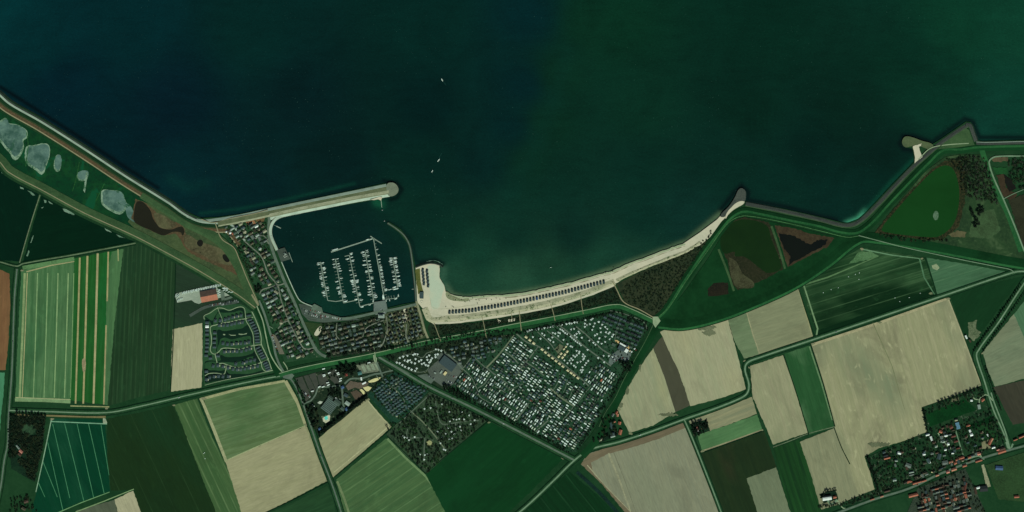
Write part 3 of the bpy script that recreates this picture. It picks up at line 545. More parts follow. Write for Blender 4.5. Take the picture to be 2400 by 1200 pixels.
road('road', [(3000,362),(2400,366),(2335,367),(2322,373),(2318,382),(2330,420),(2352,468),(2380,535),(2402,592),(2440,680)], 3.4, M_lroad, z=4.0)
ribbon('grass_verge', [(2300,352),(2312,388),(2330,440),(2360,500),(2392,590)], [(-7,3.5),(5,3.6)], [M_bright])
road('path', [(2352,466),(2380,452),(2420,436)], 1.5, M_lroad, z=4.02)
# ---- holiday park grounds
M_park = ground('park_lawn', (28,62,38), (38,74,46), (56,84,60), s1=.03, s2=.2, amt=.5, c4=(104,116,94), s4=.09, t4=.62)
M_parkd = ground('dark_park_ground', (22,42,28), (32,50,34), (58,70,50), s1=.03, s2=.2, amt=.5, c4=(96,104,80), s4=.09, t4=.60)  # darker green-brown park ground
M_parkr = ground('sandy_park', (60,74,52), (44,60,42), (104,108,80), s1=.03, s2=.2, amt=.7, c4=(130,128,96), s4=.09, t4=.58)
poly('park_ground', [(508,522),(560,512),(632,500),(634,530),(634,560),(648,600),(664,650),(690,712),(725,780),(760,836),(700,845),(668,850),(650,800),(616,708),(600,690),(588,650),(560,590),(520,550)], M_park)
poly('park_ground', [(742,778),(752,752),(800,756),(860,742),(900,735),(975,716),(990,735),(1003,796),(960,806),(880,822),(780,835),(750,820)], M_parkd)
poly('park_ground', [(900,735),(975,716),(990,735),(1003,796),(930,812),(905,800)], M_parkr)
poly('park_ground', [(480,740),(510,715),(560,712),(590,720),(612,770),(630,830),(642,872),(560,890),(478,902),(474,840)], ground('villa_park_lawn', (36,72,44), (44,80,50), (58,90,60), s1=.03, s2=.2, amt=.4))
poly('quay', [(648,586),(667,580),(681,607),(659,614)], M_asphd, z=3.3, depth=3)
poly('quay', [(876,708),(904,704),(908,724),(905,735),(880,738),(876,730)], ground('quay_paving', (98,110,104), (84,96,92), (120,130,120), s2=.4), z=3.3, depth=3)
poly('quay', [(733,715),(737,712),(754,721),(757,733),(742,738),(728,728)], M_asph, z=3.25, depth=3)
# car park on the harbour
poly('car_park', [(700,712),(716,714),(733,716),(757,732),(800,744),(826,742),(845,750),(800,752),(760,756),(724,752),(708,736)], M_asphd, z=3.0)
for k in range(5): road('parking_bay_line', [(708+k*3,722+k*6.5),(740,734+k*4.5),(800,746+k*1.5)], .7, M_asph, z=3.05+k*.01)
poly('lawn', [(712,754),(745,758),(756,760),(742,796),(735,790)], ground('triangular_lawn', (40,62,34), (48,72,40), (60,80,50)))
poly('sandpit', [(746,768),(753,765),(752,776),(745,786),(737,785),(740,776)], M_sand, z=3.0, smooth=True, rough=.4, step=3)
poly('sandpit', [(944,728),(952,724),(954,750),(944,756)], M_sand, z=3.0, smooth=True, rough=.6, step=3)
# harbour road
road('road', [(632,506),(630,530),(630,552),(640,590),(652,622),(668,662),(688,704),(702,738),(722,782),(740,818),(752,830),(764,836)], 6.5, M_asph, z=3.32)
road('quay_edge', [(636,553),(648,584)], 2.6, M_conc, z=4.65); road('quay_edge', [(660,614),(680,661),(698,698),(708,708),(732,718)], 2.0, M_conc, z=3.4)
road('quay_road', [(756,736),(800,747),(840,742),(880,733),(930,724),(976,713)], 6, M_asph, z=3.36)
road('road', [(976,706),(986,740),(994,770),(1004,794),(1012,802)], 5, ground('sandy_road', (132,132,104), (112,116,92), (150,146,118)), z=3.4)
# roads west and centre
for L, w in (([(596,700),(604,722),(616,752),(624,790),(634,830),(650,858),(668,878)],2.6),([(607,704),(620,736),(634,782),(640,800),(646,830),(656,856),(670,880)],5)): road('road', L, w, M_asph if w > 3 else M_cpath, z=4.1+w*.01)
ribbon('road', [(590,690),(600,706),(606,716)], [(-2,5.5),(2,5.5)], [M_tan])
road('road', [(640,770),(632,765)], 1.5, M_lroad, z=4.2)
poly('car_park', [(638,782),(646,786),(662,818),(667,830),(655,830),(648,812)], ground('pinkish_gravel', (104,100,86), (90,90,78), (124,118,100)), z=4.3)
# park lane network
for L in ([(598,560),(612,552),(622,556),(630,572)],[(574,566),(590,580),(610,598),(618,612),(628,640),(644,660),(652,668),(668,664)],[(608,690),(614,680),(630,674),(650,668)],[(652,668),(658,700),(668,730),(676,752),(690,780),(704,805),(716,818),(742,814)],[(676,752),(664,756),(652,770)]):
    road('lane', L, 2.6, ground('lane_paving', (112,118,104)), z=3.2+random.random()*.05)
for L in ([(905,740),(908,770),(900,800),(892,815)],[(953,760),(952,790),(962,806)],[(790,757),(788,785),(800,800)],[(850,790),(860,768),(900,750)]): road('lane', L, 2.2, ground('lane_paving', (112,118,104)), z=3.2+random.random()*.05)
road('path', [(876,832),(880,848),(882,838)], 3, M_cpath, z=4.9)
road('path', [(876,812),(879,830),(880,840)], 2, M_cpath, z=4.9); road('path', [(664,848),(672,860),(674,866)], 2, M_cpath, z=4.6)
M_verge = ground('road_verge_grass', (34,72,42), (26,60,34), (56,90,58), s1=.02, s2=.2, amt=.6)
# grass verges + ditches for the main roads
def country(pts, w, m=M_lroad, verge=11, z=None):
    road('ditch', pts, verge+3, M_ditch, z=nr()); road('grass_verge', pts, verge-1.5, M_verge, z=nr()+.04, jag=.35); return road('road', pts, w, m, z=z or nr()+.1)
country([(-20,1240),(2,1140),(10,1080),(18,1040),(20,980),(28,870),(34,700),(40,630)], 3.6, M_asph)
country([(-700,590),(-40,606),(0,614),(40,624),(54,618),(180,596),(318,570)], 2.4, ground('farm_track', (98,112,86)), verge=6)
road('track', [(46,616),(60,566),(78,506),(95,454)], 2.4, ground('farm_track', (98,112,86)), z=nr()+.1)
country([(22,962),(120,965),(250,967),(330,952),(450,924),(560,900),(640,884),(676,880)], 2.8, M_lroad, verge=12)
ribbon('clay_verge', [(34,967),(140,970),(248,973)], [(0,2.95),(7,2.95)], [M_tanroad])
country([(676,882),(690,900),(704,930),(722,980),(748,1056),(782,1146),(812,1240)], 3.6, M_asph, verge=13)
poly('road_junction', [(660,872),(676,868),(690,880),(682,890),(664,886)], M_asph, z=4.25)
country([(886,836),(930,862),(1000,904),(1100,952),(1200,1003),(1345,1078)], 4.2, M_asph, verge=15)
country([(1130,1270),(1230,1190),(1300,1124),(1345,1080),(1382,1054),(1450,1036),(1530,1010),(1600,984),(1680,956),(1738,932),(1752,920),(1755,900),(1746,866),(1752,850),(1780,838),(1900,798),(2060,744),(2220,690),(2370,640),(2398,636),(3000,660)], 3.4, M_lroad, verge=11)
country([(1604,984),(1618,1016),(1650,1096),(1690,1200),(1710,1260)], 2.6, M_lroad, verge=9)
country([(2420,640),(2400,664),(2340,756),(2290,826),(2290,842),(2306,890),(2328,960),(2350,1010),(2367,1052)], 3.2, M_lroad, verge=17)
country([(1860,1240),(1990,1192),(2050,1170),(2130,1145),(2200,1112),(2260,1088),(2320,1068),(2368,1054),(2440,1034),(3000,860)], 4.4, M_asph, verge=9)
road('ditch', [(1480,1240),(1410,1160),(1352,1106)], 8, ground('canal_dark', (20,46,40)))
for L in ([(1955,1003),(1972,1048),(1992,1088)],[(1900,806),(1930,900),(1957,1000)],[(1836,832),(1866,920),(1896,1020)],[(412,612),(408,760),(400,918)],[(2168,604),(2184,650),(2196,694)],[(1870,671),(1892,740),(1912,795)],[(1648,1061),(1716,1036),(1790,1010)],[(768,1130),(690,1170),(600,1212)],[(920,1002),(850,1062),(784,1118)],[(1146,986),(1070,1048),(996,1110)],[(996,1108),(950,1062),(908,1022)]):
    road('ditch', L, 2.2, M_ditch, z=nr()-.05)
road('track', [(1812,1048),(1850,1034),(1896,1016),(1956,1000)], 1.8, ground('farm_track', (98,112,86)))
# path along the camp's west side dike and side path
road('path', [(1535,752),(1512,800),(1486,846),(1462,890),(1440,935),(1418,968),(1404,1000)], 1.2, ground('dike_path', (70,96,66)), z=4.75)
poly('turning_place', [(1530,742),(1542,742),(1548,752),(1536,768),(1530,758)], M_cpath, z=5.0)
print('nz', _zc)
# ================================================================ PROTOTYPES
Z0 = 2.95
ROOF = {'brown': (84,82,62), 'dark brown': (60,62,48), 'grey': (104,116,108), 'slate': (62,82,84), 'cream': (150,150,124), 'red': (104,60,48), 'orange': (172,104,80), 'pale orange': (184,126,100), 'pink': (198,130,112), 'russet': (84,66,52),
        'white': (236,244,236), 'pale grey': (150,166,154), 'blue': (96,140,164), 'blue grey': (66,92,92), 'dark blue': (62,92,130), 'black': (34,46,46), 'green grey': (72,92,80), 'teal': (70,120,116), 'yellow': (214,200,150), 'canvas': (222,212,168), 'dark green': (40,62,50)}
def roofmat(k): return plain(k.replace(' ', '_')+'_roof', ROOF[k], .75, .2, .18, .35)
M_wall = plain('brick_wall', (150,128,104), .9, .2); M_wallw = plain('white_wall', (200,204,192), .9, .2); M_walls = plain('grey_brick_wall', (128,122,100), .9, .2); M_wood = plain('dark_timber', (62,60,50), .9, .2)
M_glass = plain('window_glass', (30,44,46), .15, .5); M_door = plain('door_paint', (60,78,70), .5, .3)
M_white = plain('white_gelcoat', (224,240,230), .35, .5, .06); M_whitec = plain('white_caravan_skin', (222,236,226), .5, .4, .10)
M_hullb = plain('navy_gelcoat', (40,60,84), .35, .5); M_deck = plain('teak_deck', (142,142,120), .8, .2); M_metal = plain('mast_alloy', (170,176,176), .4, .5)
M_sailc = plain('blue_sail_cover', (40,66,110), .8, .2); M_tyre = plain('black_rubber', (24,26,26), .9, .2)
M_bark = plain('bark', (40,42,30), .95, .1)
_mc = {}
def cached(key, fn):
    if key not in _mc: _mc[key] = fn()
    return _mc[key]
def empty(name, x, y, z=None, deg=0, sc=1.0):
    o = bpy.data.objects.new(name, None); COL.objects.link(o); o.empty_display_size = 1
    o.location = (*W(x, y), Z0 if z is None else z); o.rotation_euler = (0, 0, math.radians(deg)); o.scale = (sc,)*3; return o
def put(name, me, x, y, z=None, deg=0, sc=1.0, label=None, cat=None, group=None, kind=None):
    o = obj(name, me); o.location = (*W(x, y), Z0 if z is None else z); o.rotation_euler = (0, 0, math.radians(deg)); o.scale = (sc,)*3
    return tag(o, label, cat, group, kind)
def terr_mesh():
    b = MB(); b.box(-1.3, 1.3, -2.6, 2.6, -1.2, .1); return b.mesh('terrace', [plain('terrace_paving', (168,170,142), .9, .2)])
# ---- houses (metres; long axis = x)
def wall_mesh(L, B, hw, hr, m, hip):
    b = MB(); b.box(-L/2, L/2, -B/2, B/2, -1.2, hw)
    if not hip and hr > 0:
        b.add([(-L/2, -B/2, hw), (-L/2, B/2, hw), (-L/2, 0, hw+hr*.96)], [(0, 2, 1)]); b.add([(L/2, -B/2, hw), (L/2, B/2, hw), (L/2, 0, hw+hr*.96)], [(0, 1, 2)])
    return b.mesh('wall', [m])
def roof_mesh(L, B, hw, hr, m, hip):
    b = MB(); ov = .45; t = .22; e = -ov*2*hr/B if hr else 0
    if hr <= 0:
        b.box(-L/2-.2, L/2+.2, -B/2-.2, B/2+.2, hw+.01, hw+.35); b.box(-L/2+.2, L/2-.2, -B/2+.2, B/2-.2, hw+.34, hw+.38); b.box(L*.1, L*.1+1.6, -.8, .8, hw+.37, hw+1.1)
    elif hip:
        k = B/2
        x0, x1, y1 = -L/2-ov, L/2+ov, B/2+ov; r = max(L/2-k*.95, .05)
        vs = [(x0, -y1, hw+e), (x1, -y1, hw+e), (x1, y1, hw+e), (x0, y1, hw+e), (-r, 0, hw+hr), (r, 0, hw+hr)]
        vs += [(v[0], v[1], v[2]-t) for v in vs[:4]]
        b.add(vs, [(0, 1, 5, 4), (1, 2, 5), (2, 3, 4, 5), (3, 0, 4), (6, 7, 1, 0), (7, 8, 2, 1), (8, 9, 3, 2), (9, 6, 0, 3), (9, 8, 7, 6)])
    else:
        x0, x1, y1 = -L/2-ov, L/2+ov, B/2+ov
        for s in (-1, 1):
            vs = [(x0, 0, hw+hr), (x1, 0, hw+hr), (x1, s*y1, hw+e), (x0, s*y1, hw+e)]; vs += [(v[0], v[1], v[2]+t) for v in vs]
            fs = [(0, 1, 2, 3), (7, 6, 5, 4), (0, 4, 5, 1), (1, 5, 6, 2), (2, 6, 7, 3), (3, 7, 4, 0)]
            b.add(vs, fs if s > 0 else [f[::-1] for f in fs])
        b.box(x0, x1, -.12, .12, hw+hr+t-.02, hw+hr+t+.12)
    return b.mesh('roof', [m])
def house(name, x, y, L, B, deg, roof, label, cat, group=None, hw=2.7, hr=2.0, hip=False, wallm=None, chimney=True, win=2, sc=1.0, z=None, terr=0):
    L = round(L*2)/2; B = round(B*2)/2; wm = wallm or M_walls
    e = empty(name, x, y, z, deg, sc); tag(e, label, cat, group)
    obj('wall', cached(('w', L, B, hw, hr, wm.name, hip), lambda: wall_mesh(L, B, hw, hr, wm, hip)), e)
    r = obj('roof', cached(('r', L, B, hw, hr, roof, hip), lambda: roof_mesh(L, B, hw, hr, roofmat(roof), hip)), e)
    if chimney and hr > 0:
        def ch():
            b = MB(); b.box(-.35, .35, -.35, .35, -1.6, 1.0); b.box(-.22, .22, -.22, .22, .99, 1.25, 1); return b.mesh('chimney', [M_wall, M_tyre])
        c = obj('chimney', cached('chim', ch), r); c.location = (L*.28, .2, hw+hr)
    def wn():
        b = MB(); b.box(-.75, .75, -.06, .06, 0, 1.2); b.box(-.85, .85, -.08, .05, -.12, -.001, 1); return b.mesh('window', [M_glass, M_wallw])
    wmsh = cached('win', wn)
    for k in range(win):
        w = obj('window', wmsh, e); w.location = (L*(-.28+.56*(k/(max(win-1, 1)))), -B/2, .95)
    if terr:
        tx = L*.5+1.4 if terr == 1 else 0; ty = 0 if terr == 1 else -B*.5-1.5
        t_ = obj('terrace', cached(('ter', terr), lambda: terr_mesh()), e); t_.location = (tx, ty, .12); t_.rotation_euler = (0, 0, 0 if terr == 1 else math.pi/2)
    if win:
        def dr():
            b = MB(); b.box(-.5, .5, -.05, .05, 0, 2.1); b.box(.3, .38, -.12, -.05, .95, 1.05, 1); return b.mesh('door', [M_door, M_metal])
        d = obj('door', cached('door', dr), e); d.location = (0, -B/2, 0)
    return e
# ---- caravan variants: one small mesh each (body, window band, wheels)
def caravan_mesh(L, B, h, body, awn=None, rf=None):
    b = MB(); n = 6; rows = []
    prof = [(-B/2, .35), (-B/2, h*.82)]+[(-B/2*math.cos(t), h*.82+h*.18*math.sin(t)) for t in [math.pi*i/n for i in range(1, n)]]+[(B/2, h*.82), (B/2, .35)]
    k = len(prof); vs = []
    for xx, s in ((-L/2, .9), (-L/2+.35, 1), (L/2-.35, 1), (L/2, .9)):
        vs += [(xx, y*s if s < 1 else y, z if s == 1 else .35+(z-.35)*s) for y, z in prof]
    fs = [(i*k+j, (i+1)*k+j, (i+1)*k+j+1, i*k+j+1) for i in range(3) for j in range(k-1)]+[(i*k+k-1, (i+1)*k+k-1, (i+1)*k, i*k) for i in range(3)]
    fs += [tuple(range(k)), tuple(range(4*k-1, 3*k-1, -1))]
    b.add([(v[0], v[1], v[2]) for v in vs], [f[::-1] for f in fs], 0)
    for s in (-1, 1): b.box(-L*.38, L*.38, s*B/2-.03, s*B/2+.03, h*.5, h*.75, 1)
    b.box(-.1, .7, -B/2-.05, -B/2+.03, .4, h*.72, 2)
    for s in (-1, 1): b.cyl((0, s*(B/2-.1), .3), (0, s*(B/2-.35), .3), .32, .32, 8, 3)
    b.box(-.5, .5, -.35, .35, h-.01, h+.12, 2)
    if awn:
        b.add([(-L*.35, B/2+.02, .05), (L*.35, B/2+.02, .05), (L*.35, B/2+2.8, .05), (-L*.35, B/2+2.8, .05), (-L*.35, B/2+.02, h*.9), (L*.35, B/2+.02, h*.9), (L*.35, B/2+2.8, h*.68), (-L*.35, B/2+2.8, h*.68)],
              [(4, 5, 6, 7), (0, 1, 5, 4)[::-1], (1, 2, 6, 5), (2, 3, 7, 6), (3, 0, 4, 7)], 4)
    return b.mesh('caravan', [body, M_glass, M_wallw, M_tyre, awn or body])
def chalet_mesh(L, B, h, hr, wm, rm):
    b = MB(); b.box(-L/2, L/2, -B/2, B/2, -.6, h, 0)
    for s in (-1, 1):
        vs = [(-L/2-.3, 0, h+hr), (L/2+.3, 0, h+hr), (L/2+.3, s*(B/2+.3), h-.1), (-L/2-.3, s*(B/2+.3), h-.1)]; vs += [(v[0], v[1], v[2]+.15) for v in vs]
        fs = [(0, 1, 2, 3), (7, 6, 5, 4), (0, 4, 5, 1), (1, 5, 6, 2), (2, 6, 7, 3), (3, 7, 4, 0)]
        b.add(vs, fs if s > 0 else [f[::-1] for f in fs], 1)
    for s in (-1, 1): b.add([(s*L/2, -B/2, h), (s*L/2, B/2, h), (s*L/2, 0, h+hr)], [(0, 1, 2)] if s > 0 else [(0, 2, 1)], 0)
    for xx in (-L*.3, L*.22): b.box(xx-.6, xx+.6, -B/2-.04, -B/2+.02, .9, 1.9, 2)
    b.box(-.4, .45, -B/2-.04, -B/2+.02, .1, 2.0, 3)
    b.box(-L*.4, L*.1, -B/2-2.0, -B/2-.05, -.5, .15, 4)
    return b.mesh('chalet', [wm, rm, M_glass, M_door, M_deck])
def tent_mesh():
    b = MB(); L, B = 7.5, 5.5
    b.box(-L/2, L/2, -B/2, B/2, -.5, .3, 1)
    vs = [(-L/2, -B/2, .3), (L/2, -B/2, .3), (L/2, B/2, .3), (-L/2, B/2, .3), (-L/2, -B/2, 2.0), (L/2, -B/2, 2.0), (L/2, B/2, 2.0), (-L/2, B/2, 2.0), (-L/2+.5, 0, 3.6), (L/2-.5, 0, 3.6)]
    b.add(vs, [(0, 1, 5, 4), (1, 2, 6, 5), (2, 3, 7, 6), (3, 0, 4, 7)], 0)
    o = .45; t = [(-L/2-o, -B/2-o, 1.85), (L/2+o, -B/2-o, 1.85), (L/2+o, B/2+o, 1.85), (-L/2-o, B/2+o, 1.85), (-L/2+.4, 0, 3.75), (L/2-.4, 0, 3.75)]
    b.add(t, [(0, 1, 5, 4), (1, 2, 5), (2, 3, 4, 5), (3, 0, 4)], 0)
    for sx in (-1, 1):
        for sy in (-1, 1): b.cyl((sx*(L/2+.3), sy*(B/2+.3), -.4), (sx*(L/2+.3), sy*(B/2+.3), 1.9), .07, .07, 5, 1)
    b.box(-.6, .6, -B/2-.03, -B/2+.01, .32, 1.8, 2)
    return b.mesh('safari_tent', [roofmat('canvas'), M_wood, M_glass])
def car_mesh(c):
    b = MB(); m = plain(c.replace(' ', '_')+'_car_paint', {'white': (226,232,228), 'black': (30,34,36), 'silver': (160,168,168), 'dark blue': (36,52,84), 'red': (140,40,36), 'grey': (90,96,98)}[c], .35, .5)
    b.box(-2.15, 2.15, -.88, .88, .3, .85, 0, .08, .05); b.box(-1.5, 1.0, -.80, .80, .84, 1.42, 1, .45, .12); b.box(-1.0, .5, -.66, .66, 1.415, 1.47, 0, .05, .04)
    for sx in (-1.35, 1.35):
        for sy in (-1, 1): b.cyl((sx, sy*.9, .32), (sx, sy*.68, .32), .32, .32, 8, 2)
    for s in (-.6, .6): b.box(2.07, 2.16, s-.18, s+.18, .55, .7, 3)
    return b.mesh('car', [m, M_glass, M_tyre, M_metal])
# ---- boats: hull, deck, cabin, (mast)
def hull_mesh(L, B, m):
    n = 10; vs = []; 
    st = [(-L/2+L*i/n) for i in range(n+1)]
    def hw_(t): return B/2*(.78+.22*math.sin(min(t/.45, 1)*math.pi/2)) if t < .45 else B/2*max(0, 1-((t-.45)/.55)**2.3)
    for i, x in enumerate(st):
        t = i/n; w = hw_(t)+.02; sh = .95+.35*t*t
        vs += [(x, -w, sh), (x, -w*.72, -.25), (x, w*.72, -.25), (x, w, sh)]
    fs = []
    for i in range(n):
        a = i*4; fs += [(a, a+1, a+5, a+4), (a+1, a+2, a+6, a+5), (a+2, a+3, a+7, a+6)]
    fs.append((0, 3, 2, 1)); return mesh('hull', vs, [f[::-1] for f in fs], [m])
def deck_mesh(L, B, m):
    n = 10; vs = []
    def hw_(t): return B/2*(.78+.22*math.sin(min(t/.45, 1)*math.pi/2)) if t < .45 else B/2*max(0, 1-((t-.45)/.55)**2.3)
    for i in range(n+1):
        t = i/n; w = hw_(t)*.98; x = -L/2+L*t; sh = .93+.35*t*t
        vs += [(x, -w, sh), (x, 0, sh+.08), (x, w, sh)]
    fs = []
    for i in range(n): a = i*3; fs += [(a, a+3, a+4, a+1), (a+1, a+4, a+5, a+2)]
    b = MB(); b.add(vs, fs, 0); b.box(-L*.44, -L*.2, -B*.26, B*.26, .92, 1.06, 1); b.box(-L*.46, -L*.18, -B*.34, -B*.28, .95, 1.3, 0); b.box(-L*.46, -L*.18, B*.28, B*.34, .95, 1.3, 0)
    return b.mesh('deck', [m, M_deck])
def cabin_mesh(L, B, motor):
    b = MB()
    if motor: b.box(-L*.2, L*.22, -B*.36, B*.36, 1.0, 2.1, 0, .25, .12); b.box(-L*.15, L*.12, -B*.33, B*.33, 1.6, 1.95, 1, .1, .0); b.box(-L*.12, L*.05, -B*.28, B*.28, 2.09, 2.6, 0, .3, .15)
    else: b.box(-L*.18, L*.26, -B*.28, B*.28, 1.0, 1.55, 0, .25, .15); b.box(-L*.12, L*.18, -B*.285, B*.285, 1.2, 1.4, 1); b.box(L*.05, L*.13, -.25, .25, 1.54, 1.62, 1)
    return b.mesh('cabin', [M_white, M_glass])
def mast_mesh(L):
    b = MB(); b.cyl((L*.08, 0, 1.2), (L*.08, 0, L*1.25), .09, .06, 6, 0); b.cyl((L*.08, 0, 2.2), (-L*.34, 0, 2.3), .16, .13, 6, 1); b.cyl((L*.08, -.9, L*.7), (L*.08, .9, L*.7), .03, .03, 4, 0)
    return b.mesh('mast', [M_metal, M_sailc])
def boat(x, y, L, deg, kind, label, group, hullm=None, z=.05, name=None):
    L = round(L*2)/2; B = round(L*.33*2)/2 if kind == 'motor' else round(L*.3*4)/4
    hm = hullm or M_white
    e = empty(name or ('motor_boat' if kind == 'motor' else 'sailing_yacht'), x, y, z, deg); tag(e, label, 'boat', group)
    obj('hull', cached(('h', L, B, hm.name), lambda: hull_mesh(L, B, hm)), e); obj('deck', cached(('d', L, B), lambda: deck_mesh(L, B, M_white)), e)
    obj('cabin', cached(('c', L, B, kind), lambda: cabin_mesh(L, B, kind == 'motor')), e)
    if kind != 'motor': obj('mast', cached(('m', L), lambda: mast_mesh(L)), e)
    return e
# ---- trees
GREENS = {'dark green': ((22,44,24), (10,28,16)), 'deep green': ((16,50,26), (8,32,16)), 'olive': ((54,70,40), (30,46,26)), 'bright green': ((36,88,34), (20,60,26)), 'grey brown': ((70,74,62), (46,52,44))}
def crown_arrays(R, Hh, n, seed, leaf=1.0, z0=2.0):
    r = np.random.default_rng(seed)
    nb = 9; cen = r.normal(0, .38, (nb, 3)); cen[:, 2] *= .8; rad = r.uniform(.32, .55, nb); cen[0] = 0; rad[0] = .6
    k = r.integers(0, nb, n); d = r.normal(0, 1, (n, 3)); d /= np.linalg.norm(d, axis=1)[:, None]
    p = cen[k]+d*(rad[k]*r.uniform(.55, 1.05, n)**.5)[:, None]; p[:, 0] *= R; p[:, 1] *= R; p[:, 2] = z0+Hh*(.5+.45*p[:, 2])
    u = r.normal(0, 1, (n, 3)); u[:, 2] *= .45; u /= np.linalg.norm(u, axis=1)[:, None]
    v = np.cross(u, r.normal(0, 1, (n, 3))*np.array([.5, .5, 1.0])+np.array([0, 0, .6])); v /= np.linalg.norm(v, axis=1)[:, None]+1e-6
    s = (leaf*r.uniform(.45, 1.0, n))[:, None]
    V = np.stack([p-u*s-v*s*.7, p+u*s-v*s*.6, p+u*s*.9+v*s*.7, p-u*s*.8+v*s*.65], 1).reshape(-1, 3)
    return V
def quads(name, V, mats, mi=None):
    n = len(V)//4; me = bpy.data.meshes.new(name); me.vertices.add(len(V)); me.vertices.foreach_set('co', V.astype(np.float32).ravel())
    me.loops.add(n*4); me.loops.foreach_set('vertex_index', np.arange(n*4, dtype=np.int32)); me.polygons.add(n); me.polygons.foreach_set('loop_start', (np.arange(n)*4).astype(np.int32))
    for m in mats: me.materials.append(m)
    if mi is not None: me.polygons.foreach_set('material_index', mi.astype(np.int32))
    me.update(calc_edges=True); return me
def trunk_mesh(Hh, seed):
    r = random.Random(seed); b = MB(); b.cyl((0, 0, -1), (0, 0, Hh*.6), .28, .14, 6)
    for k in range(5):
        a = r.uniform(0, 6.28); z = Hh*r.uniform(.3, .6); b.cyl((0, 0, z), (math.cos(a)*1.6, math.sin(a)*1.6, z+Hh*.22), .11, .04, 5)
    return b.mesh('trunk', [M_bark])
def tree(x, y, d, colr, label, group, name='tree', z=None):
    k = random.randint(0, 4); e = empty(name, x, y, z, random.uniform(0, 360), d/7.0); tag(e, label, 'tree', group)
    obj('trunk', cached(('t', k), lambda: trunk_mesh(8, k)), e)
    bare = colr == 'grey brown'
    obj('crown', cached(('cr', k, colr), lambda: quads('crown', crown_arrays(3.9, 7.0, 150 if bare else 270, 50+k, .5 if bare else .8), [leafmat(colr.replace(' ', '_')+'_leaves', *GREENS[colr])])), e)
def forest(name, pts, colrs, label, cat, R=(2.6, 4.2), n=46, leaf=1.0, hh=1.6, z=None):
    """uncounted mass of trees or shrubs: one mesh of leaf clusters"""
    Vs = []; mi = []
    z = Z0 if z is None else z
    base = [crown_arrays(1.0, 1.0, n, 900+i, 1.0, 0.0) for i in range(6)]
    cb = [b.reshape(-1, 4, 3) for b in base]; cc = [b.mean(1, keepdims=True) for b in cb]
    for i, (x, y) in enumerate(pts):
        r = rng.uniform(*R); j = i % 6; wx, wy = W(x, y); a = rng.uniform(0, 6.28)
        ctr = cc[j]*np.array([r, r, r*hh]); q = ctr+(cb[j]-cc[j])*leaf
        q = q.reshape(-1, 3); ca, sa = math.cos(a), math.sin(a)
        Vs.append(np.stack([q[:, 0]*ca-q[:, 1]*sa+wx, q[:, 0]*sa+q[:, 1]*ca+wy, q[:, 2]+z-.3], 1)); mi.append(np.full(n, rng.integers(0, len(colrs))))
    o = obj(name, quads(name, np.concatenate(Vs), [leafmat(c.replace(' ', '_')+'_leaves', *GREENS[c]) for c in colrs], np.concatenate(mi)))
    return tag(o, label, cat, None, 'stuff')
def merge(name, items, label, cat):
    """items: (mesh, x, y, z, deg, scale) baked into one mesh"""
    Vs = []; Ls = []; St = []; MI = []; um = []; nv = 0; nl = 0; inf = {}
    for me, x, y, z, deg, s in items:
        if me.name not in inf:
            v = np.empty(len(me.vertices)*3, np.float32); me.vertices.foreach_get('co', v); l = np.empty(len(me.loops), np.int32); me.loops.foreach_get('vertex_index', l)
            ps = np.empty(len(me.polygons), np.int32); me.polygons.foreach_get('loop_start', ps); mi = np.empty(len(me.polygons), np.int32); me.polygons.foreach_get('material_index', mi)
            mp = []
            for m in me.materials:
                if m not in um: um.append(m)
                mp.append(um.index(m))
            inf[me.name] = (v.reshape(-1, 3), l, ps, np.array(mp)[mi])
        v, l, ps, mi = inf[me.name]; c, q = math.cos(math.radians(deg)), math.sin(math.radians(deg)); wx, wy = W(x, y)
        Vs.append(np.stack([(v[:, 0]*c-v[:, 1]*q)*s+wx, (v[:, 0]*q+v[:, 1]*c)*s+wy, v[:, 2]*s+z], 1)); Ls.append(l+nv); St.append(ps+nl); MI.append(mi); nv += len(v); nl += len(l)
    V = np.concatenate(Vs); L = np.concatenate(Ls); P = np.concatenate(St); MI = np.concatenate(MI)
    me = bpy.data.meshes.new(name); me.vertices.add(len(V)); me.vertices.foreach_set('co', V.astype(np.float32).ravel()); me.loops.add(len(L)); me.loops.foreach_set('vertex_index', L.astype(np.int32))
    me.polygons.add(len(P)); me.polygons.foreach_set('loop_start', P.astype(np.int32))
    for m in um: me.materials.append(m)
    me.polygons.foreach_set('material_index', MI.astype(np.int32)); me.update(calc_edges=True)
    return tag(obj(name, me), label, cat, None, 'stuff')
def gridfill(pg, u, du, dv, jit=0, keep=1.0, rnd=None, avoid=()):
    """rows run along unit vector u (image px); returns rows (north first), each a list west to east"""
    r = rnd or random; ux, uy = u; l = math.hypot(ux, uy); ux /= l; uy /= l; vx, vy = -uy, ux
    cx = sum(p[0] for p in pg)/len(pg); cy = sum(p[1] for p in pg)/len(pg); rows = []
    for j in range(-80, 81):
        row = []
        for i in range(-120, 121):
            x = cx+ux*i*du+vx*j*dv; y = cy+uy*i*du+vy*j*dv
            if not inpoly(x, y, pg) or r.random() > keep: continue
            x += r.uniform(-jit, jit); y += r.uniform(-jit, jit)
            if any(dist_pl(x, y, L) < d for L, d in avoid): continue
            row.append((x, y))
        if row: rows.append(sorted(row))
    rows.sort(key=lambda q: sum(p[1] for p in q)/len(q)-sum(p[0] for p in q)/len(q)*uy/(ux if abs(ux) > 1e-6 else 1e-6))
    return rows
def dist_pl(x, y, L):
    best = 1e9
    for a, b in zip(L[:-1], L[1:]):
        dx, dy = b[0]-a[0], b[1]-a[1]; t = max(0, min(1, ((x-a[0])*dx+(y-a[1])*dy)/(dx*dx+dy*dy+1e-9))); best = min(best, math.hypot(x-a[0]-t*dx, y-a[1]-t*dy))
    return best
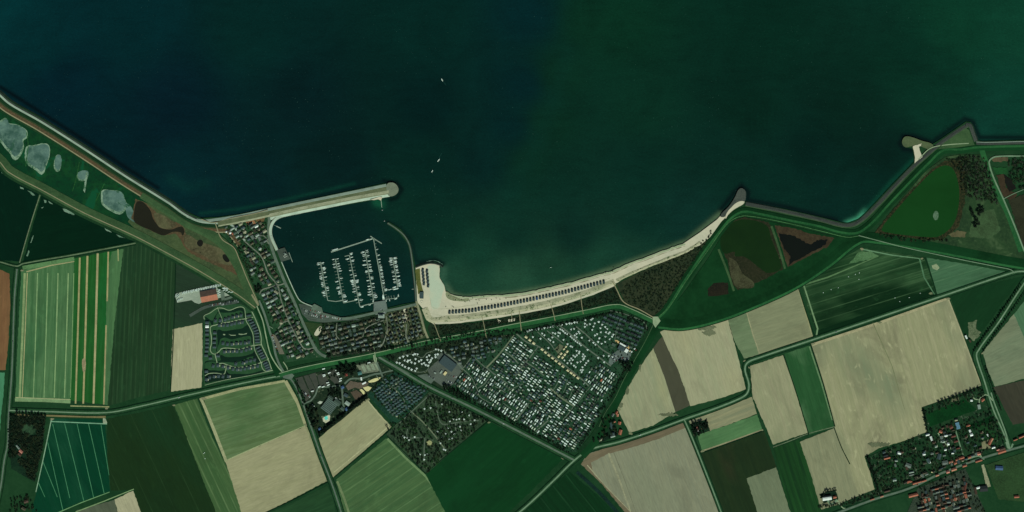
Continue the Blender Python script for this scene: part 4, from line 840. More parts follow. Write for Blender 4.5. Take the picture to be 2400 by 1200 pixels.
def scatter(pg, spacing, jit=.5, avoid=(), seed=0, keep=1.0):
    r = random.Random(seed); xs_ = [p[0] for p in pg]; ys_ = [p[1] for p in pg]; out = []
    y = min(ys_); k = 0
    while y < max(ys_):
        x = min(xs_)+(k % 2)*spacing/2
        while x < max(xs_):
            a = x+r.uniform(-jit, jit)*spacing; b = y+r.uniform(-jit, jit)*spacing
            if r.random() < keep and inpoly(a, b, pg) and not any(dist_pl(a, b, L) < d for L, d in avoid): out.append((a, b))
            x += spacing
        y += spacing*.87; k += 1
    return out
# ================================================================ THE MARINA
random.seed(21)
def zm(x, y): return (730+x/6.0, 540+y/6.0)
PONT = [ # line, boats on the west side, boats on the east side (zoom y)
 ([(125,445),(228,985)], [452,472,597,637,662,680,730,750,775,862,880,907], [462,528,543,558,597,662,805,820,848]),
 ([(335,400),(450,1020)], [403,468,510,712,790,805,850,868,885], [405,472,507,543,575,680,910,925,940,998]),
 ([(533,350),(680,1070)], [395,555,618,695,710,728,750,775,815,853], [328,343,382,425,440,640,708,722,736,805,888,905,918,985]),
 ([(755,300),(880,1020)], [295,305,335,355,418,478,565,578,700,780,820,858,895], [285,308,362,435,487,520,556,568,580,665,683,753,805,902,922,945]),
 ([(870,110),(1030,1000)], [], [270,352,410,448,492,518,532,555,570,605,620,645,660,710,740,752,800]),
 ([(1140,385),(1215,805)], [382,395,412,425,447,475,580,637,680,720], [390,402,438,452,465,495,512,522,555,572,600,650,702,718,742,755,772,788])]
ORD = ['1st', '2nd', '3rd', '4th', '5th', '6th']
M_pont = ground('pontoon_decking', (128,142,128), (112,126,114), s2=.8)
def pontoon(name, pts, w, label, fingers=()):
    e = empty(name, *zm(*pts[0]), z=0); tag(e, label, 'pontoon', 'marina pontoons'); ox, oy = W(*zm(*pts[0]))
    P = [W(*zm(*p)) for p in pts]; b = MB()
    for a, c in zip(P[:-1], P[1:]):
        dx, dy = c[0]-a[0], c[1]-a[1]; l = math.hypot(dx, dy); nx_, ny_ = -dy/l*w/2, dx/l*w/2
        vs = [(a[0]-ox+nx_, a[1]-oy+ny_, .65), (a[0]-ox-nx_, a[1]-oy-ny_, .65), (c[0]-ox-nx_, c[1]-oy-ny_, .65), (c[0]-ox+nx_, c[1]-oy+ny_, .65)]; vs += [(v[0], v[1], -.2) for v in vs]
        b.add(vs, [(0, 1, 2, 3), (0, 4, 5, 1), (1, 5, 6, 2), (2, 6, 7, 3), (3, 7, 4, 0)])
    obj('walkway', b.mesh('walkway', [M_pont]), e)
    for (a, c) in fingers:
        b = MB(); dx, dy = c[0]-a[0], c[1]-a[1]; l = math.hypot(dx, dy); nx_, ny_ = -dy/l*.4, dx/l*.4
        vs = [(a[0]-ox+nx_, a[1]-oy+ny_, .55), (a[0]-ox-nx_, a[1]-oy-ny_, .55), (c[0]-ox-nx_, c[1]-oy-ny_, .55), (c[0]-ox+nx_, c[1]-oy+ny_, .55)]; vs += [(v[0], v[1], -.1) for v in vs]
        b.add(vs, [(0, 1, 2, 3), (0, 4, 5, 1), (1, 5, 6, 2), (2, 6, 7, 3), (3, 7, 4, 0)]); obj('finger', b.mesh('finger', [M_pont]), e)
for pi_, (ln, wl, el_) in enumerate(PONT):
    (x0, y0), (x1, y1) = ln; A = W(*zm(x0, y0)); B_ = W(*zm(x1, y1)); dx, dy = B_[0]-A[0], B_[1]-A[1]; l = math.hypot(dx, dy); dx /= l; dy /= l
    px_, py_ = -dy, dx    # to the east (travelling south, left = east)
    ang = math.degrees(math.atan2(py_, px_)); fing = []
    t = 8.0
    while t < l-4:
        for s in (-1, 1):
            if pi_ == 4 and s < 0: continue
            c = (A[0]+dx*t, A[1]+dy*t); fing.append((c, (c[0]+px_*s*(9 if t > 60 or pi_ != 4 else 5), c[1]+py_*s*9)))
        t += 9.5
    where = ['outermost west', '2nd from west', '3rd from west', '4th from west', '5th from west', 'easternmost']
    pontoon('pontoon', [(x0, y0), (x1, y1)], 2.2, f'long straight marina pontoon with finger berths, {where[pi_]} in the harbour', fing)
    for s, lst in ((-1, wl), (1, el_)):
        for k, yy in enumerate(sorted(lst)):
            t = (yy-y0)/(y1-y0)*l; L = random.choice([7.5, 8, 8.5, 9, 10.5]) if pi_ != 4 else random.choice([6.5, 7, 8])
            if yy in (895, 478): L = 13
            bow = random.random() < .6; off = s*(2.2+L/2)
            cx, cy = A[0]+dx*t+px_*off, A[1]+dy*t+py_*off; kind = 'motor' if random.random() < .35 else 'sail'
            hm = M_hullb if random.random() < .12 else M_white
            n = ORD[pi_]; cn = 'navy-hulled' if hm is M_hullb else 'white'
            boat(cx/S+1200, 600-cy/S, L, ang+(0 if (s > 0) == bow else 180)+random.uniform(-2, 2), kind, f"{cn} {'motor cruiser' if kind=='motor' else 'sailing yacht'}, {ordn(k+1)} from north on {'west' if s<0 else 'east'} side of {n} pontoon from west", 'boats berthed in the marina', hm)
for pts, w, lb in (([(228,985),(340,1000),(440,985)],2,'narrow walkway joining the feet of the two westernmost pontoons'),([(450,1020),(640,980)],2,'walkway joining the feet of the second and third pontoons'),([(680,1070),(880,1020)],2.4,'walkway joining the third pontoon to the fourth'),
   ([(880,1020),(1030,990)],2.4,'walkway along the top of the square paved quay'),([(1030,835),(1115,830),(1210,808)],1.8,'short walkway joining the fifth pontoon to the easternmost'),([(1040,970),(1160,957),(1212,938),(1222,900)],1.6,'curved dinghy pontoon beside the paved quay'),
   ([(275,305),(865,115)],3.4,'outer wave-break pontoon running diagonally north of all berths'),([(828,80),(870,110),(988,185)],2.6,'short slanting pontoon at the tip of the outer wave-break'),([(1410,828),(1460,824)],1.4,'tiny landing stage on the inner side of the east mole'),([(467,365),(530,350)],1.8,'short stub jutting west from the third pontoon head')):
    fg = []
    if w == 1.6: fg = [(W(*zm(q, 965-(q-1040)*.1)), W(*zm(q-6, 925-(q-1040)*.1))) for q in (1065, 1090, 1125, 1165)]
    pontoon('pontoon', pts, w, lb, fg)
def pont_px(pts, w, lb):
    pontoon('landing_stage', [((x-730)*6, (y-540)*6) for x, y in pts], w, lb)
pont_px([(677,592),(685.5,614.5)], 1.8, 'narrow floating stage moored off the west quay platform'); pont_px([(673,608.5),(680,604)], 1.2, 'short gangway linking the west quay to its floating stage')
pont_px([(647.5,530),(658,535)], 2.6, 'detached short jetty in the northwest corner of the basin'); pont_px([(639,526),(647,529.8)], .7, 'thin footbridge out to the jetty in the northwest corner')
for (x, y, L, dg, k, lb) in [(1010,940,17,98,'motor','large white passenger boat moored alongside foot of the 5th pontoon'),(866,993,8,95,'motor','small white motor boat moored alone at the foot of the 4th pontoon'),(1045,826,9,10,'motor','white motor boat at the west end of the short east walkway'),(1048,842,9,14,'motor','white motor boat moored just south of the short east walkway'),
    (1100,832,9.5,14,'sail','yacht lying along the middle of the short east walkway'),(1168,798,11,14,'motor','white cruiser on the north side of the walkway at the easternmost pontoon foot'),(1172,826,11,12,'motor','white cruiser below the walkway at the easternmost pontoon foot'),(1200,820,11,12,'sail','white yacht below the foot of the easternmost pontoon'),
    (1186,960,9,18,'motor','white boat moored along the curved dinghy pontoon'),(1222,915,8,100,'motor','white boat at the north tip of the curved dinghy pontoon'),(1098,980,6.5,100,'motor','small white boat upright below the dinghy pontoon'),(1050,986,6.5,95,'motor','small white boat tied at the dinghy pontoon root'),
    (318,272,12,14,'sail','cream wooden ship at the west end of the outer wave-break'),(350,262,11,14,'sail','second cream sailing ship by the outer wave-break west end'),(787,128,9,20,'motor','small white boat beside the north part of the outer wave-break'),(835,122,7,16,'motor','tiny white boat near the wave-break tip'),(628,970,10,12,'motor','white cruiser on the walkway between second and third pontoon feet'),(712,1074,10,5,'motor','white cruiser lying south of the third pontoon foot'),(820,1046,8,12,'motor','grey-white boat on the walkway between third and fourth pontoons'),(478,998,11,8,'motor','white cruiser just east of the second pontoon foot')]:
    boat(*zm(x, y), L, dg, k, lb, 'boats berthed in the marina')
for x, y, L, dg, k, lb in ((1036,187,9,120,'motor','small white motor boat alone in open water at the top'),(1028,375.5,10,50,'sail','white yacht sailing off the tip of the harbour breakwater'),(1013,401,8,60,'sail','smaller white yacht following behind, off the breakwater tip'),(1291,627,4,15,'motor','tiny white dinghy in the bay off the beach houses')): boat(x, y, L, dg, k, lb, 'boats under way')
# wakes
Mwk = ground('wake_foam', (26,64,58), (16,52,46)); road('wake', [(1036.5,189),(1040,193),(1046,200)], .8, Mwk, z=.06); road('wake', [(1029,374),(1031,366),(1036,358)], .8, Mwk, z=.06)
# buoys beside the harbour mouth
def buoy():
    b = MB(); b.cyl((0, 0, -.3), (0, 0, .8), .9, .8, 10, 0); b.cyl((0, 0, .8), (0, 0, 2.6), .5, .1, 8, 0); b.cyl((0, 0, 2.6), (0, 0, 3.2), .35, .35, 6, 1); return b.mesh('buoy', [M_metal, M_wallw])
for x, y, lb in ((896,492.5,'grey mooring buoy beyond the thin spur of the breakwater'),(901,518,'grey buoy just off the tip of the curved east mole')): put('buoy', cached('buoy', buoy), x, y, 0, 0, 1.6, lb, 'buoy')

# ================================================================ BEACH HOUSES
M_bh = roofmat('slate')
def beach_house(x, y, deg, roof, label, group, L=8.8, B=6.0):
    e = empty('beach_house', x, y, 3.1, deg); tag(e, label, 'beach house', group)
    def wl():
        b = MB(); b.box(-L/2, L/2, -B/2, B/2, .3, 2.9)
        for sx in (-1, 0, 1):
            for sy in (-1, 1): b.box(sx*(L/2-.4)-.15, sx*(L/2-.4)+.15, sy*(B/2-.3)-.15, sy*(B/2-.3)+.15, -1.5, .31)
        b.add([(-L/2, -B/2, 2.9), (-L/2, B/2, 2.9), (-L/2, 0, 5.2)], [(0, 2, 1)]); b.add([(L/2-.9, -B/2, 2.9), (L/2-.9, B/2, 2.9), (L/2-.9, 0, 5.2)], [(0, 1, 2)]); return b.mesh('wall', [M_wood])
    def rf():   # barrel-like mansard in four pitches, clipped end to seaward
        b = MB(); pr = [(-B/2-.3, 2.7), (-B/2+.5, 4.1), (0, 5.4), (B/2-.5, 4.1), (B/2+.3, 2.7)]; ends = [(-L/2-.3, 1), (L/2-1.3, 1), (L/2+.4, .45)]
        vs = [(xx, yy*s, 2.7+(zz-2.7)*(1 if s == 1 else .6)) for xx, s in ends for yy, zz in pr]; fs = [(i*5+j, (i+1)*5+j, (i+1)*5+j+1, i*5+j+1) for i in range(2) for j in range(4)]
        vs += [(v[0], v[1], v[2]-.18) for v in vs]; fs2 = [tuple(q+15 for q in f[::-1]) for f in fs]
        b.add(vs, fs+fs2+[(0, 1, 2, 3, 4), (14, 13, 12, 11, 10)]); return b.mesh('roof', [roofmat(roof)])
    obj('wall', cached('bhw', wl), e); obj('roof', cached(('bhr', roof), rf), e)
    def dk():
        b = MB(); b.box(L/2, L/2+2.4, -B/2, B/2, .1, .3); b.box(L/2+2.3, L/2+2.4, -B/2, B/2, .3, 1.1); return b.mesh('deck', [M_deck])
    def gl():
        b = MB(); b.box(L/2-.02, L/2+.06, -B/2+.5, B/2-.5, .4, 2.5); return b.mesh('window', [M_glass])
    obj('deck', cached('bhd', dk), e); obj('window', cached('bhg', gl), e)
BH = catmull(zz([(375,690),(600,673),(660,660),(840,630),(1020,595),(1200,558),(1435,508),(1600,465),(1820,406)], 960, 560, 4.0), 20)
cum = [0]
for a, b_ in zip(BH[:-1], BH[1:]): cum.append(cum[-1]+math.hypot(b_[0]-a[0], b_[1]-a[1]))
NB = 49
for i in range(NB):
    t = cum[-1]*i/(NB-1); j = next((k for k in range(1, len(cum)) if cum[k] >= t), len(cum)-1); f = (t-cum[j-1])/(cum[j]-cum[j-1]+1e-9)
    x = BH[j-1][0]+(BH[j][0]-BH[j-1][0])*f; y = BH[j-1][1]+(BH[j][1]-BH[j-1][1])*f; dx = BH[j][0]-BH[j-1][0]; dy = BH[j][1]-BH[j-1][1]
    dg = math.degrees(math.atan2(-dy, dx))+90-12
    rc = 'slate' if i != 27 else 'dark blue'
    beach_house(x, y-.4, dg, rc, ('blue-roofed' if i == 27 else 'dark-roofed')+f' beach house, {ordn(i+1)} from the west in the long row on the sand', 'beach houses in a long row on the sand')
    # trodden sand and terrace behind each house
for c, xs_, ys_ in (('west', 991, [634,641.5,649,657.5,665]), ('east', 1001, [636,645,653,661,670])):
    for k, yy in enumerate(ys_):
        x = xs_+k*.75; beach_house(x-.3, yy, 80, 'slate', f'dark-roofed beach house in the {c} column by the mole, {ordn(k+1)} from the north', 'beach houses in two columns by the mole')
house('beach_restaurant', 988.5, 692, 19, 11, 88, 'slate', 'large square dark-roofed beach restaurant south of the beach house columns', 'restaurant', hw=3.4, hr=0)
def ring():
    b = MB(); n = 14
    for i in range(n-3):
        a0, a1 = 2*math.pi*i/n-.2, 2*math.pi*(i+1)/n-.2
        vs = [(r*math.cos(a), r*math.sin(a), z) for z in (-.5, 1.0) for r, a in ((3.4, a0), (4.0, a0), (4.0, a1), (3.4, a1))]; b.add(vs, [(4, 5, 6, 7), (1, 2, 6, 5), (3, 0, 4, 7), (0, 1, 5, 4), (2, 3, 7, 6)])
    return b.mesh('round_wall', [M_wallw])
put('round_wall', ring(), 988.5, 707, 3.0, 0, 1, 'low curved white wall on the sand below the restaurant', 'wall')
# small beach things: windbreaks and stored cabins seen as specks
def cabin():
    b = MB(); b.box(-1, 1, -1, 1, -.5, 2.1, 0); b.add([(-1.2, -1.2, 2.1), (1.2, -1.2, 2.1), (1.2, 1.2, 2.1), (-1.2, 1.2, 2.1), (0, -1.2, 2.9), (0, 1.2, 2.9)], [(0, 1, 4), (2, 3, 5), (1, 2, 5, 4), (3, 0, 4, 5)], 1); return b.mesh('beach_cabin', [M_wallw, roofmat('dark brown')])
spots = [(1068,703),(1082,702),(1108,699),(1116,703),(1123,704),(1134,696),(1140,702),(1152,703),(1163,699),(1172,702),(1186,700),(1060,718),(1045,719),(1063,720),(1090,708),(1101,706),(1119,711),(1052,694),(1420,640),(1436,636),(1438,628)]
for k, (x, y) in enumerate(sorted(spots)): put('beach_cabin', cached('cabin', cabin), x, y, 2.95, random.uniform(0, 90), .8, f'tiny dark-roofed beach cabin, {ordn(k+1)} from the west along the open sand', 'beach cabin', 'small cabins on the open beach')

# ================================================================ WATER VILLA PARK
random.seed(5)
def zv(x, y): return (400+x/4.8, 660+y/4.8)
M_canal = watermat('canal_water', (12,36,22), (16,44,28))
for q in ([(480,440),(540,330),(600,318),(660,335),(750,300),(810,300),(830,350),(835,420),(820,410),(800,330),(700,345),(600,350),(540,350),(500,390),(480,440),(470,490),(440,450),(400,430),(390,400)],
          [(530,545),(600,560),(700,545),(800,530),(845,500),(870,490),(890,540),(920,600),(930,700),(910,690),(900,620),(850,615),(760,635),(680,650),(610,630),(560,650),(545,700),(525,740),(520,790),(510,780),(530,700),(525,620)],
          [(560,830),(620,850),(720,850),(820,840),(920,810),(950,780),(980,860),(1010,900),(960,910),(950,850),(880,850),(820,880),(780,900),(700,910),(640,905),(580,905),(400,910),(380,990),(400,980),(440,1000),(480,1000),(560,1005),(620,1000),(660,1040),(720,1040),(880,1040),(1000,1010),(1030,1000),(1050,1010),(880,1060),(700,1090),(600,1110),(500,1120),(400,1140),(385,1130),(385,910),(450,890),(560,890)],):
    poly('canal', [zv(*p) for p in q], M_canal, smooth=True, z=2.96+random.random()*.02)
for q in ([(650,590),(680,600),(735,600),(730,608),(680,608)],[(765,585),(820,590),(860,578),(855,590),(800,600),(765,596)],[(590,588),(615,592),(612,604),(592,602)]): poly('sand_bar', [zv(*p) for p in q], M_cpath, z=3.0)
for L, w in (([(378,425),(378,385),(440,355),(525,300),(590,300),(660,322),(750,290),(800,285),(830,305),(840,360),(850,440),(890,510),(925,590),(935,700),(950,780),(985,850),(1020,920),(1030,970),(1070,1008),(1170,990)],1.5),([(528,290),(545,340),(575,410),(585,460)],1.1),([(930,400),(860,415),(780,428),(660,455),(590,465),(500,490),(455,505),(445,540),(458,620),(458,700),(445,760),(460,800),(500,815),(540,790),(580,752),(680,750),(780,760),(850,740),(930,720),(1020,710)],1.9),
    ([(500,820),(520,900),(525,920),(590,920),(660,945),(740,965),(850,955),(960,930),(1080,885),(1110,860)],1.9),([(633,940),(618,1000),(600,1040),(520,1030),(430,1035),(385,1060)],1.7),([(840,200),(880,270),(930,370),(970,460),(1005,560),(1020,640),(1020,700),(1060,790),(1100,880),(1135,985)],2.0),([(385,1165),(600,1110),(900,1055),(1170,995)],1.0)):
    road('path', [zv(*p) for p in L], w, M_cpath, z=3.05+random.random()*.06)
VR = [('north row above the northern lane', [(505,440),(560,438),(615,428),(655,415),(700,400),(745,388),(792,380)], 80, 0), ('row just below the northern lane', [(550,492),(595,492),(640,490),(685,480),(722,470),(768,462),(808,457)], 80, 0),
 ('middle row above the central lane', [(590,695),(640,705),(690,705),(742,697),(790,695),(840,690),(880,682)], 85, 0), ('row just below the central lane', [(605,790),(652,785),(702,785),(748,785),(798,782),(850,768),(890,755)], 85, 0),
 ('row above the southern lane', [(735,925),(815,915),(855,900),(900,890),(945,880)], 70, 0), ('row below the southern lane', [(480,950),(532,945),(590,955),(648,970),(703,985),(750,990),(790,990),(835,980),(880,970),(928,965),(980,950)], 80, 0), ('bottom row at the southwest corner', [(405,1100),(440,1080),(490,1068),(540,1065),(590,1068),(650,1065)], 75, 0)]
for nm, pts, dg, _ in VR:
    for k, (x, y) in enumerate(pts):
        house('water_villa', *zv(x, y), 8.5, 7.5, dg+random.uniform(-6, 6), 'slate', f'dark square villa in the {nm}, {ordn(k+1)} from the west', 'villa', 'villas of the water park', hw=3, hr=1.6, hip=True, win=1, terr=random.choice([1, 2]))
for nm, pts in (('westernmost column', [(412,460),(412,505),(412,545),(412,590),(414,650),(414,690),(412,735),(408,780),(402,830),(405,1010)]), ('second column from the west', [(500,575),(497,635),(492,685),(495,735),(450,860),(535,835)])):
    for k, (x, y) in enumerate(pts):
        r_ = 'white' if (x, y) == (412, 505) else 'slate'
        house('water_villa', *zv(x, y), 9.5, 7.5, random.uniform(-4, 4), r_, f"{'white' if r_=='white' else 'dark'}-roofed villa in the {nm} of the water park, {ordn(k+1)} from the north", 'villa', 'villas of the water park', hw=3, hr=1.6, win=1)
for k, (x, y) in enumerate([(880,380),(890,430),(912,460),(928,490),(945,520),(960,550),(970,580),(972,615),(975,650),(978,680),(980,745),(1000,775),(1015,805),(1030,830),(1045,855),(1065,915),(1080,940),(1090,965),(1100,990)]):
    house('terrace_villa', *zv(x, y), 13, 5.0, [8,14,20,24,22,18,8,4,2,0][k] if k < 10 else 24, 'slate', f'long narrow dark villa in the eastern ladder of villas, {ordn(k+1)} from the north', 'villa', 'long villas in the eastern ladder', hw=3, hr=1.2, win=2, chimney=False)

# ================================================================ MARINA YARD
poly('yard', [zv(*p) for p in [(45,140),(160,108),(330,70),(560,25),(650,70),(730,142),(600,168),(530,190),(355,230),(320,252),(270,236),(235,208),(75,238),(60,190)]], M_gravel, z=2.97)
poly('yard', [zv(*p) for p in [(545,60),(600,60),(610,200),(575,215),(560,150)]], M_asph, z=2.99)
road('car_park', [zv(*p) for p in [(215,385),(290,340),(360,300),(450,270),(550,255),(650,245),(740,225),(800,190)]], 7, M_asphd, z=3.0)
road('road', [zv(*p) for p in [(600,200),(640,190),(750,150),(800,150),(835,190),(870,250)]], 5, M_asph, z=3.05)
e = empty('boat_hall', *zv(432,158), z=Z0, deg=11); tag(e, 'large boat hall, orange roof painted sunlit on south slope and shaded on north', 'boat hall')
obj('wall', wall_mesh(48, 31, 6, 3.6, M_wallw, False), e)
def halfroof(s, m):
    b = MB(); vs = [(-24.6, 0, 9.7), (24.6, 0, 9.7), (24.6, s*16.2, 5.9), (-24.6, s*16.2, 5.9)]; vs += [(v[0], v[1], v[2]+.3) for v in vs]
    fs = [(0, 1, 2, 3), (7, 6, 5, 4), (0, 4, 5, 1), (1, 5, 6, 2), (2, 6, 7, 3), (3, 7, 4, 0)]; b.add(vs, fs if s > 0 else [f[::-1] for f in fs])
    for i in range(-4, 5): b.box(i*5-.15, i*5+.15, min(s*.5, s*14), max(s*.5, s*14), 9.9, 9.95) if False else None
    return b.mesh('roof', [m])
obj('roof', halfroof(-1, plain('orange_hall_roof', (178,112,86), .7, .2, .12, .15)), e)['label'] = 'south roof slope painted brighter orange for sunlight'  # sunlight on the south slope is painted into its colour
obj('roof', halfroof(1, plain('brown_hall_roof', (92,76,66), .7, .2, .15, .15)), e)['label'] = 'north roof slope painted browner for shade'  # same roof, with shade painted into the north slope's colour
for k in range(4):
    b = MB(); b.box(-2.2, 2.2, -.1, .1, 0, 4.5); d = obj('hall_door', b.mesh('hall_door', [M_door]), e); d.location = (-15+k*10, -15.6, 0)
k = 0
def yardboat(x, y, L, dg, lb, gp):
    boat(x, y, L, dg, 'motor' if random.random() < .4 else 'sail', lb, gp, None, 4.0)
top = [(x, 128-(x-140)*.215) for x in range(140, 570, 19)]
for k, (x, y) in enumerate(top): yardboat(*zv(x+random.uniform(-3, 3), y), random.choice([8.5, 9.5, 10.5]), 70+random.uniform(-6, 6), f'white boat stored ashore on the north edge of the yard, {ordn(k+1)} from the west', 'boats along the north edge of the yard')
for k, (x, y) in enumerate([(60,150),(58,165),(72,158),(75,178),(88,146),(90,165),(85,205),(100,200),(115,196),(130,192),(80,218)]): yardboat(*zv(x, y), random.choice([6, 7, 8]), 60+random.uniform(-20, 20), f'white boat stored at the west end of the yard, {ordn(k+1)} from the first corner', 'boats at the west end of the yard')
for k, (x, y) in enumerate([(600,72),(610,82),(625,76),(637,84),(600,98),(630,100),(545,90),(540,105),(548,120),(535,132),(545,145),(655,115),(690,118),(480,80),(498,84)]): yardboat(*zv(x, y), random.choice([8, 9, 10]), 10+random.uniform(-12, 12), f'white boat stored east of the orange hall, {ordn(k+1)} in the loose group', 'boats stored east of the orange hall')
for k, (x, y) in enumerate([(440,95-0),(290,155),(312,200)]): pass

# ================================================================ CARS
random.seed(9)
def cars(spots, dgf, where, group, z=3.12):
    spots = sorted(spots)
    for k, (x, y) in enumerate(spots):
        c = random.choice(['white', 'white', 'black', 'silver', 'silver', 'dark blue', 'grey', 'red'])
        put('parked_car', cached(('car', c), lambda: car_mesh(c)), x, y, z, dgf(x, y)+random.choice([0, 180]), 1.05, f'{c} car parked {where}, {ordn(k+1)} from the west', 'car', group)
def along(a, b, n, jit=.3, keep=.8): return [(a[0]+(b[0]-a[0])*i/(n-1)+random.uniform(-jit, jit), a[1]+(b[1]-a[1])*i/(n-1)+random.uniform(-jit, jit)) for i in range(n) if random.random() < keep]
cars(along((708,724),(740,738),12)+along((742,738),(800,748),18)+along((715,734),(760,747),12)+along((728,727),(750,732),7), lambda x, y: 70, 'in the curved harbour car park', 'cars in the harbour car park')
cars(along(zv(430,272),zv(560,245),10)+along(zv(580,258),zv(760,228),12)+along(zv(600,238),zv(740,212),8), lambda x, y: 78, 'on the dark strip south of the orange hall', 'cars south of the orange hall')
cars(along((638,787),(651,824),16, keep=.9), lambda x, y: 20, 'beside the dike road by the pinkish gravel', 'cars beside the dike road', z=4.4)
cars(along((1040,878),(1052,904),5)+along((1052,880),(1072,884),8)+along((1046,892),(1060,898),7)+along((1004,880),(1018,888),6), lambda x, y: 60, 'outside the campsite reception', 'cars outside the campsite reception')
cars(along((1436,828),(1452,842),9)+along((1434,838),(1446,846),7)+along((1455,838),(1473,842),6), lambda x, y: 50, 'by the campsite pool building', 'cars by the campsite pool building')
cars(along((716,922),(726,930),6)+along((712,918),(716,926),3)+along((892,722),(900,732),5,keep=.7), lambda x, y: 55, 'in the bottom corner of the leisure car park', 'cars in the leisure car park')

# ================================================================ LEISURE CENTRE AND CAR PARK
def zl(x, y): return (680+x/7.06, 840+y/7.06)
M_lot = ground('tarmac_bays', (66,70,62), (58,64,56), (82,84,74), s1=.05, s2=.4, amt=.5)
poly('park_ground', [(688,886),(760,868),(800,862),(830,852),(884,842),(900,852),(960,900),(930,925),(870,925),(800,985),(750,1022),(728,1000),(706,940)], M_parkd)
for q in ([(90,330),(200,300),(350,640),(250,720),(180,560)],[(225,290),(300,275),(420,520),(370,600),(300,480)],[(310,270),(420,235),(480,470),(430,520)],[(450,280),(560,240),(670,430),(560,490),(490,470)],[(620,220),(750,170),(850,400),(740,420),(660,340)]):
    poly('car_park', [zl(*p) for p in q], M_lot)
for L, w in (([(200,770),(250,740),(340,700),(420,600),(470,490),(640,470),(830,450)],3.5),([(850,460),(860,520),(870,660),(880,760),(900,850)],4),([(900,420),(1000,340),(1180,330),(1400,260),(1500,250)],4),([(1430,60),(1480,180),(1530,300),(1570,400)],4),([(1500,250),(1600,220),(1700,200)],3),([(790,680),(870,670)],3)): road('lane', [zl(*p) for p in L], w, M_asph, z=3.05+random.random()*.05)
poly('sports_court', [zl(*p) for p in [(1090,112),(1430,52),(1485,185),(1460,215),(1195,255)]], ground('court_surround', (104,110,92), (92,98,84)), z=3.0)
for k, x in enumerate((1170, 1245, 1320, 1390)):
    poly('sports_court', [zl(*p) for p in [(x, 120-(x-1170)*.15), (x+48, 112-(x-1170)*.15), (x+100, 215-(x-1170)*.17), (x+52, 225-(x-1170)*.17)]], ground('pale_court', (122,134,112), (114,126,106)), z=3.05)
poly('play_court', [zl(*p) for p in [(885,185),(930,170),(955,290),(905,300)]], ground('red_court', (128,62,56), (116,58,52)), z=3.05)
poly('play_area', [zl(*p) for p in [(1000,560),(1100,520),(1200,600),(1090,700)]], ground('brown_play_area', (84,72,60), (76,68,56), (100,86,72)), z=3.05)
poly('plaza', [zl(*p) for p in [(920,460),(1000,370),(1120,400),(1300,400),(1280,450),(1150,510),(1080,480),(960,530)]], ground('brown_plaza', (96,84,72), (80,74,62), (116,104,90), s2=.5, amt=.7), z=3.03, rough=.4)
for q in ([(1205,480),(1290,460),(1350,480),(1300,540),(1260,545)],[(1150,520),(1185,505),(1250,570),(1215,600)],[(1290,380),(1400,330),(1500,310),(1500,340),(1400,390),(1310,400)]): poly('sandpit', [zl(*p) for p in q], ground('yellow_sand', (196,188,136), (182,172,124)), z=3.08, rough=.4)
e = empty('leisure_pool', *zl(650,790), z=Z0, deg=-37); tag(e, 'sprawling leisure pool complex with parallel grey-green roof strips', 'pool complex')
b = MB(); b.box(-17, 17, -19, 19, -1, 4.0); b.box(2, 22, 16, 30, -1, 4.5); b.box(-20, -4, 18, 27, -1, 4); obj('wall', b.mesh('wall', [M_wallw]), e)
for i in range(8):
    b = MB(); y0 = -19+i*4.75
    vs = [(-17.5, y0, 4.0), (17.5, y0, 4.0), (17.5, y0+4.6, 4.0), (-17.5, y0+4.6, 4.0), (-17.5, y0+3.2, 6.0), (17.5, y0+3.2, 6.0)]
    b.add(vs, [(0, 1, 5, 4), (2, 3, 4, 5), (0, 4, 3), (1, 2, 5)]); obj('roof', b.mesh('roof', [plain('pool_roof', (84,104,96), .5, .3)]), e)
    b = MB(); b.box(-17, 17, y0+4.6, y0+4.74, 4.0, 4.2); obj('gutter', b.mesh('gutter', [roofmat('pale grey')]), e)
for q in ((2, 22, 16, 30, 4.52), (-20, -4, 18.2, 27, 4.02)):
    b = MB(); x0, x1, y0, y1, z = q; ym = (y0+y1)/2; vs = [(x0-.4, y0-.4, z), (x1+.4, y0-.4, z), (x1+.4, y1+.4, z), (x0-.4, y1+.4, z), (x0, ym, z+2.4), (x1, ym, z+2.4)]
    b.add(vs, [(0, 1, 5, 4), (2, 3, 4, 5), (0, 4, 3), (1, 2, 5)]); obj('roof', b.mesh('roof', [roofmat('green grey')]), e)
poly('pool_terrace', [zl(*p) for p in [(535,985),(640,930),(665,950),(655,1030),(590,1070),(545,1040)]], ground('cream_paving', (186,184,156), (170,170,146)), z=3.02)
poly('swimming_pool', [zl(*p) for p in [(570,965),(620,950),(625,1000),(600,1022),(570,1005)]], ground('pool_water', (96,206,186), (80,190,172)), z=3.12)
poly('plaza', [zl(*p) for p in [(450,735),(490,705),(540,715),(520,745),(490,758)]], ground('white_paving', (170,176,160), (150,158,144)), z=3.1)
for x, y, L, B, dg, r_, lb in ((868,478,8,8,30,'dark blue','small dark blue-roofed kiosk beside the leisure car park'),(925,610,12,9,-30,'slate','dark flat building on the east lane of the leisure centre'),(950,745,14,10,-35,'pale grey','pale grey building southeast of the pool complex'),(870,835,12,8,-35,'green grey','grey-green building below the pool complex'),(940,835,10,8,40,'dark blue','blue-roofed hut at the south corner of the leisure centre'),(1155,245,11,9,15,'teal','teal-roofed building between red court and sports courts'),(1180,338,4,9,8,'white','small white building beside the brown plaza'),(1225,410,12,4,28,'white','white narrow building beside the sandpits'),(490,1165,7,6,20,'dark blue','small blue-roofed hut in the southern trees'),(765,665,7,3,-45,'white','small white canopy at the pool entrance')):
    house('park_building', *zl(x, y), L, B, dg, r_, lb, 'building', hw=3.2, hr=1.4 if r_ not in ('white',) else 0, chimney=False)
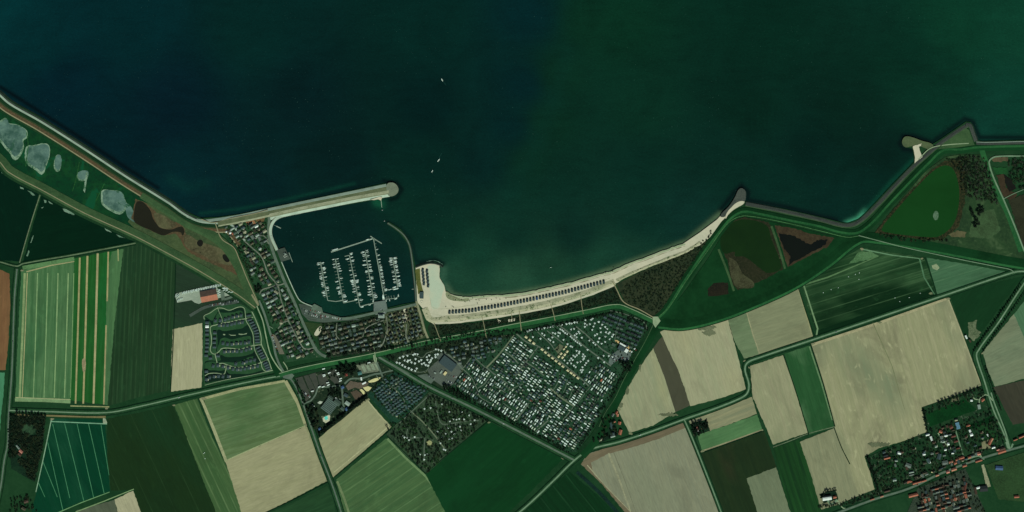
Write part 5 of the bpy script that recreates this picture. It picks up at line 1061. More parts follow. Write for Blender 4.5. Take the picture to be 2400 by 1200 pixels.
for k, (x, y) in enumerate(sorted([(555,172),(560,270),(565,290),(648,238),(770,190),(792,238),(803,262),(835,333),(832,370),(622,400),(635,437),(547,467),(483,468),(370,540),(385,778),(1305,70)])):
    put('motorhome', cached('mh', lambda: caravan_mesh(7.2, 2.6, 3.0, M_whitec)), *zl(x, y), 3.1, 20+random.uniform(-10, 10) if x != 385 else -40, 1.15, f'white motorhome in the leisure car park, {ordn(k+1)} from the west', 'motorhome', 'motorhomes in the leisure car park')

# ================================================================ CAMPSITE
random.seed(33)
CAMP = [(1058,905),(1085,870),(1104,838),(1150,806),(1208,784),(1270,764),(1440,731),(1512,752),(1516,776),(1498,820),(1470,865),(1440,920),(1408,972),(1380,1020),(1352,1060),(1328,1060),(1200,985),(1100,935)]
M_camp = ground('campsite_lawn', (26,58,38), (36,70,46), (54,82,62), s1=.03, s2=.25, amt=.6, c4=(70,86,74), s4=.10, t4=.60)
poly('campsite_ground', CAMP, M_camp, z=2.98)
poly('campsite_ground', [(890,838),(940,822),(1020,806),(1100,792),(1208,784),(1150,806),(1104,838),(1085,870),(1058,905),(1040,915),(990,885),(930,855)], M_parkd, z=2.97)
M_cl = ground('camp_lane', (92,104,90), (80,92,80), (110,120,104)); M_cl2 = ground('wide_camp_lane', (106,114,92), (92,104,84), (122,128,104))
LANES = [([(1205,786),(1185,812),(1165,836),(1140,862)],3.5),([(1210,782),(1235,802),(1262,812),(1300,838),(1335,865),(1370,895),(1380,905)],3),([(1140,862),(1160,878),(1190,900)],3),([(1110,836),(1138,862)],2.5),([(1183,824),(1200,836),(1215,852)],3),([(1262,812),(1240,840),(1222,862),(1208,882)],2.8),([(1230,848),(1250,860),(1275,880)],2.8),
 ([(1150,880),(1135,900),(1120,910)],2),([(1308,760),(1340,786),(1370,812),(1410,842),(1432,858)],3),([(1260,778),(1290,806),(1300,820)],2),([(1282,775),(1320,805)],2),([(1350,765),(1380,790),(1410,818),(1432,832)],3),([(1290,910),(1312,930),(1345,952)],3.4),([(1345,952),(1330,972),(1318,985)],2),([(1240,945),(1225,965),(1210,985)],3),([(1285,985),(1265,1003),(1256,1012)],3),([(1080,860),(1105,885),(1118,912),(1125,930),(1150,945)],2),
 ([(1160,905),(1200,930),(1240,955)],1.8),([(1190,915),(1225,900)],1.5),([(1180,945),(1210,968)],1.5),([(1311,875),(1310,890),(1298,912),(1272,935)],1.5),([(1330,890),(1325,910),(1320,920)],1.2),([(1345,905),(1340,920),(1332,938)],1.2),([(1385,905),(1365,930),(1350,950)],1.6),([(1400,935),(1380,950)],1.4),([(1430,728),(1470,738),(1512,758),(1514,780),(1505,800),(1495,815)],2.2),([(1455,745),(1445,775),(1440,800)],1.5)]
for L, w in LANES: road('lane', L, w, M_cl2 if w >= 3.4 else M_cl, z=3.03+random.random()*.08)
for q, c in (([(1040,835),(1082,870),(1062,900),(1046,912),(1012,888),(1002,868),(1020,850)],(84,92,84)),([(1430,835),(1455,815),(1480,825),(1476,850),(1450,842),(1432,856),(1426,850)],(92,104,98)),([(1300,818),(1312,806),(1322,812),(1308,830)],(92,98,76)),([(1020,838),(1040,822),(1086,858),(1076,868)],(78,88,80)),([(978,880),(1000,876),(1018,890),(1010,900)],(86,98,88))):
    poly('paved_yard', q, ground('grey_yard', c, tuple(int(v*.88) for v in c), tuple(int(v*1.2) for v in c), s2=.4), z=3.02+random.random()*.03)
for L in ([(898,842),(935,862),(960,876)],[(930,845),(938,836),(965,830),(990,838),(1000,828),(1030,818)],[(926,848),(950,862),(976,872),(1000,868),(1008,850)],): road('lane', L, 1.6, M_cl, z=3.1)
road('lane', [(1030,818),(1050,830),(1080,860)], 3, M_cl, z=3.12); road('lane', [(1104,838),(1090,858),(1080,866)], 2.5, M_cl, z=3.13)
# big camp buildings
house('reception_hall', 1050, 852, 46, 27, -37, 'slate', 'huge dark flat-roofed campsite hall left of the caravans', 'hall', hw=5, hr=0, win=2)
house('reception_hall', 1043.5, 875, 11, 7, 53, 'yellow', 'small bright yellow-roofed building below the huge dark hall', 'building', hw=4, hr=0)
house('reception_hall', 1034, 872, 10, 4, 53, 'pale grey', 'narrow pale grey-roofed annex west of the yellow roof', 'building', hw=3, hr=0)
house('reception_hall', 1020, 874, 6, 4, -30, 'pale grey', 'little pale roof west of the yellow-roofed building', 'building', hw=3, hr=0)
house('pool_hall', 1456, 816, 19, 13, -30, 'slate', 'dark square roof in the middle of the campsite pool building', 'building', hw=5, hr=0)
house('pool_hall', 1459.5, 808, 19, 4, -30, 'white', 'long white roof along the top of the campsite pool building', 'building', hw=4, hr=0)
house('pool_hall', 1468, 822, 10, 9, 55, 'white', 'square white roof at the east end of the campsite pool building', 'building', hw=5, hr=0)
house('pool_hall', 1438, 808, 11, 8, -30, 'green grey', 'grey-green flat roof west of the dark pool building', 'building', hw=3, hr=0)
poly('play_area', [(1441,797),(1446,797),(1452,801),(1450,805),(1443,801)], ground('yellow_play_sand', (190,160,112), (170,146,104)), z=3.15); poly('play_area', [(1469,808),(1477,812),(1474,820),(1467,814)], ground('yellow_play_sand', (190,160,112), (170,146,104)), z=3.15)
for k, (x, y, c) in enumerate([(1490,820,'red'),(1487,817,'white'),(1480,824,'white'),(1476,822,'canvas')]): house('play_tower', x, y, 4, 3, 40, c, f'small {c}-topped play tower east of the pool building', 'play tower', 'play towers', hw=4, hr=1.5, hip=True, win=0, chimney=False)
# safari tents
ST = [(1210+x/8, 730+y/8) for x, y in [(185,480),(255,538),(328,595),(485,710),(548,765),(612,818),(680,872),(745,925),(812,977),(875,1028),(968,1105),(1030,1150),(1085,1190)]]+[(1354.5,885.5)]
for k, (x, y) in enumerate(ST): put('safari_tent', cached('tent', tent_mesh), x, y, 3.05, -37, 1.0, f'cream safari tent in the long diagonal line, {ordn(k+1)} from the northwest', 'tent', 'cream safari tents in a long diagonal line')
for k, (x, y) in enumerate([(1210+x/8, 730+y/8) for x, y in [(795,845),(838,790),(865,862),(908,808),(953,750),(893,705),(930,660)]]): put('safari_tent', cached('tent', tent_mesh), x, y, 3.05, 50, .95 if k < 5 else .75, f'cream safari tent in the small cluster on the lawn, {ordn(k+1)} from the southwest', 'tent', 'cream safari tents clustered on the lawn')
# touring pitches north
TP = [(220,375),(255,362),(302,352),(368,345),(427,330),(485,325),(532,312),(588,305),(640,293),(695,283),(780,272),(858,252),(945,240),(993,228),(1042,225),(1085,210),(1130,205)]
TQ = [(490,415),(525,450),(316,482),(450,515),(690,402),(725,418),(793,398),(815,412),(790,460),(680,490),(610,520),(642,545),(692,577),(882,535),(598,688),(830,335),(858,352),(880,375),(920,405),(950,427),(1025,340),(1087,330),(1015,472),(1050,498),(1083,525),(1115,555),(1150,582),(1182,605),(1215,637),(1172,380),(1135,422),(1100,450),(1192,410),(1135,485),(1225,495),(1295,165),(1290,230),(1330,258),(1290,290),(1400,160),(1435,135),(1385,240),(1475,225),(1443,285),(1545,200),(1580,315),(1420,348),(1520,425),(1480,452),(1558,505),(1367,550),(1442,590),(1480,625),(1540,575),(1340,720),(1530,875),
(965,615),(1015,655),(1052,668),(1135,740),(1188,755),(1170,787),(1140,822),(1108,852),(1073,830),(1035,880),(998,922),(1062,912),(1258,805),(1240,845),(1290,842),(1265,880),(1258,905),(1345,930),(1315,970),(1285,1005),(1245,1048),(1150,958),(1208,945),(1085,1018),(1118,1045),(900,918),(957,972),(1033,975),(1205,1102),(1250,1100),(1222,1140)]
TR = [(1340+x/6.67, 720+y/6.67) for x, y in [(422,232),(478,275),(520,312),(558,342),(448,325),(532,395),(598,395),(572,415),(655,430),(628,462),(530,462),(590,503),(430,487),(452,395),(525,545),(470,570),(415,543),(410,797),(503,862),(502,762),(583,765),(640,780)]]
TL = [(860+x/3.75, 780+y/3.75) for x, y in [(425,188),(447,190),(358,203),(405,195),(322,210),(292,222),(430,232),(460,252),(390,262),(378,243),(365,245),(355,255),(330,245),(425,270),(485,275),(480,240),(500,268),(515,285),(540,290),(530,240),(545,262),(565,240),(560,255),(605,215),(600,195),(625,190),(550,200),(605,145),(632,150),(652,160),(265,262),(290,268),(310,285),(338,300),(370,312),(395,325),(427,335),(440,315),(575,225),(525,215)]]
M_awn = plain('pale_awning', (214,226,218), .8, .2); M_awng = plain('grey_awning', (120,140,134), .8, .2)
def tour(x, y, k, where, gp, sc=1.0):
    v = k % 3; me_ = cached(('tc', v), lambda: caravan_mesh([5.6, 6.2, 5.0][v], 2.4, 2.6, M_whitec, M_awn if v != 1 else M_awn))
    put('touring_caravan', me_, x, y, 3.05, random.choice([50, -40, 50])+random.uniform(-8, 8), sc, f'white touring caravan with awning {where}', 'touring caravan', gp)
for k, (x, y) in enumerate(sorted(TP)): tour(1210+x/8, 730+y/8, k, f'in the line along the dike, {ordn(k+1)} from the west', 'touring caravans lined along the dike')
for k, (x, y) in enumerate(sorted([(1210+a/8, 730+b_/8) for a, b_ in TQ])): tour(x, y, k, f'on the northern pitches, {ordn(k+1)} counting from the west', 'touring caravans on the northern pitches', .9)
for k, (x, y) in enumerate(sorted(TR)): tour(x, y, k, f'on the northeastern pitches, {ordn(k+1)} counting from the west', 'touring caravans on the northeastern pitches', .9)
for k, (x, y) in enumerate(sorted(TL)): tour(x, y, k, f'in the small oval camp west of the hall, {ordn(k+1)} from the west', 'touring caravans in the small oval camp')
# static caravans: long axis follows each zone
avoid = [(L, w/2+2.0) for L, w in LANES]+[([(1226,782),(1360,893)], 9)]
ZONES = [('southwest quarter', [(1064,900),(1086,868),(1108,842),(1138,866),(1190,902),(1240,945),(1290,985),(1262,1012),(1180,972),(1110,935)], (.82,.57), 5.6, 9.2, 56),
         ('middle quarter', [(1143,858),(1183,812),(1208,790),(1225,800),(1268,836),(1340,895),(1392,925),(1405,960),(1376,1012),(1350,1052),(1322,1048),(1265,1012),(1292,985),(1240,942),(1192,898)], (.58,-.82), 5.8, 9.6, -34),
         ('southeast quarter', [(1358,890),(1388,862),(1410,850),(1438,868),(1446,880),(1428,915),(1408,945),(1392,922)], (.82,.57), 5.6, 9.4, 60)]
WC = [plain('static_white', (218,234,224), .5, .4, .1), plain('static_cream', (190,204,180), .5, .4, .1), plain('static_grey', (140,158,148), .6, .3, .15)]
DK = ['slate', 'black', 'green grey', 'dark green', 'blue grey']
cand_w = []; cand_d = []
for zn, pg, u, du, dv, dg in ZONES:
    rows = gridfill(pg, u, du, dv, 1.0, .88, random, avoid)
    for j, row in enumerate(rows):
        for i, (x, y) in enumerate(row):
            q = random.random()+.16*math.sin(x*.045+1.3)*math.cos(y*.06)+.10*math.sin(x*.21+y*.17); q = .7 if q > .93 else max(q, 0); q = .94 if random.random() < .014 else q; a = dg+random.uniform(-7, 7)
            if q < .50: cand_w.append((x, y, a, zn, j+1, i+1, 0 if q < .27 else (1 if q < .38 else 2)))
            elif q < .93: cand_d.append((x, y, a, zn, j+1, i+1, random.randrange(5)))
            elif q < .945: cand_d.append((x, y, a, zn, j+1, i+1, 5+random.randrange(3)))
random.shuffle(cand_w); random.shuffle(cand_d)
cand_w.sort(key=lambda c: c[6] != 0)
def sm(c):
    v = c[6]; L = [7.6, 8.4, 7.0][int(c[0]*7) % 3]
    return cached(('st', v, L), lambda: caravan_mesh(L, 3.3, 2.9, WC[v]))
for c in cand_w[:290]:
    put('static_caravan', sm(c), c[0], c[1], 3.05, c[2], .82+.3*abs(math.sin(c[0]*3+c[1])), f"{['white','cream','pale grey'][c[6]]} static caravan in {c[3]} of campsite, {ordn(c[5])} from west in {ordn(c[4])} row", 'static caravan', 'static caravans on the big campsite')
merge('static_caravans', [(sm(c), c[0], c[1], 3.05, c[2], .78+.3*abs(math.sin(c[0]*3+c[1]))) for c in cand_w[290:]], 'remaining white and grey static caravans packed across the big campsite', 'static caravans')
def dm(c):
    v = c[6]; rr = (DK+['red', 'orange', 'dark blue'])[v]; return cached(('ch', rr), lambda: chalet_mesh(8, 4.2, 2.5, .9, M_wood if v % 2 else M_wallw, roofmat(rr)))
for c in cand_d[:290]:
    put('chalet', dm(c), c[0], c[1], 3.05, c[2], .95, f"{(DK+['red','orange','dark blue'])[c[6]]}-roofed chalet in {c[3]} of campsite, {ordn(c[5])} from west in {ordn(c[4])} row", 'chalet', 'dark chalets on the big campsite')
if cand_d[290:]: merge('chalets', [(dm(c), c[0], c[1], 3.05, c[2], .95) for c in cand_d[290:]], 'remaining dark-roofed chalets packed between the white caravans', 'chalets')
print('caravans', len(cand_w), 'chalets', len(cand_d))
# northeast holiday chalet rows
rows = gridfill([(1400,745),(1436,736),(1470,742),(1508,762),(1510,780),(1494,812),(1482,818),(1446,798),(1438,775)], (.93,.38), 9, 10.5, .6, .95)
for j, row in enumerate(rows):
    for i, (x, y) in enumerate(row): house('holiday_lodge', x, y, 8, 6, -22+random.uniform(-4, 4), random.choice(['slate', 'green grey', 'slate', 'black']), f'dark lodge in the northeast camp corner, {ordn(i+1)} from west in {ordn(j+1)} row', 'lodge', 'dark lodges in the northeast camp corner', win=1, hw=2.4, hr=1.6, chimney=False)

# ================================================================ HOLIDAY BUNGALOW PARKS
random.seed(77)
LN = [([(598,560),(612,552),(622,556),(630,572)],3.5),([(574,566),(590,580),(610,598),(618,612),(628,640),(644,660),(652,668),(668,664)],4.2),([(608,690),(614,680),(630,674),(650,668)],4),([(652,668),(658,700),(668,730),(676,752),(690,780),(704,805),(716,818),(742,814)],4.2),([(676,752),(664,756),(652,770)],4),([(632,506),(630,530),(630,552),(640,590),(652,622),(668,662),(688,704),(702,738),(722,782),(740,818),(752,830),(764,836)],9)]
def bungalows(name, rows, word, where, group, cols, dg, L=(8,11), B=(6,8), hip=False, hw=2.6, hr=2.2, jd=7, cat='bungalow', win=1, chim=True, tf=.6):
    n = 0
    for j, row in enumerate(rows):
        for i, (x, y) in enumerate(row):
            c = random.choice(cols); house(name, x, y, random.choice(range(L[0], L[1]+1)), random.choice(range(B[0], B[1]+1)), dg(x, y)+random.uniform(-jd, jd)+(90 if random.random() < .15 else 0), c, f"{c}-roofed {word} {where}, {ordn(i+1)} from west in {ordn(j+1)} row", cat, group, hw=hw, hr=hr, hip=hip, win=win, chimney=chim, terr=(0 if random.random() > tf else random.choice([1, 2]))); n += 1
    print(name, n)
pgA = [(524,530),(560,524),(600,520),(626,520),(626,560),(636,600),(652,640),(662,662),(640,672),(612,664),(590,640),(574,600),(562,572),(536,546)]
pgB = [(612,688),(640,676),(672,668),(690,714),(712,760),(740,806),(736,830),(700,838),(674,838),(656,800),(636,750),(618,712)]
ra = gridfill(pgA, (.5,.87), 10.5, 10.5, 1.2, .9, random, LN); rb = gridfill(pgB, (.42,.9), 10.5, 11, 1.0, .92, random, LN)
bungalows('bungalow', ra, 'bungalow', 'in the north harbour park', 'bungalows in the north harbour park', ['brown','dark brown','grey','dark brown','grey','cream','slate','green grey','black','pale grey'], lambda x, y: 30)
bungalows('bungalow', rb, 'bungalow', 'in the south harbour park', 'bungalows in the south harbour park', ['brown','dark brown','grey','dark brown','cream','slate','grey','green grey','black','pale grey'], lambda x, y: 28)
LE = [([(905,740),(908,770),(900,800),(892,815)],4),([(953,760),(952,790),(962,806)],3.5),([(790,757),(788,785),(800,800)],3.5),([(850,790),(860,768),(900,750)],3.5)]
rc = gridfill([(760,762),(800,760),(845,750),(875,744),(898,748),(898,808),(850,820),(790,830),(764,826),(748,806)], (.97,-.24), 10, 10, 1.3, .92, random, LE)
bungalows('cottage', rc, 'cottage', 'in the harbour-side park', 'cottages in the harbour-side park', ['dark brown','brown','grey','green grey','green grey','brown','slate','dark green','pale grey'], lambda x, y: 14, L=(8,10), B=(6,8), cat='cottage')
rd = gridfill([(904,738),(940,730),(975,722),(984,742),(998,790),(950,804),(906,806)], (.97,-.24), 9.8, 10, .7, .95, random, LE)
bungalows('dune_cottage', rd, 'dune cottage', 'on sandy plots behind the beach', 'cottages on sandy plots behind the beach', ['black','brown','slate','grey','green grey'], lambda x, y: 20, L=(7,8), B=(6,7), hip=True, hr=3, cat='cottage')
house('harbour_office', 894, 741, 18, 11, -2, 'pale grey', 'pale harbour office with dark roof wells south of the paved quay', 'office', hw=5, hr=0); house('harbour_office', 893, 738.5, 12, 2.6, -2, 'slate', 'narrow dark rooflight house on the northern side of the harbour office', 'building', hw=6, hr=0, win=0)
def crane():
    b = MB(); b.box(-5, -4.4, -3, -2.4, -1, 8); b.box(4.4, 5, -3, -2.4, -1, 8); b.box(-5, -4.4, 2.4, 3, -1, 8); b.box(4.4, 5, 2.4, 3, -1, 8); b.box(-5, 5, -3, -2.2, 8, 8.8); b.box(-5, 5, 2.2, 3, 8, 8.8); b.box(-5.3, -4.2, -3, 3, 8.81, 9.4); return b.mesh('boat_hoist', [M_wallw])
put('boat_hoist', crane(), 670, 600, 3.3, 30, 1, 'white gantry boat hoist on the dark west quay platform', 'boat hoist')
house('kiosk', 668, 595, 7, 4, -25, 'pale grey', 'small pale shed at the edge of the dark west quay platform', 'shed', hw=3, hr=0, z=3.3)
for x, y, L, B, dg, c, lb in ((601,531,9,5,25,'white','bright white-roofed house at the top of the north harbour park'),(540,546,6,5,30,'white','white-roofed hut near the west tip of the north park'),(531,543,5,4,30,'white','smaller white-roofed hut at the west tip of the north park'),(545,548,6,5,-40,'orange','orange-roofed house near the west tip of the north park'),(581,591,5,5,20,'cream','cream-roofed pavilion on the lawn of the north park'),(662,736-9,5,5,0,'white','white-topped pavilion in the middle of the south park'),(659,757,7,7,10,'cream','round-looking cream-roofed house by the south park crossing'),(648,685,13,6,-35,'cream','long cream-roofed service building in the south park')):
    house('bungalow', x, y, L, B, dg, c, lb, 'bungalow', hw=3, hr=1.5, win=1)
poly('lawn', [(571,578),(582,582),(594,596),(590,600),(578,592)], M_grass, z=3.0); poly('paved_yard', [(584,600),(598,596),(602,612),(590,618),(584,612)], M_asph, z=3.02)
poly('clay_ground', [(576,520),(596,516),(600,524),(580,528)], ground('orange_clay', (140,98,70), (120,86,62)), z=3.0, rough=.6); poly('clay_ground', [(598,512),(622,508),(618,520),(600,520)], ground('brown_clay', (108,86,58), (96,80,54)), z=3.0, rough=.6)
# blue-roofed villas
blue = gridfill([(872,918),(900,888),(920,880),(962,898),(998,916),(978,942),(954,960),(938,976),(926,982),(898,950)], (.80,-.60), 7.2, 7.6, .9, .95, random, [([(888,890),(910,900),(940,922),(955,950)], 3.2)])
poly('park_ground', [(862,926),(895,885),(925,872),(1008,912),(980,945),(935,990),(918,990)], ground('villa_garden', (20,54,40), (28,66,46), (50,80,66), s2=.25, amt=.6), z=2.99)
bungalows('blue_villa', blue, 'villa', 'in the triangular villa wood', 'blue-grey villas in the triangular wood', ['blue grey','blue grey','green grey','slate'], lambda x, y: 10, L=(6,8), B=(5,6), win=0, cat='villa', hr=1.5, hw=2.4, chim=False, tf=.1)
road('lane', [(882,880),(892,892),(912,904),(930,916),(945,935),(955,955),(968,968)], 2, M_cl, z=3.1)
wood_h = gridfill([(1046,812),(1100,798),(1190,790),(1165,822),(1132,856),(1100,836),(1078,850),(1052,830)], (.9,-.2), 11.5, 9, 1.6, .8, random, [([(1205,786),(1185,812),(1165,836),(1140,862)], 5)])
bungalows('wood_lodge', wood_h, 'lodge', 'in the wood north of the hall', 'lodges in the wood north of the hall', ['blue grey','green grey','slate','grey'], lambda x, y: 5, L=(7,9), B=(6,7), cat='lodge', hr=1.6)
# southern camp wood
poly('park_ground', [(919,1002),(905,1018),(950,1066),(1000,1110),(1142,985),(1020,920),(1006,918),(960,968)], ground('wood_camp_floor', (34,56,38), (46,68,46), (76,92,70), s2=.25, amt=.7, c4=(100,110,92), s4=.07, t4=.64), z=2.99)
for L, w in (([(936,992),(975,955),(1008,925)],2.2),([(968,968),(990,988),(1012,1012),(1030,1035),(1045,1056)],2.6),([(1020,925),(1022,950),(1030,985),(1040,995),(1060,992),(1100,986),(1122,986)],1.8),([(1068,992),(1068,1015)],2.4),([(955,1005),(955,1024),(975,1026),(990,1026)],1.6),([(996,1026),(994,1050),(994,1080)],1.8)): road('lane', L, w, M_cl2 if w > 2.5 else M_cl, z=3.05+random.random()*.05)
poly('play_circle', [(1001,1034),(1006,1032),(1011,1034),(1013,1038),(1011,1042),(1006,1044),(1001,1042),(1000,1038)], ground('pale_play_circle', (150,150,106), (140,140,100)), z=3.1, smooth=True)
sp = [(870+x/5.22, 880+y/5.22) for x, y in [(955,450),(1110,448),(1195,490),(870,350),(1010,533),(965,562),(1045,540),(1075,535),(1140,537),(1215,597),(1270,548),(940,650),(815,690),(1090,628),(1105,673),(985,690),(915,715),(875,758),(960,785),(990,770),(1015,722),(730,398),(650,410),(380,745),(410,760),(440,765),(465,790),(530,755),(600,968),(655,975),(690,965),(650,1030),(890,905),(910,915),(850,830)]]
for k, (x, y) in enumerate(sorted(sp)): tour(x, y, k, f'under trees of the southern wood, {ordn(k+1)} from the west', 'touring caravans in the southern wood', .85)

# ================================================================ VILLAGE AND FARMS
random.seed(101)
Z7 = lambda x, y: (2180+x/6.0, 920+y/6.0)
Z6 = lambda x, y: (2020+x/5.455, 980+y/5.455)
Z4 = lambda x, y: (1300+x/4.0, 900+y/4.0)
V = [(Z7,735,103,45,35,40,'orange','orange-roofed farmhouse at the end of the curved drive'),(Z7,685,200,60,36,100,'pale grey','pale grey barn south of the curved drive farmhouse'),(Z7,578,110,28,24,0,'white','small white shed west of the curved drive'),(Z7,385,465,90,50,-75,'blue','big light blue-roofed barn in the northern village'),(Z7,360,385,36,28,10,'cream','cream-roofed shed at the head of the light blue barn'),
(Z7,290,485,45,45,30,'red','square dark red roof left of the light blue barn'),(Z7,145,548,42,38,-15,'orange','orange-roofed house at the top of the village lane'),(Z7,530,465,52,22,18,'orange','narrow orange roof right of the light blue barn'),(Z7,325,610,62,34,15,'red','wide dark red roof on the lane below the light blue barn'),(Z7,360,685,62,24,15,'red','lower narrow red roof on the same lane'),(Z7,390,780,50,20,15,'red','third red roof down the lane below the blue barn'),(Z7,270,590,50,16,12,'grey','grey strip-roofed shed beside the lane houses'),(Z7,320,530,42,18,12,'brown','brown-roofed shed beside the square red roof'),
(Z7,15,645,60,30,-70,'white','bright white double barn at the northern village edge'),(Z7,185,688,36,30,20,'pale grey','pale grey square roof beside the village lane'),(Z7,838,700,75,36,65,'orange','angled orange roof of the farm north of the main street'),(Z7,860,662,46,34,60,'pale orange','pale orange roof at the top of the angled farm'),(Z7,885,770,46,28,15,'white','white-roofed barn below the angled orange farm'),(Z7,805,600,34,14,-70,'white','narrow white caravan-like shed above the angled farm'),(Z7,680,860,42,40,15,'pink','square pink-orange roof beside the village bend'),
(Z7,1005,830,112,38,18,'orange','long bright orange farm roof at the east road junction'),(Z7,955,802,50,20,18,'pink','small pink roof behind the long orange farm roof'),(Z7,1010,790,80,36,18,'russet','russet barn roof behind the long orange farm roof'),(Z7,968,1060,100,56,-3,'dark blue','dark blue-roofed barn south of the main street'),(Z7,1195,662,56,15,20,'orange','narrow orange terrace at the right edge, lower one'),(Z7,1285,618,90,26,22,'orange','orange terrace at the right edge of the photo, larger one'),(Z7,435,918,74,34,18,'orange','orange roof on the street just below the lane mouth'),(Z7,375,945,42,24,18,'orange','small orange roof adjoining the lane-mouth house'),
(Z7,290,975,60,24,18,'pale orange','pale orange roof west of the lane-mouth house'),(Z7,480,1030,58,24,18,'orange','orange roof on the south side of the main street'),(Z7,680,960,94,22,18,'orange','long thin orange terrace west of the village bend'),(Z7,545,970,40,20,18,'brown','brown roof between the street terraces'),(Z7,330,1080,72,36,18,'pale orange','wide pale orange roof on the main street'),(Z7,245,1115,42,36,18,'pink','pink roof on the main street'),(Z7,135,1085,42,24,18,'brown','brown roof north of the street centre'),(Z7,95,1160,46,28,18,'pale orange','pale orange roof at the street centre'),(Z7,313,850,28,25,0,'white','tiny white roof in the lane gardens'),(Z7,195,880,36,28,10,'grey','grey roof in the lane gardens'),
(Z6,318,508,78,26,14,'orange','orange-roofed farm at the west end of the village'),(Z6,300,475,60,30,14,'black','black barn roof behind the western orange farm'),(Z6,475,445,42,30,-10,'white','white square roof in the western gardens'),(Z6,435,542,34,24,0,'pale grey','pale grey roof in the western gardens'),(Z6,836,210,46,24,15,'white','white roof left of the white double barn'),(Z6,605,815,64,18,17,'orange','short orange terrace at the start of the street'),(Z6,672,830,52,26,17,'orange','orange roof of the long street terrace, west part'),(Z6,725,815,60,22,17,'orange','orange roof of the long street terrace, middle part'),(Z6,790,798,62,22,17,'orange','orange roof of the long street terrace, east part'),
(Z6,655,985,118,36,14,'orange','long orange-roofed block south of the main street'),(Z6,252,998,42,18,18,'pale orange','pale orange roof on the road west of the village'),(Z6,130,1035,52,14,18,'orange','narrow orange roof farther west on the road'),(Z6,318,930,72,26,15,'russet','russet roof by the road at the village entrance'),(Z6,415,790,42,30,10,'pale grey','pale roof of the house in dark western trees'),(Z6,630,690,62,18,12,'pale grey','upper pale strip roof above the terraces'),(Z6,632,722,62,18,12,'grey','lower grey strip roof above the terraces'),(Z6,800,700,62,28,15,'brown','brown roof above the terraces'),(Z6,895,686,20,18,0,'yellow','tiny bright yellow roof near the street centre'),(Z6,790,460,32,28,15,'white','white roof in the central gardens'),(Z6,848,545,60,34,-65,'blue grey','grey-blue warehouse in the central village'),(Z6,985,490,70,44,75,'slate','dark grey hall in the central village'),(Z6,1060,570,70,50,10,'grey','grey square hall near the lane'),(Z6,590,605,70,50,-20,'grey','large grey yard roof in the western village'),
(Z6,890,940,60,26,-80,'russet','russet terrace south of the street, west one'),(Z6,830,1005,60,26,5,'green grey','grey-green roof among the southern terraces'),(Z6,770,985,50,20,85,'russet','slim russet terrace beside the grey-green roof'),
(Z4,580,268,28,18,60,'orange','orange roof at the top of the hamlet by the dike'),(Z4,590,292,24,16,80,'pale orange','second orange roof from the top of the dike hamlet'),(Z4,608,366,26,24,75,'orange','square orange roof in the middle of the dike hamlet'),(Z4,562,352,16,12,20,'orange','small orange roof west of the middle hamlet house'),(Z4,615,452,44,26,75,'orange','largest orange roof of the dike hamlet'),(Z4,534,388,56,24,-80,'blue grey','blue-grey shed with white strips in the dike hamlet'),(Z4,545,290,30,20,60,'grey','grey roof at the north of the dike hamlet'),(Z4,542,462,34,24,0,'slate','slate roof in the south of the dike hamlet'),(Z4,545,490,40,16,15,'pale grey','pale roof beside the road in the dike hamlet'),(Z4,432,522,36,20,40,'cream','cream roof at the west tip of the dike hamlet'),
(Z4,1338,418,26,24,70,'pink','pink-orange roof on the small wooded farm'),(Z4,1340,436,16,10,0,'white','white roof on the small wooded farm'),(Z4,1386,412,18,16,0,'orange','small orange roof on the small wooded farm')]
for f, x, y, L, B, dg, c, lb in V:
    s = {Z7: 6.0, Z6: 5.455, Z4: 4.0}[f]; house('village_house', *f(x, y), max(L/s*S, 4), max(B/s*S, 3.5), dg, c, lb, 'house' if 'barn' not in lb else 'barn', 'houses of the village and farms' if f != Z4 else 'houses of the dike hamlet', hw=3.6, hr=2.6 if min(L, B)/s*S > 5 else 1.6)
for x, y, L, B, dg, c, lb in ((1938,1168,26,10,8,'white','long white-roofed farm barn at the bottom edge'),(1956,1165,9,6,12,'orange','small orange-roofed house beside the long white barn'),(1938,1163,24,6,8,'black','black lean-to roof behind the long white barn'),(50,1058,11,7,-40,'pink','pinkish roof of the farmhouse in the far-left wood'),(43,1048,14,4,-50,'pale grey','pale grey roof above the farmhouse in the far-left wood'),(47,1065,10,6,-40,'russet','russet roof below the farmhouse in the far-left wood'),(2264,790,10,4,-65,'white','white shed on the bare clay by the big beige field'),(2273,799,8,4,-60,'russet','russet shed beside the white shed on bare clay'),(62,1175,12,8,20,'russet','russet roof at the bottom-left edge'),(56,1192,12,7,-30,'brown','brown roof at the bottom-left corner'),(2305,1145,22,16,5,'black','big black-roofed barn south of the village'),(2382,1164,14,6,5,'orange','orange roof at the bottom-right edge'),(2262,1140,22,6,80,'red','upright red terrace in the southern village'),(2286,1150,20,6,-80,'russet','upright russet terrace near the black barn'),(2292,1143,10,5,15,'white','narrow white greenhouse roof beside the black barn')):  # the black strip behind the white barn stands for its shade
    house('farm_building', x, y, L, B, dg, c, lb, 'farm building', hw=4, hr=2 if c != 'white' else 1.2)
r1 = gridfill([(2168,1150),(2230,1126),(2262,1116),(2280,1200),(2150,1200),(2160,1168)], (.95,-.31), 8.5, 9.5, .8, .85)
bungalows('terraced_house', r1, 'terraced house', 'in the southern village', 'terraced houses in the southern village', ['orange','russet','grey','dark brown','slate','grey','russet','green grey'], lambda x, y: 12 if int(y/20) % 2 else 100, L=(8,12), B=(5,7), cat='terraced house', hr=2.6, hw=4, win=0)
r2 = gridfill([(2120,1130),(2150,1112),(2200,1092),(2250,1072),(2300,1056),(2300,1064),(2250,1082),(2200,1104),(2150,1126),(2125,1140)], (.93,-.37), 9, 9, .8, .7)
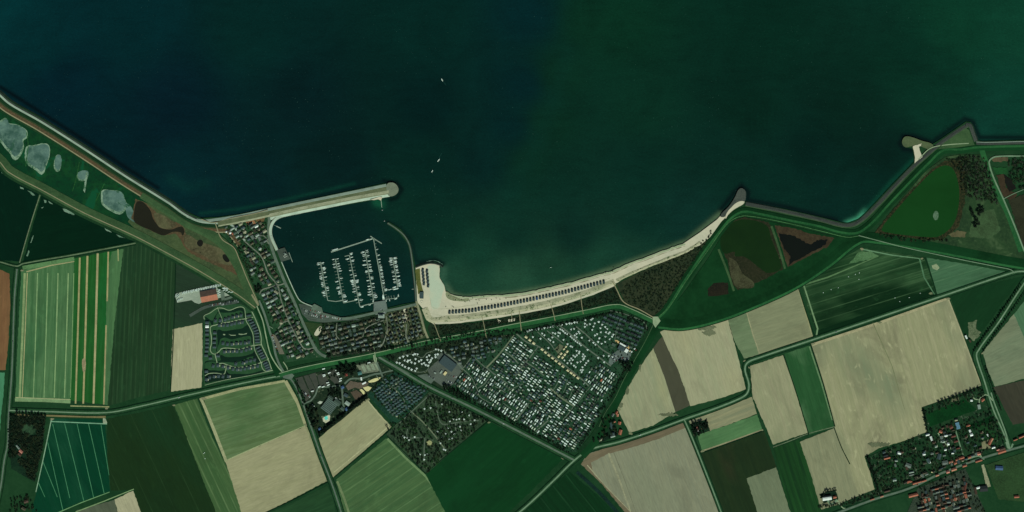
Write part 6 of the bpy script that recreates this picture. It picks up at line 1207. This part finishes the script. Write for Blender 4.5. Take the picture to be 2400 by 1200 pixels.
bungalows('street_house', r2, 'street house', 'along the village main street', 'houses along the village main street', ['orange','russet','dark brown','grey','pale orange','grey','slate','dark brown'], lambda x, y: 20, L=(8,11), B=(5,7), cat='house', hr=2.4, hw=3.6, win=0)
r3 = gridfill([(2200,1000),(2225,990),(2238,1060),(2210,1075)], (.95,-.31), 10, 10, 1.2, .7); r4 = gridfill([(2250,1010),(2300,1005),(2310,1050),(2262,1060)], (.95,-.31), 12, 12, 2, .5); r5 = gridfill([(2060,1060),(2140,1040),(2190,1020),(2200,1070),(2120,1110),(2080,1110)], (.95,-.31), 13, 13, 2.5, .5)
bungalows('garden_house', r3+r4+r5, 'house', 'in the village gardens', 'houses in the village gardens', ['grey','dark brown','white','slate','pale grey','russet','black'], lambda x, y: 15, L=(6,10), B=(5,7), cat='house', hr=2, hw=3, win=0)
for q, c in (([(2030,1072),(2173,1012),(2160,955),(2300,905),(2316,925),(2370,1050),(2330,1062),(2260,1085),(2200,1110),(2120,1145),(2050,1166),(1990,1185),(1965,1182),(2050,1147)],(20,54,30)),):
    poly('village_ground', q, ground('village_gardens', c, (30,62,36), (50,72,50), s1=.02, s2=.2, amt=.6, c4=(84,94,78), s4=.06, t4=.60), z=2.93, rough=.4)
poly('village_ground', [(2150,1145),(2262,1098),(2310,1200),(2330,1260),(2100,1260),(2140,1170)], ground('street_paving', (34,52,40), (52,66,52), (88,92,78), s2=.3, amt=.6), z=2.91)
for q, c in (([(2170,970),(2260,935),(2290,960),(2180,1000)],(10,56,24)),([(2258,1000),(2300,985),(2325,972),(2330,985),(2300,1000),(2262,1008)],(8,48,20)),([(2290,1000),(2322,990),(2345,1030),(2310,1030)],(28,66,34)),([(2310,1090),(2400,1060),(2440,1050),(2440,1180),(2340,1170)],(44,70,40)),([(2078,1082),(2105,1082),(2106,1100),(2080,1100)],(24,72,34)),([(2300,1090),(2306,1088),(2322,1140),(2312,1142)],(140,140,112)),([(2318,1110),(2345,1108),(2352,1140),(2330,1148)],(20,74,30)),([(2300,1036),(2322,1028),(2322,1050),(2302,1052)],(120,118,90)),([(2230,935),(2246,930),(2248,938),(2230,942)],(96,96,72))):
    poly('paddock', q, ground('paddock', c, tuple(int(v*.85) for v in c), tuple(min(255, int(v*1.2)+4) for v in c), s1=.02), z=2.96+random.random()*.03, rough=.5)
for L, w in (([Z7(770,30),Z7(820,45),Z7(880,115)],2.2),([Z7(585,0),Z7(620,85),Z7(690,95),Z7(715,70),Z7(770,32)],2.2),([Z7(690,95),Z7(690,150)],2.2),([Z7(855,0),Z7(900,140),Z7(990,370),Z7(1060,560),Z7(1120,790)],3),([Z7(110,570),Z7(180,680),Z7(250,760),Z7(262,780)],2.2),([Z7(360,540),Z7(420,740),Z7(480,920),Z7(505,945)],2.6),([Z7(505,945),Z7(680,895),Z7(760,940)],2.6),([Z7(700,870),Z7(740,930)],2),([(1962,1172),(1975,1190),(1990,1192)],2.4),([(1940,1172),(1948,1182),(1962,1172)],5),([(2358,1036),(2366,1052),(2374,1040)],4)): road('lane', L, w, M_cpath if w < 2.5 else M_lroad, z=3.1+random.random()*.05)
for k, (x, y) in enumerate(sorted([(2014,640),(2005,643),(1989,649),(2013,654),(1965,674),(1948,679),(1930,686),(2098,698),(2109,707),(2131,697),(2157,687),(478,1063),(481,1074),(480,1061)])):
    def bale():
        b = MB(); b.cyl((-.9, 0, .65), (.9, 0, .65), .75, .75, 12); b.cyl((-.9, 1.6, .65), (.9, 1.6, .65), .75, .75, 12); return b.mesh('silage_bale', [M_white])
    put('silage_bale', cached('bale', bale), x, y, 3.0, random.uniform(0, 180), .8, f'pair of white wrapped bales lying in a green field, {ordn(k+1)} from the west', 'bales', 'white bales in the fields')

# ================================================================ TREES
random.seed(55)
def treerow(pts, d, cols, where, group, z=None, rev=False):
    for k, (x, y) in enumerate(pts): c = random.choice(cols); tree(x, y, d*random.uniform(.8, 1.2), c, f'{c} tree {where}, {ordn(k+1)} along', group, z=z)
def line(a, b, n, jit=.4): return [(a[0]+(b[0]-a[0])*i/(n-1)+random.uniform(-jit, jit), a[1]+(b[1]-a[1])*i/(n-1)+random.uniform(-jit, jit)) for i in range(n)]
G = 'trees lining the east road'
treerow(line((2392,668),(2282,822),30), 5.0, ['dark green','deep green'], 'in the west row of the east road, from the north', G)
treerow(line((2402,684),(2304,822),26), 5.0, ['dark green','deep green'], 'in the east row of the east road, from the north', G)
treerow(line((2310,862),(2345,960),14), 5, ['dark green'], 'beside the road below its bend, from the north', G)
treerow(line((106,974),(40,968),10), 8, ['dark green','deep green'], 'on the north edge of the far-left farm wood, from the east', 'trees round the far-left farm')
treerow(line((26,975),(24,1070),14), 8, ['dark green','deep green'], 'on the west edge of the far-left farm wood, from the north', 'trees round the far-left farm')
treerow([(655+random.uniform(-3, 3), 0) for _ in range(0)], 6, ['dark green'], '', '')
treerow([(792,866),(800,858),(806,864),(812,855),(818,862),(822,870),(815,872),(828,858),(832,866),(826,876),(808,875),(798,872)], 11, ['dark green','deep green'], 'in the dark clump by the sports courts, from the west', 'trees by the sports courts')
treerow(line((750,1018),(860,930),28, 1.5), 9, ['dark green','deep green'], 'in the belt between pool and beige field, from the west', 'belt below the leisure pool')
treerow(scatter([(712,955),(735,950),(752,990),(742,1012),(728,996)], 9, .35, seed=4), 8, ['deep green','olive','dark green'], 'in the grove west of the pool, from the north', 'grove west of the pool')
treerow(scatter([(768,915),(790,905),(802,918),(798,935),(775,928)], 7, .35, seed=5), 7, ['dark green','deep green'], 'in the grove above the pool roofs, from the north', 'grove above the pool roofs')
treerow(line((770,836),(1000,806),34, 1.2), 7.5, ['grey brown','grey brown','dark green'], 'in the leafless row south of the harbour park, from the west', 'leafless trees behind the dike')
treerow(scatter([(1040,896),(1052,905),(1100,935),(1096,942),(1040,914)], 6.5, .3, seed=8), 7, ['dark green','deep green'], 'in the southwest hedge of the big campsite, from the north', 'southwest hedge of the campsite')
treerow(scatter([(1452,842),(1484,850),(1478,870),(1458,862)], 7, .3, seed=9)+scatter([(1610+8,990),(1660,984),(1664,1010),(1630,1022)], 8, .3, seed=10), 8, ['dark green','deep green'], 'in a small dark grove beside buildings, counting from the north', 'small groves')
treerow([(2278,500),(2276,496),(2296,488),(2300,494),(2293,500),(2286,515),(2290,524),(2284,530)], 11, ['dark green'], 'in the dark clumps on the eastern dune meadow', 'clumps on the dune meadow')
treerow(scatter([(1385,1040),(1420,968),(1440,975),(1448,1020),(1400,1040)], 9.5, .4, seed=12), 6.5, ['dark green','deep green','olive'], 'among the gardens of the dike hamlet, from the north', 'trees of the dike hamlet')
cent = [([2171,960],[2300,908])]
treerow(line((2172,1010),(2165,965),6)+line((2200,944),(2292,912),12), 7, ['dark green','deep green'], 'on the northern village boundary, counting from the west', 'trees on the village boundary')
treerow(line((2034,1074),(2058,1150),14, 1), 8, ['dark green','deep green'], 'on the western village boundary, from the north', 'trees on the western village boundary')
treerow(line((1925,1165),(1938,1150),5)+line((1942,1152),(1958,1148),4), 6, ['dark green'], 'behind the long white barn, from the west', 'trees behind the long white barn')
treerow([(600,676),(606,672),(612,676),(608,682),(600,684)], 8, ['dark green'], 'in the dark clump west of the park entrance', 'clump at the park entrance')
poly('wood_floor', [(24,970),(108,972),(100,1050),(82,1130),(26,1098)], ground('wood_floor', (14,38,26), (22,50,32), (34,62,40)), z=2.9, rough=1)
poly('wood_clearing', [(52,1000),(72,994),(84,1004),(70,1022),(54,1018)], ground('clearing', (46,74,50)), z=2.93, smooth=True)
for q in ([(1617,994),(1655,983),(1664,1010),(1628,1022)],[(1922,1158),(1958,1147),(1965,1170),(1930,1180)],[(1440,968),(1448,1020),(1402,1040),(1384,1040),(1420,985)]): poly('wood_floor', q, ground('wood_floor', (14,38,26), (22,50,32), (34,62,40)), z=2.94, rough=.8)
# uncounted woods
g_in = lambda pg, s, seed, av=(), keep=1.0: scatter(pg, s, .55, av, seed, keep)
forest('woodland', g_in([(24,972),(106,974),(100,1050),(82,1128),(66,1120),(60,1100),(28,1075)], 4.2, 1, [([(62,1005),(78,1015)], 9), ([(40,1045),(58,1072)], 7), ([(30,1080),(48,1070)], 5)]), ['dark green','deep green','olive'], 'dark farm wood at the far left with a clearing', 'wood', (3, 5))
forest('woodland', g_in([(888,838),(940,824),(1010,808),(1100,792),(1208,782),(1160,812),(1104,840),(1060,836),(1020,820),(950,830),(910,850)], 5.2, 2, [(L, w/2+1) for L, w in LANES]+[([(940,838),(1030,828)], 9)], .62), ['dark green','deep green','olive','dark green'], 'bushes and trees of the wood north of the dark hall', 'wood', (2.6, 4.2))
forest('woodland', g_in([(866,922),(892,888),(926,872),(1008,912),(978,948),(936,990)], 4.4, 3, (), .5), ['dark green','deep green','olive','bright green'], 'greenery packed between the blue-grey villas', 'wood', (2, 3.2))
forest('woodland', g_in([(900,992),(936,990),(1008,925),(1140,985),(1000,1110),(940,1050)], 5.0, 4, [([(968,968),(1045,1056)], 2.6), ([(1020,925),(1030,985),(1040,995),(1122,986)], 2.4), ([(1006,1038),(1007,1038)], 6), ([(955,1005),(955,1024),(990,1026)], 3), ([(996,1026),(994,1080)], 2.5)], .55), ['dark green','deep green','olive','dark green','bright green'], 'scattered trees of the southern camp wood', 'wood', (2.6, 4.4))
forest('woodland', g_in([(1006,795),(1100,778),(1200,770),(1206,776),(1100,788),(1008,806)], 4.6, 5, (), .75)+g_in([(1210,780),(1300,760),(1440,730),(1446,734),(1300,766),(1214,784)], 4.0, 6)+g_in([(1445,728),(1515,752),(1520,776),(1506,770),(1450,736)], 4.5, 7, (), .7), ['dark green','deep green'], 'dark hedge along the campsite edge of the long dike', 'hedge', (2.2, 3.6))
forest('woodland', g_in([(2244,366),(2308,366),(2330,440),(2340,480),(2310,472),(2268,462),(2256,420)], 5.0, 8, (), .72)+g_in([(2362,372),(2440,368),(2440,440),(2384,444),(2364,410)], 5.2, 9, (), .6), ['dark green','deep green','olive','grey brown'], 'open woodland east of the green lake', 'wood', (3, 5))
forest('woodland', g_in(CAMP, 6.6, 10, [(L, w/2+.5) for L, w in LANES], .52), ['dark green','deep green','olive','dark green'], 'hedges and small trees between the caravan pitches', 'hedges', (1.4, 2.6), n=30)
forest('woodland', g_in(pgA, 5.6, 11, [(L, 2.6) for L, w in LN], .7)+g_in(pgB, 5.6, 12, [(L, 2.6) for L, w in LN], .7)+g_in([(524,548),(540,546),(575,600),(600,670),(610,690),(600,690),(585,650),(560,590)], 4.6, 13, (), .8), ['bright green','deep green','olive'], 'garden shrubs between the bungalows of the harbour parks', 'shrubs', (1.8, 3.0), n=34)
forest('woodland', g_in([(748,760),(800,758),(900,740),(975,720),(1000,795),(900,815),(780,832),(748,812)], 5.2, 14, [(L, 2.2) for L, w in LE], .62), ['deep green','bright green','olive','dark green'], 'garden trees between the cottages behind the harbour', 'shrubs', (2.0, 3.3), n=36)
forest('woodland', g_in([(1446,694),(1462,672),(1500,642),(1560,616),(1608,594),(1645,566),(1672,534),(1650,582),(1600,652),(1556,716),(1538,738),(1504,722),(1470,706)], 4.4, 15, (), .62), ['olive','deep green','dark green','olive'], 'wind-cut dune scrub between beach and dike', 'dune scrub', (2.2, 3.8), n=30, hh=.7)
forest('woodland', g_in([(1010,764),(1120,758),(1200,744),(1300,724),(1380,700),(1440,676),(1458,706),(1440,713),(1300,740),(1150,768),(1012,792)], 4.2, 16, [([(1017,757),(1033,800)],2),([(1130,742),(1140,792)],2),([(1217,728),(1222,775)],2),([(1290,712),(1301,752)],2),([(1361,690),(1367,736)],2)], .8), ['olive','dark green','deep green'], 'low dense scrub along the back of the beach', 'dune scrub', (2.0, 3.4), n=30, hh=.7)
forest('woodland', g_in([(2036,1076),(2100,1046),(2172,1014),(2165,960),(2240,930),(2300,908),(2360,1040),(2260,1080),(2130,1136),(2060,1146)], 6.0, 17, [([Z7(505,945),Z7(360,540)], 3), ([Z7(110,570),Z7(262,780)], 3), ([(2180,985),(2300,950)], 16)], .58), ['dark green','deep green','olive'], 'garden trees scattered through the village', 'trees', (2.6, 4.8))
forest('woodland', g_in([(2150,1145),(2262,1098),(2310,1200),(2140,1200)], 7, 18, (), .5)+g_in([(1900,1190),(1970,1176),(2050,1152),(2110,1130),(2112,1140),(2050,1164),(1985,1186)], 5, 19, (), .7)+g_in([(20,1170),(66,1160),(90,1200),(20,1200)], 6, 20, (), .6)+g_in([(2050,548),(2130,556),(2210,562),(2230,556),(2232,566),(2130,566),(2060,556)], 5, 21, (), .6)+g_in([(2214,372),(2262,372),(2270,400),(2264,460),(2250,440),(2248,400),(2232,386)], 5, 22, (), .7), ['dark green','deep green','olive'], 'hedges and trees along the village road and lake shore', 'trees', (2.4, 4.2))
forest('woodland', g_in([(690,888),(694,884),(728,960),(740,1000),(734,1004),(700,930)], 5, 23, (), .6)+g_in([(762,868),(800,860),(850,850),(884,842),(884,846),(830,866),(790,880),(800,900),(780,905)], 5.4, 24, (), .5)+g_in([(1018,926),(1146,984),(1142,990),(1010,930)], 4.4, 25, (), .8)+g_in([(1060,906),(1110,932),(1200,982),(1330,1052),(1326,1060),(1196,992),(1100,942),(1052,912)], 4.4, 26, (), .7)+g_in([(1352,1058),(1384,1012),(1412,966),(1446,912),(1474,866),(1466,864),(1436,912),(1404,962),(1376,1010),(1346,1054)], 4.6, 27, (), .6), ['dark green','deep green'], 'boundary hedges of the camps and the leisure centre', 'hedges', (2.0, 3.6))

# ================================================================ SMALL WEAR MARKS
random.seed(404)
M_wr = ground('wrack_line', (112,106,80), (138,132,102), (90,90,70), s2=.6, amt=.7); M_tr = ground('wheel_track', (160,158,132), (150,148,122), s2=.5)
SH_ = [(1062,700),(1090,704),(1130,701),(1200,698),(1250,690),(1290,681),(1350,667),(1400,652),(1440,641),(1480,623),(1520,609),(1570,590),(1606,578)]
road('wrack_line', [(x, y-1.5) for x, y in SH_], .9, M_wr, z=3.0, jag=.8)
road('wet_sand', [(x, y-6) for x, y in SH_], 4.5, ground('wet_sand_edge', (140,150,120), (154,158,130), s2=.3), z=2.97, jag=1.0)
road('wheel_track', [(1010,735),(1045,740),(1100,724),(1200,712),(1300,690),(1380,668),(1430,652)], .8, M_tr, z=3.02, jag=.2)
road('wheel_track', [(1008,700),(1014,720),(1040,724),(1100,716),(1180,708),(1290,686)], .8, M_tr, z=3.025, jag=.3)
M_sf = ground('surf_foam', (120,150,130), (80,116,96), (170,190,172), s1=.05, s2=.5, amt=.7)
road('surf_line', [(x, y-8.6) for x, y in SH_], .9, M_sf, z=.12, jag=.7)
for L in ([(1000,613),(1020,611),(1038,619)],[(1041,668),(1043,684),(1058,692)]): road('surf_line', L, .8, M_sf, z=.12, jag=.5)
# gateways and bare corners where the tractors turn
M_gate = ground('worn_gateway', (120,120,92), (96,108,78), (144,140,112), s2=.4, amt=.7)
for x, y, r in ((1746,846,5),(1752,860,4),(1905,806,5),(2062,756,5),(1606,992,5),(1758,862,4),(1646,1058,5),(1786,1008,4),(1624,1020,4),(2222,700,5),(2182,688,5),(1912,792,5),(1478,1016,6),(1450,960,6),(1634,768,5),(478,934,6),(718,996,5),(766,1126,4),(52,634,5),(250,957,5),(122,982,5),(408,950,4),(862,936,5),(916,1000,4),(1146,990,4),(1320,1074,5),(2302,828,4),(2296,902,5),(1876,668,5),(2020,584,5),(2160,606,4)):
    poly('worn_gateway', [(x+r*random.uniform(.5, 1.1)*math.cos(a), y+r*.6*random.uniform(.5, 1.1)*math.sin(a)) for a in [i*.63 for i in range(10)]], M_gate, z=2.9+random.random()*.04, smooth=True, rough=.8, step=2)
# scrubby smudges at field edges
for x, y, w, h in ((1650,768,30,8),(1664,780,22,8),(1600,930-2,0,0),(1565,972,26,5),(2060,1042,34,8),(2000,1068,0,0),(1470,915,5,14),(1454,950,8,8),(1500,862,4,12)):
    if w: poly('field_smudge', [(x+w*random.uniform(.5, 1)*math.cos(a), y+h*random.uniform(.5, 1)*math.sin(a)) for a in [i*.52 for i in range(12)]], ground('mud_smudge', (92,98,74), (110,114,88), (74,84,62), s2=.4, amt=.7), z=2.88+random.random()*.04, rough=2.2, step=2)
# traffic on the open roads
def onroad(x, y, dg, c, lb): put('moving_car', cached(('car', c), lambda: car_mesh(c)), x, y, 3.45, dg, 1.1, lb, 'car', 'cars out on the roads')
for x, y, dg, c, lb in ((1180,993,-27,'white','white car on the long road below the campsite, near the wheat field'),(1060,934,-26,'silver','silver car on the road between campsite and southern wood'),(752,1068,-66,'dark blue','dark blue car on the road between the two beige fields'),(1500,1020,18,'white','white car on the road north of the taupe field'),(1960,778,18,'silver','silver car on the road north of the big beige field'),(30,800,85,'grey','grey car on the far-left north-south road'),(420,932,12,'white','white car on the road below the dark striped field'),(2150,1136,22,'red','red car on the village main street'),(2345,748,57,'white','white car on the tree-lined east road')):
    onroad(x, y, dg, c, lb)
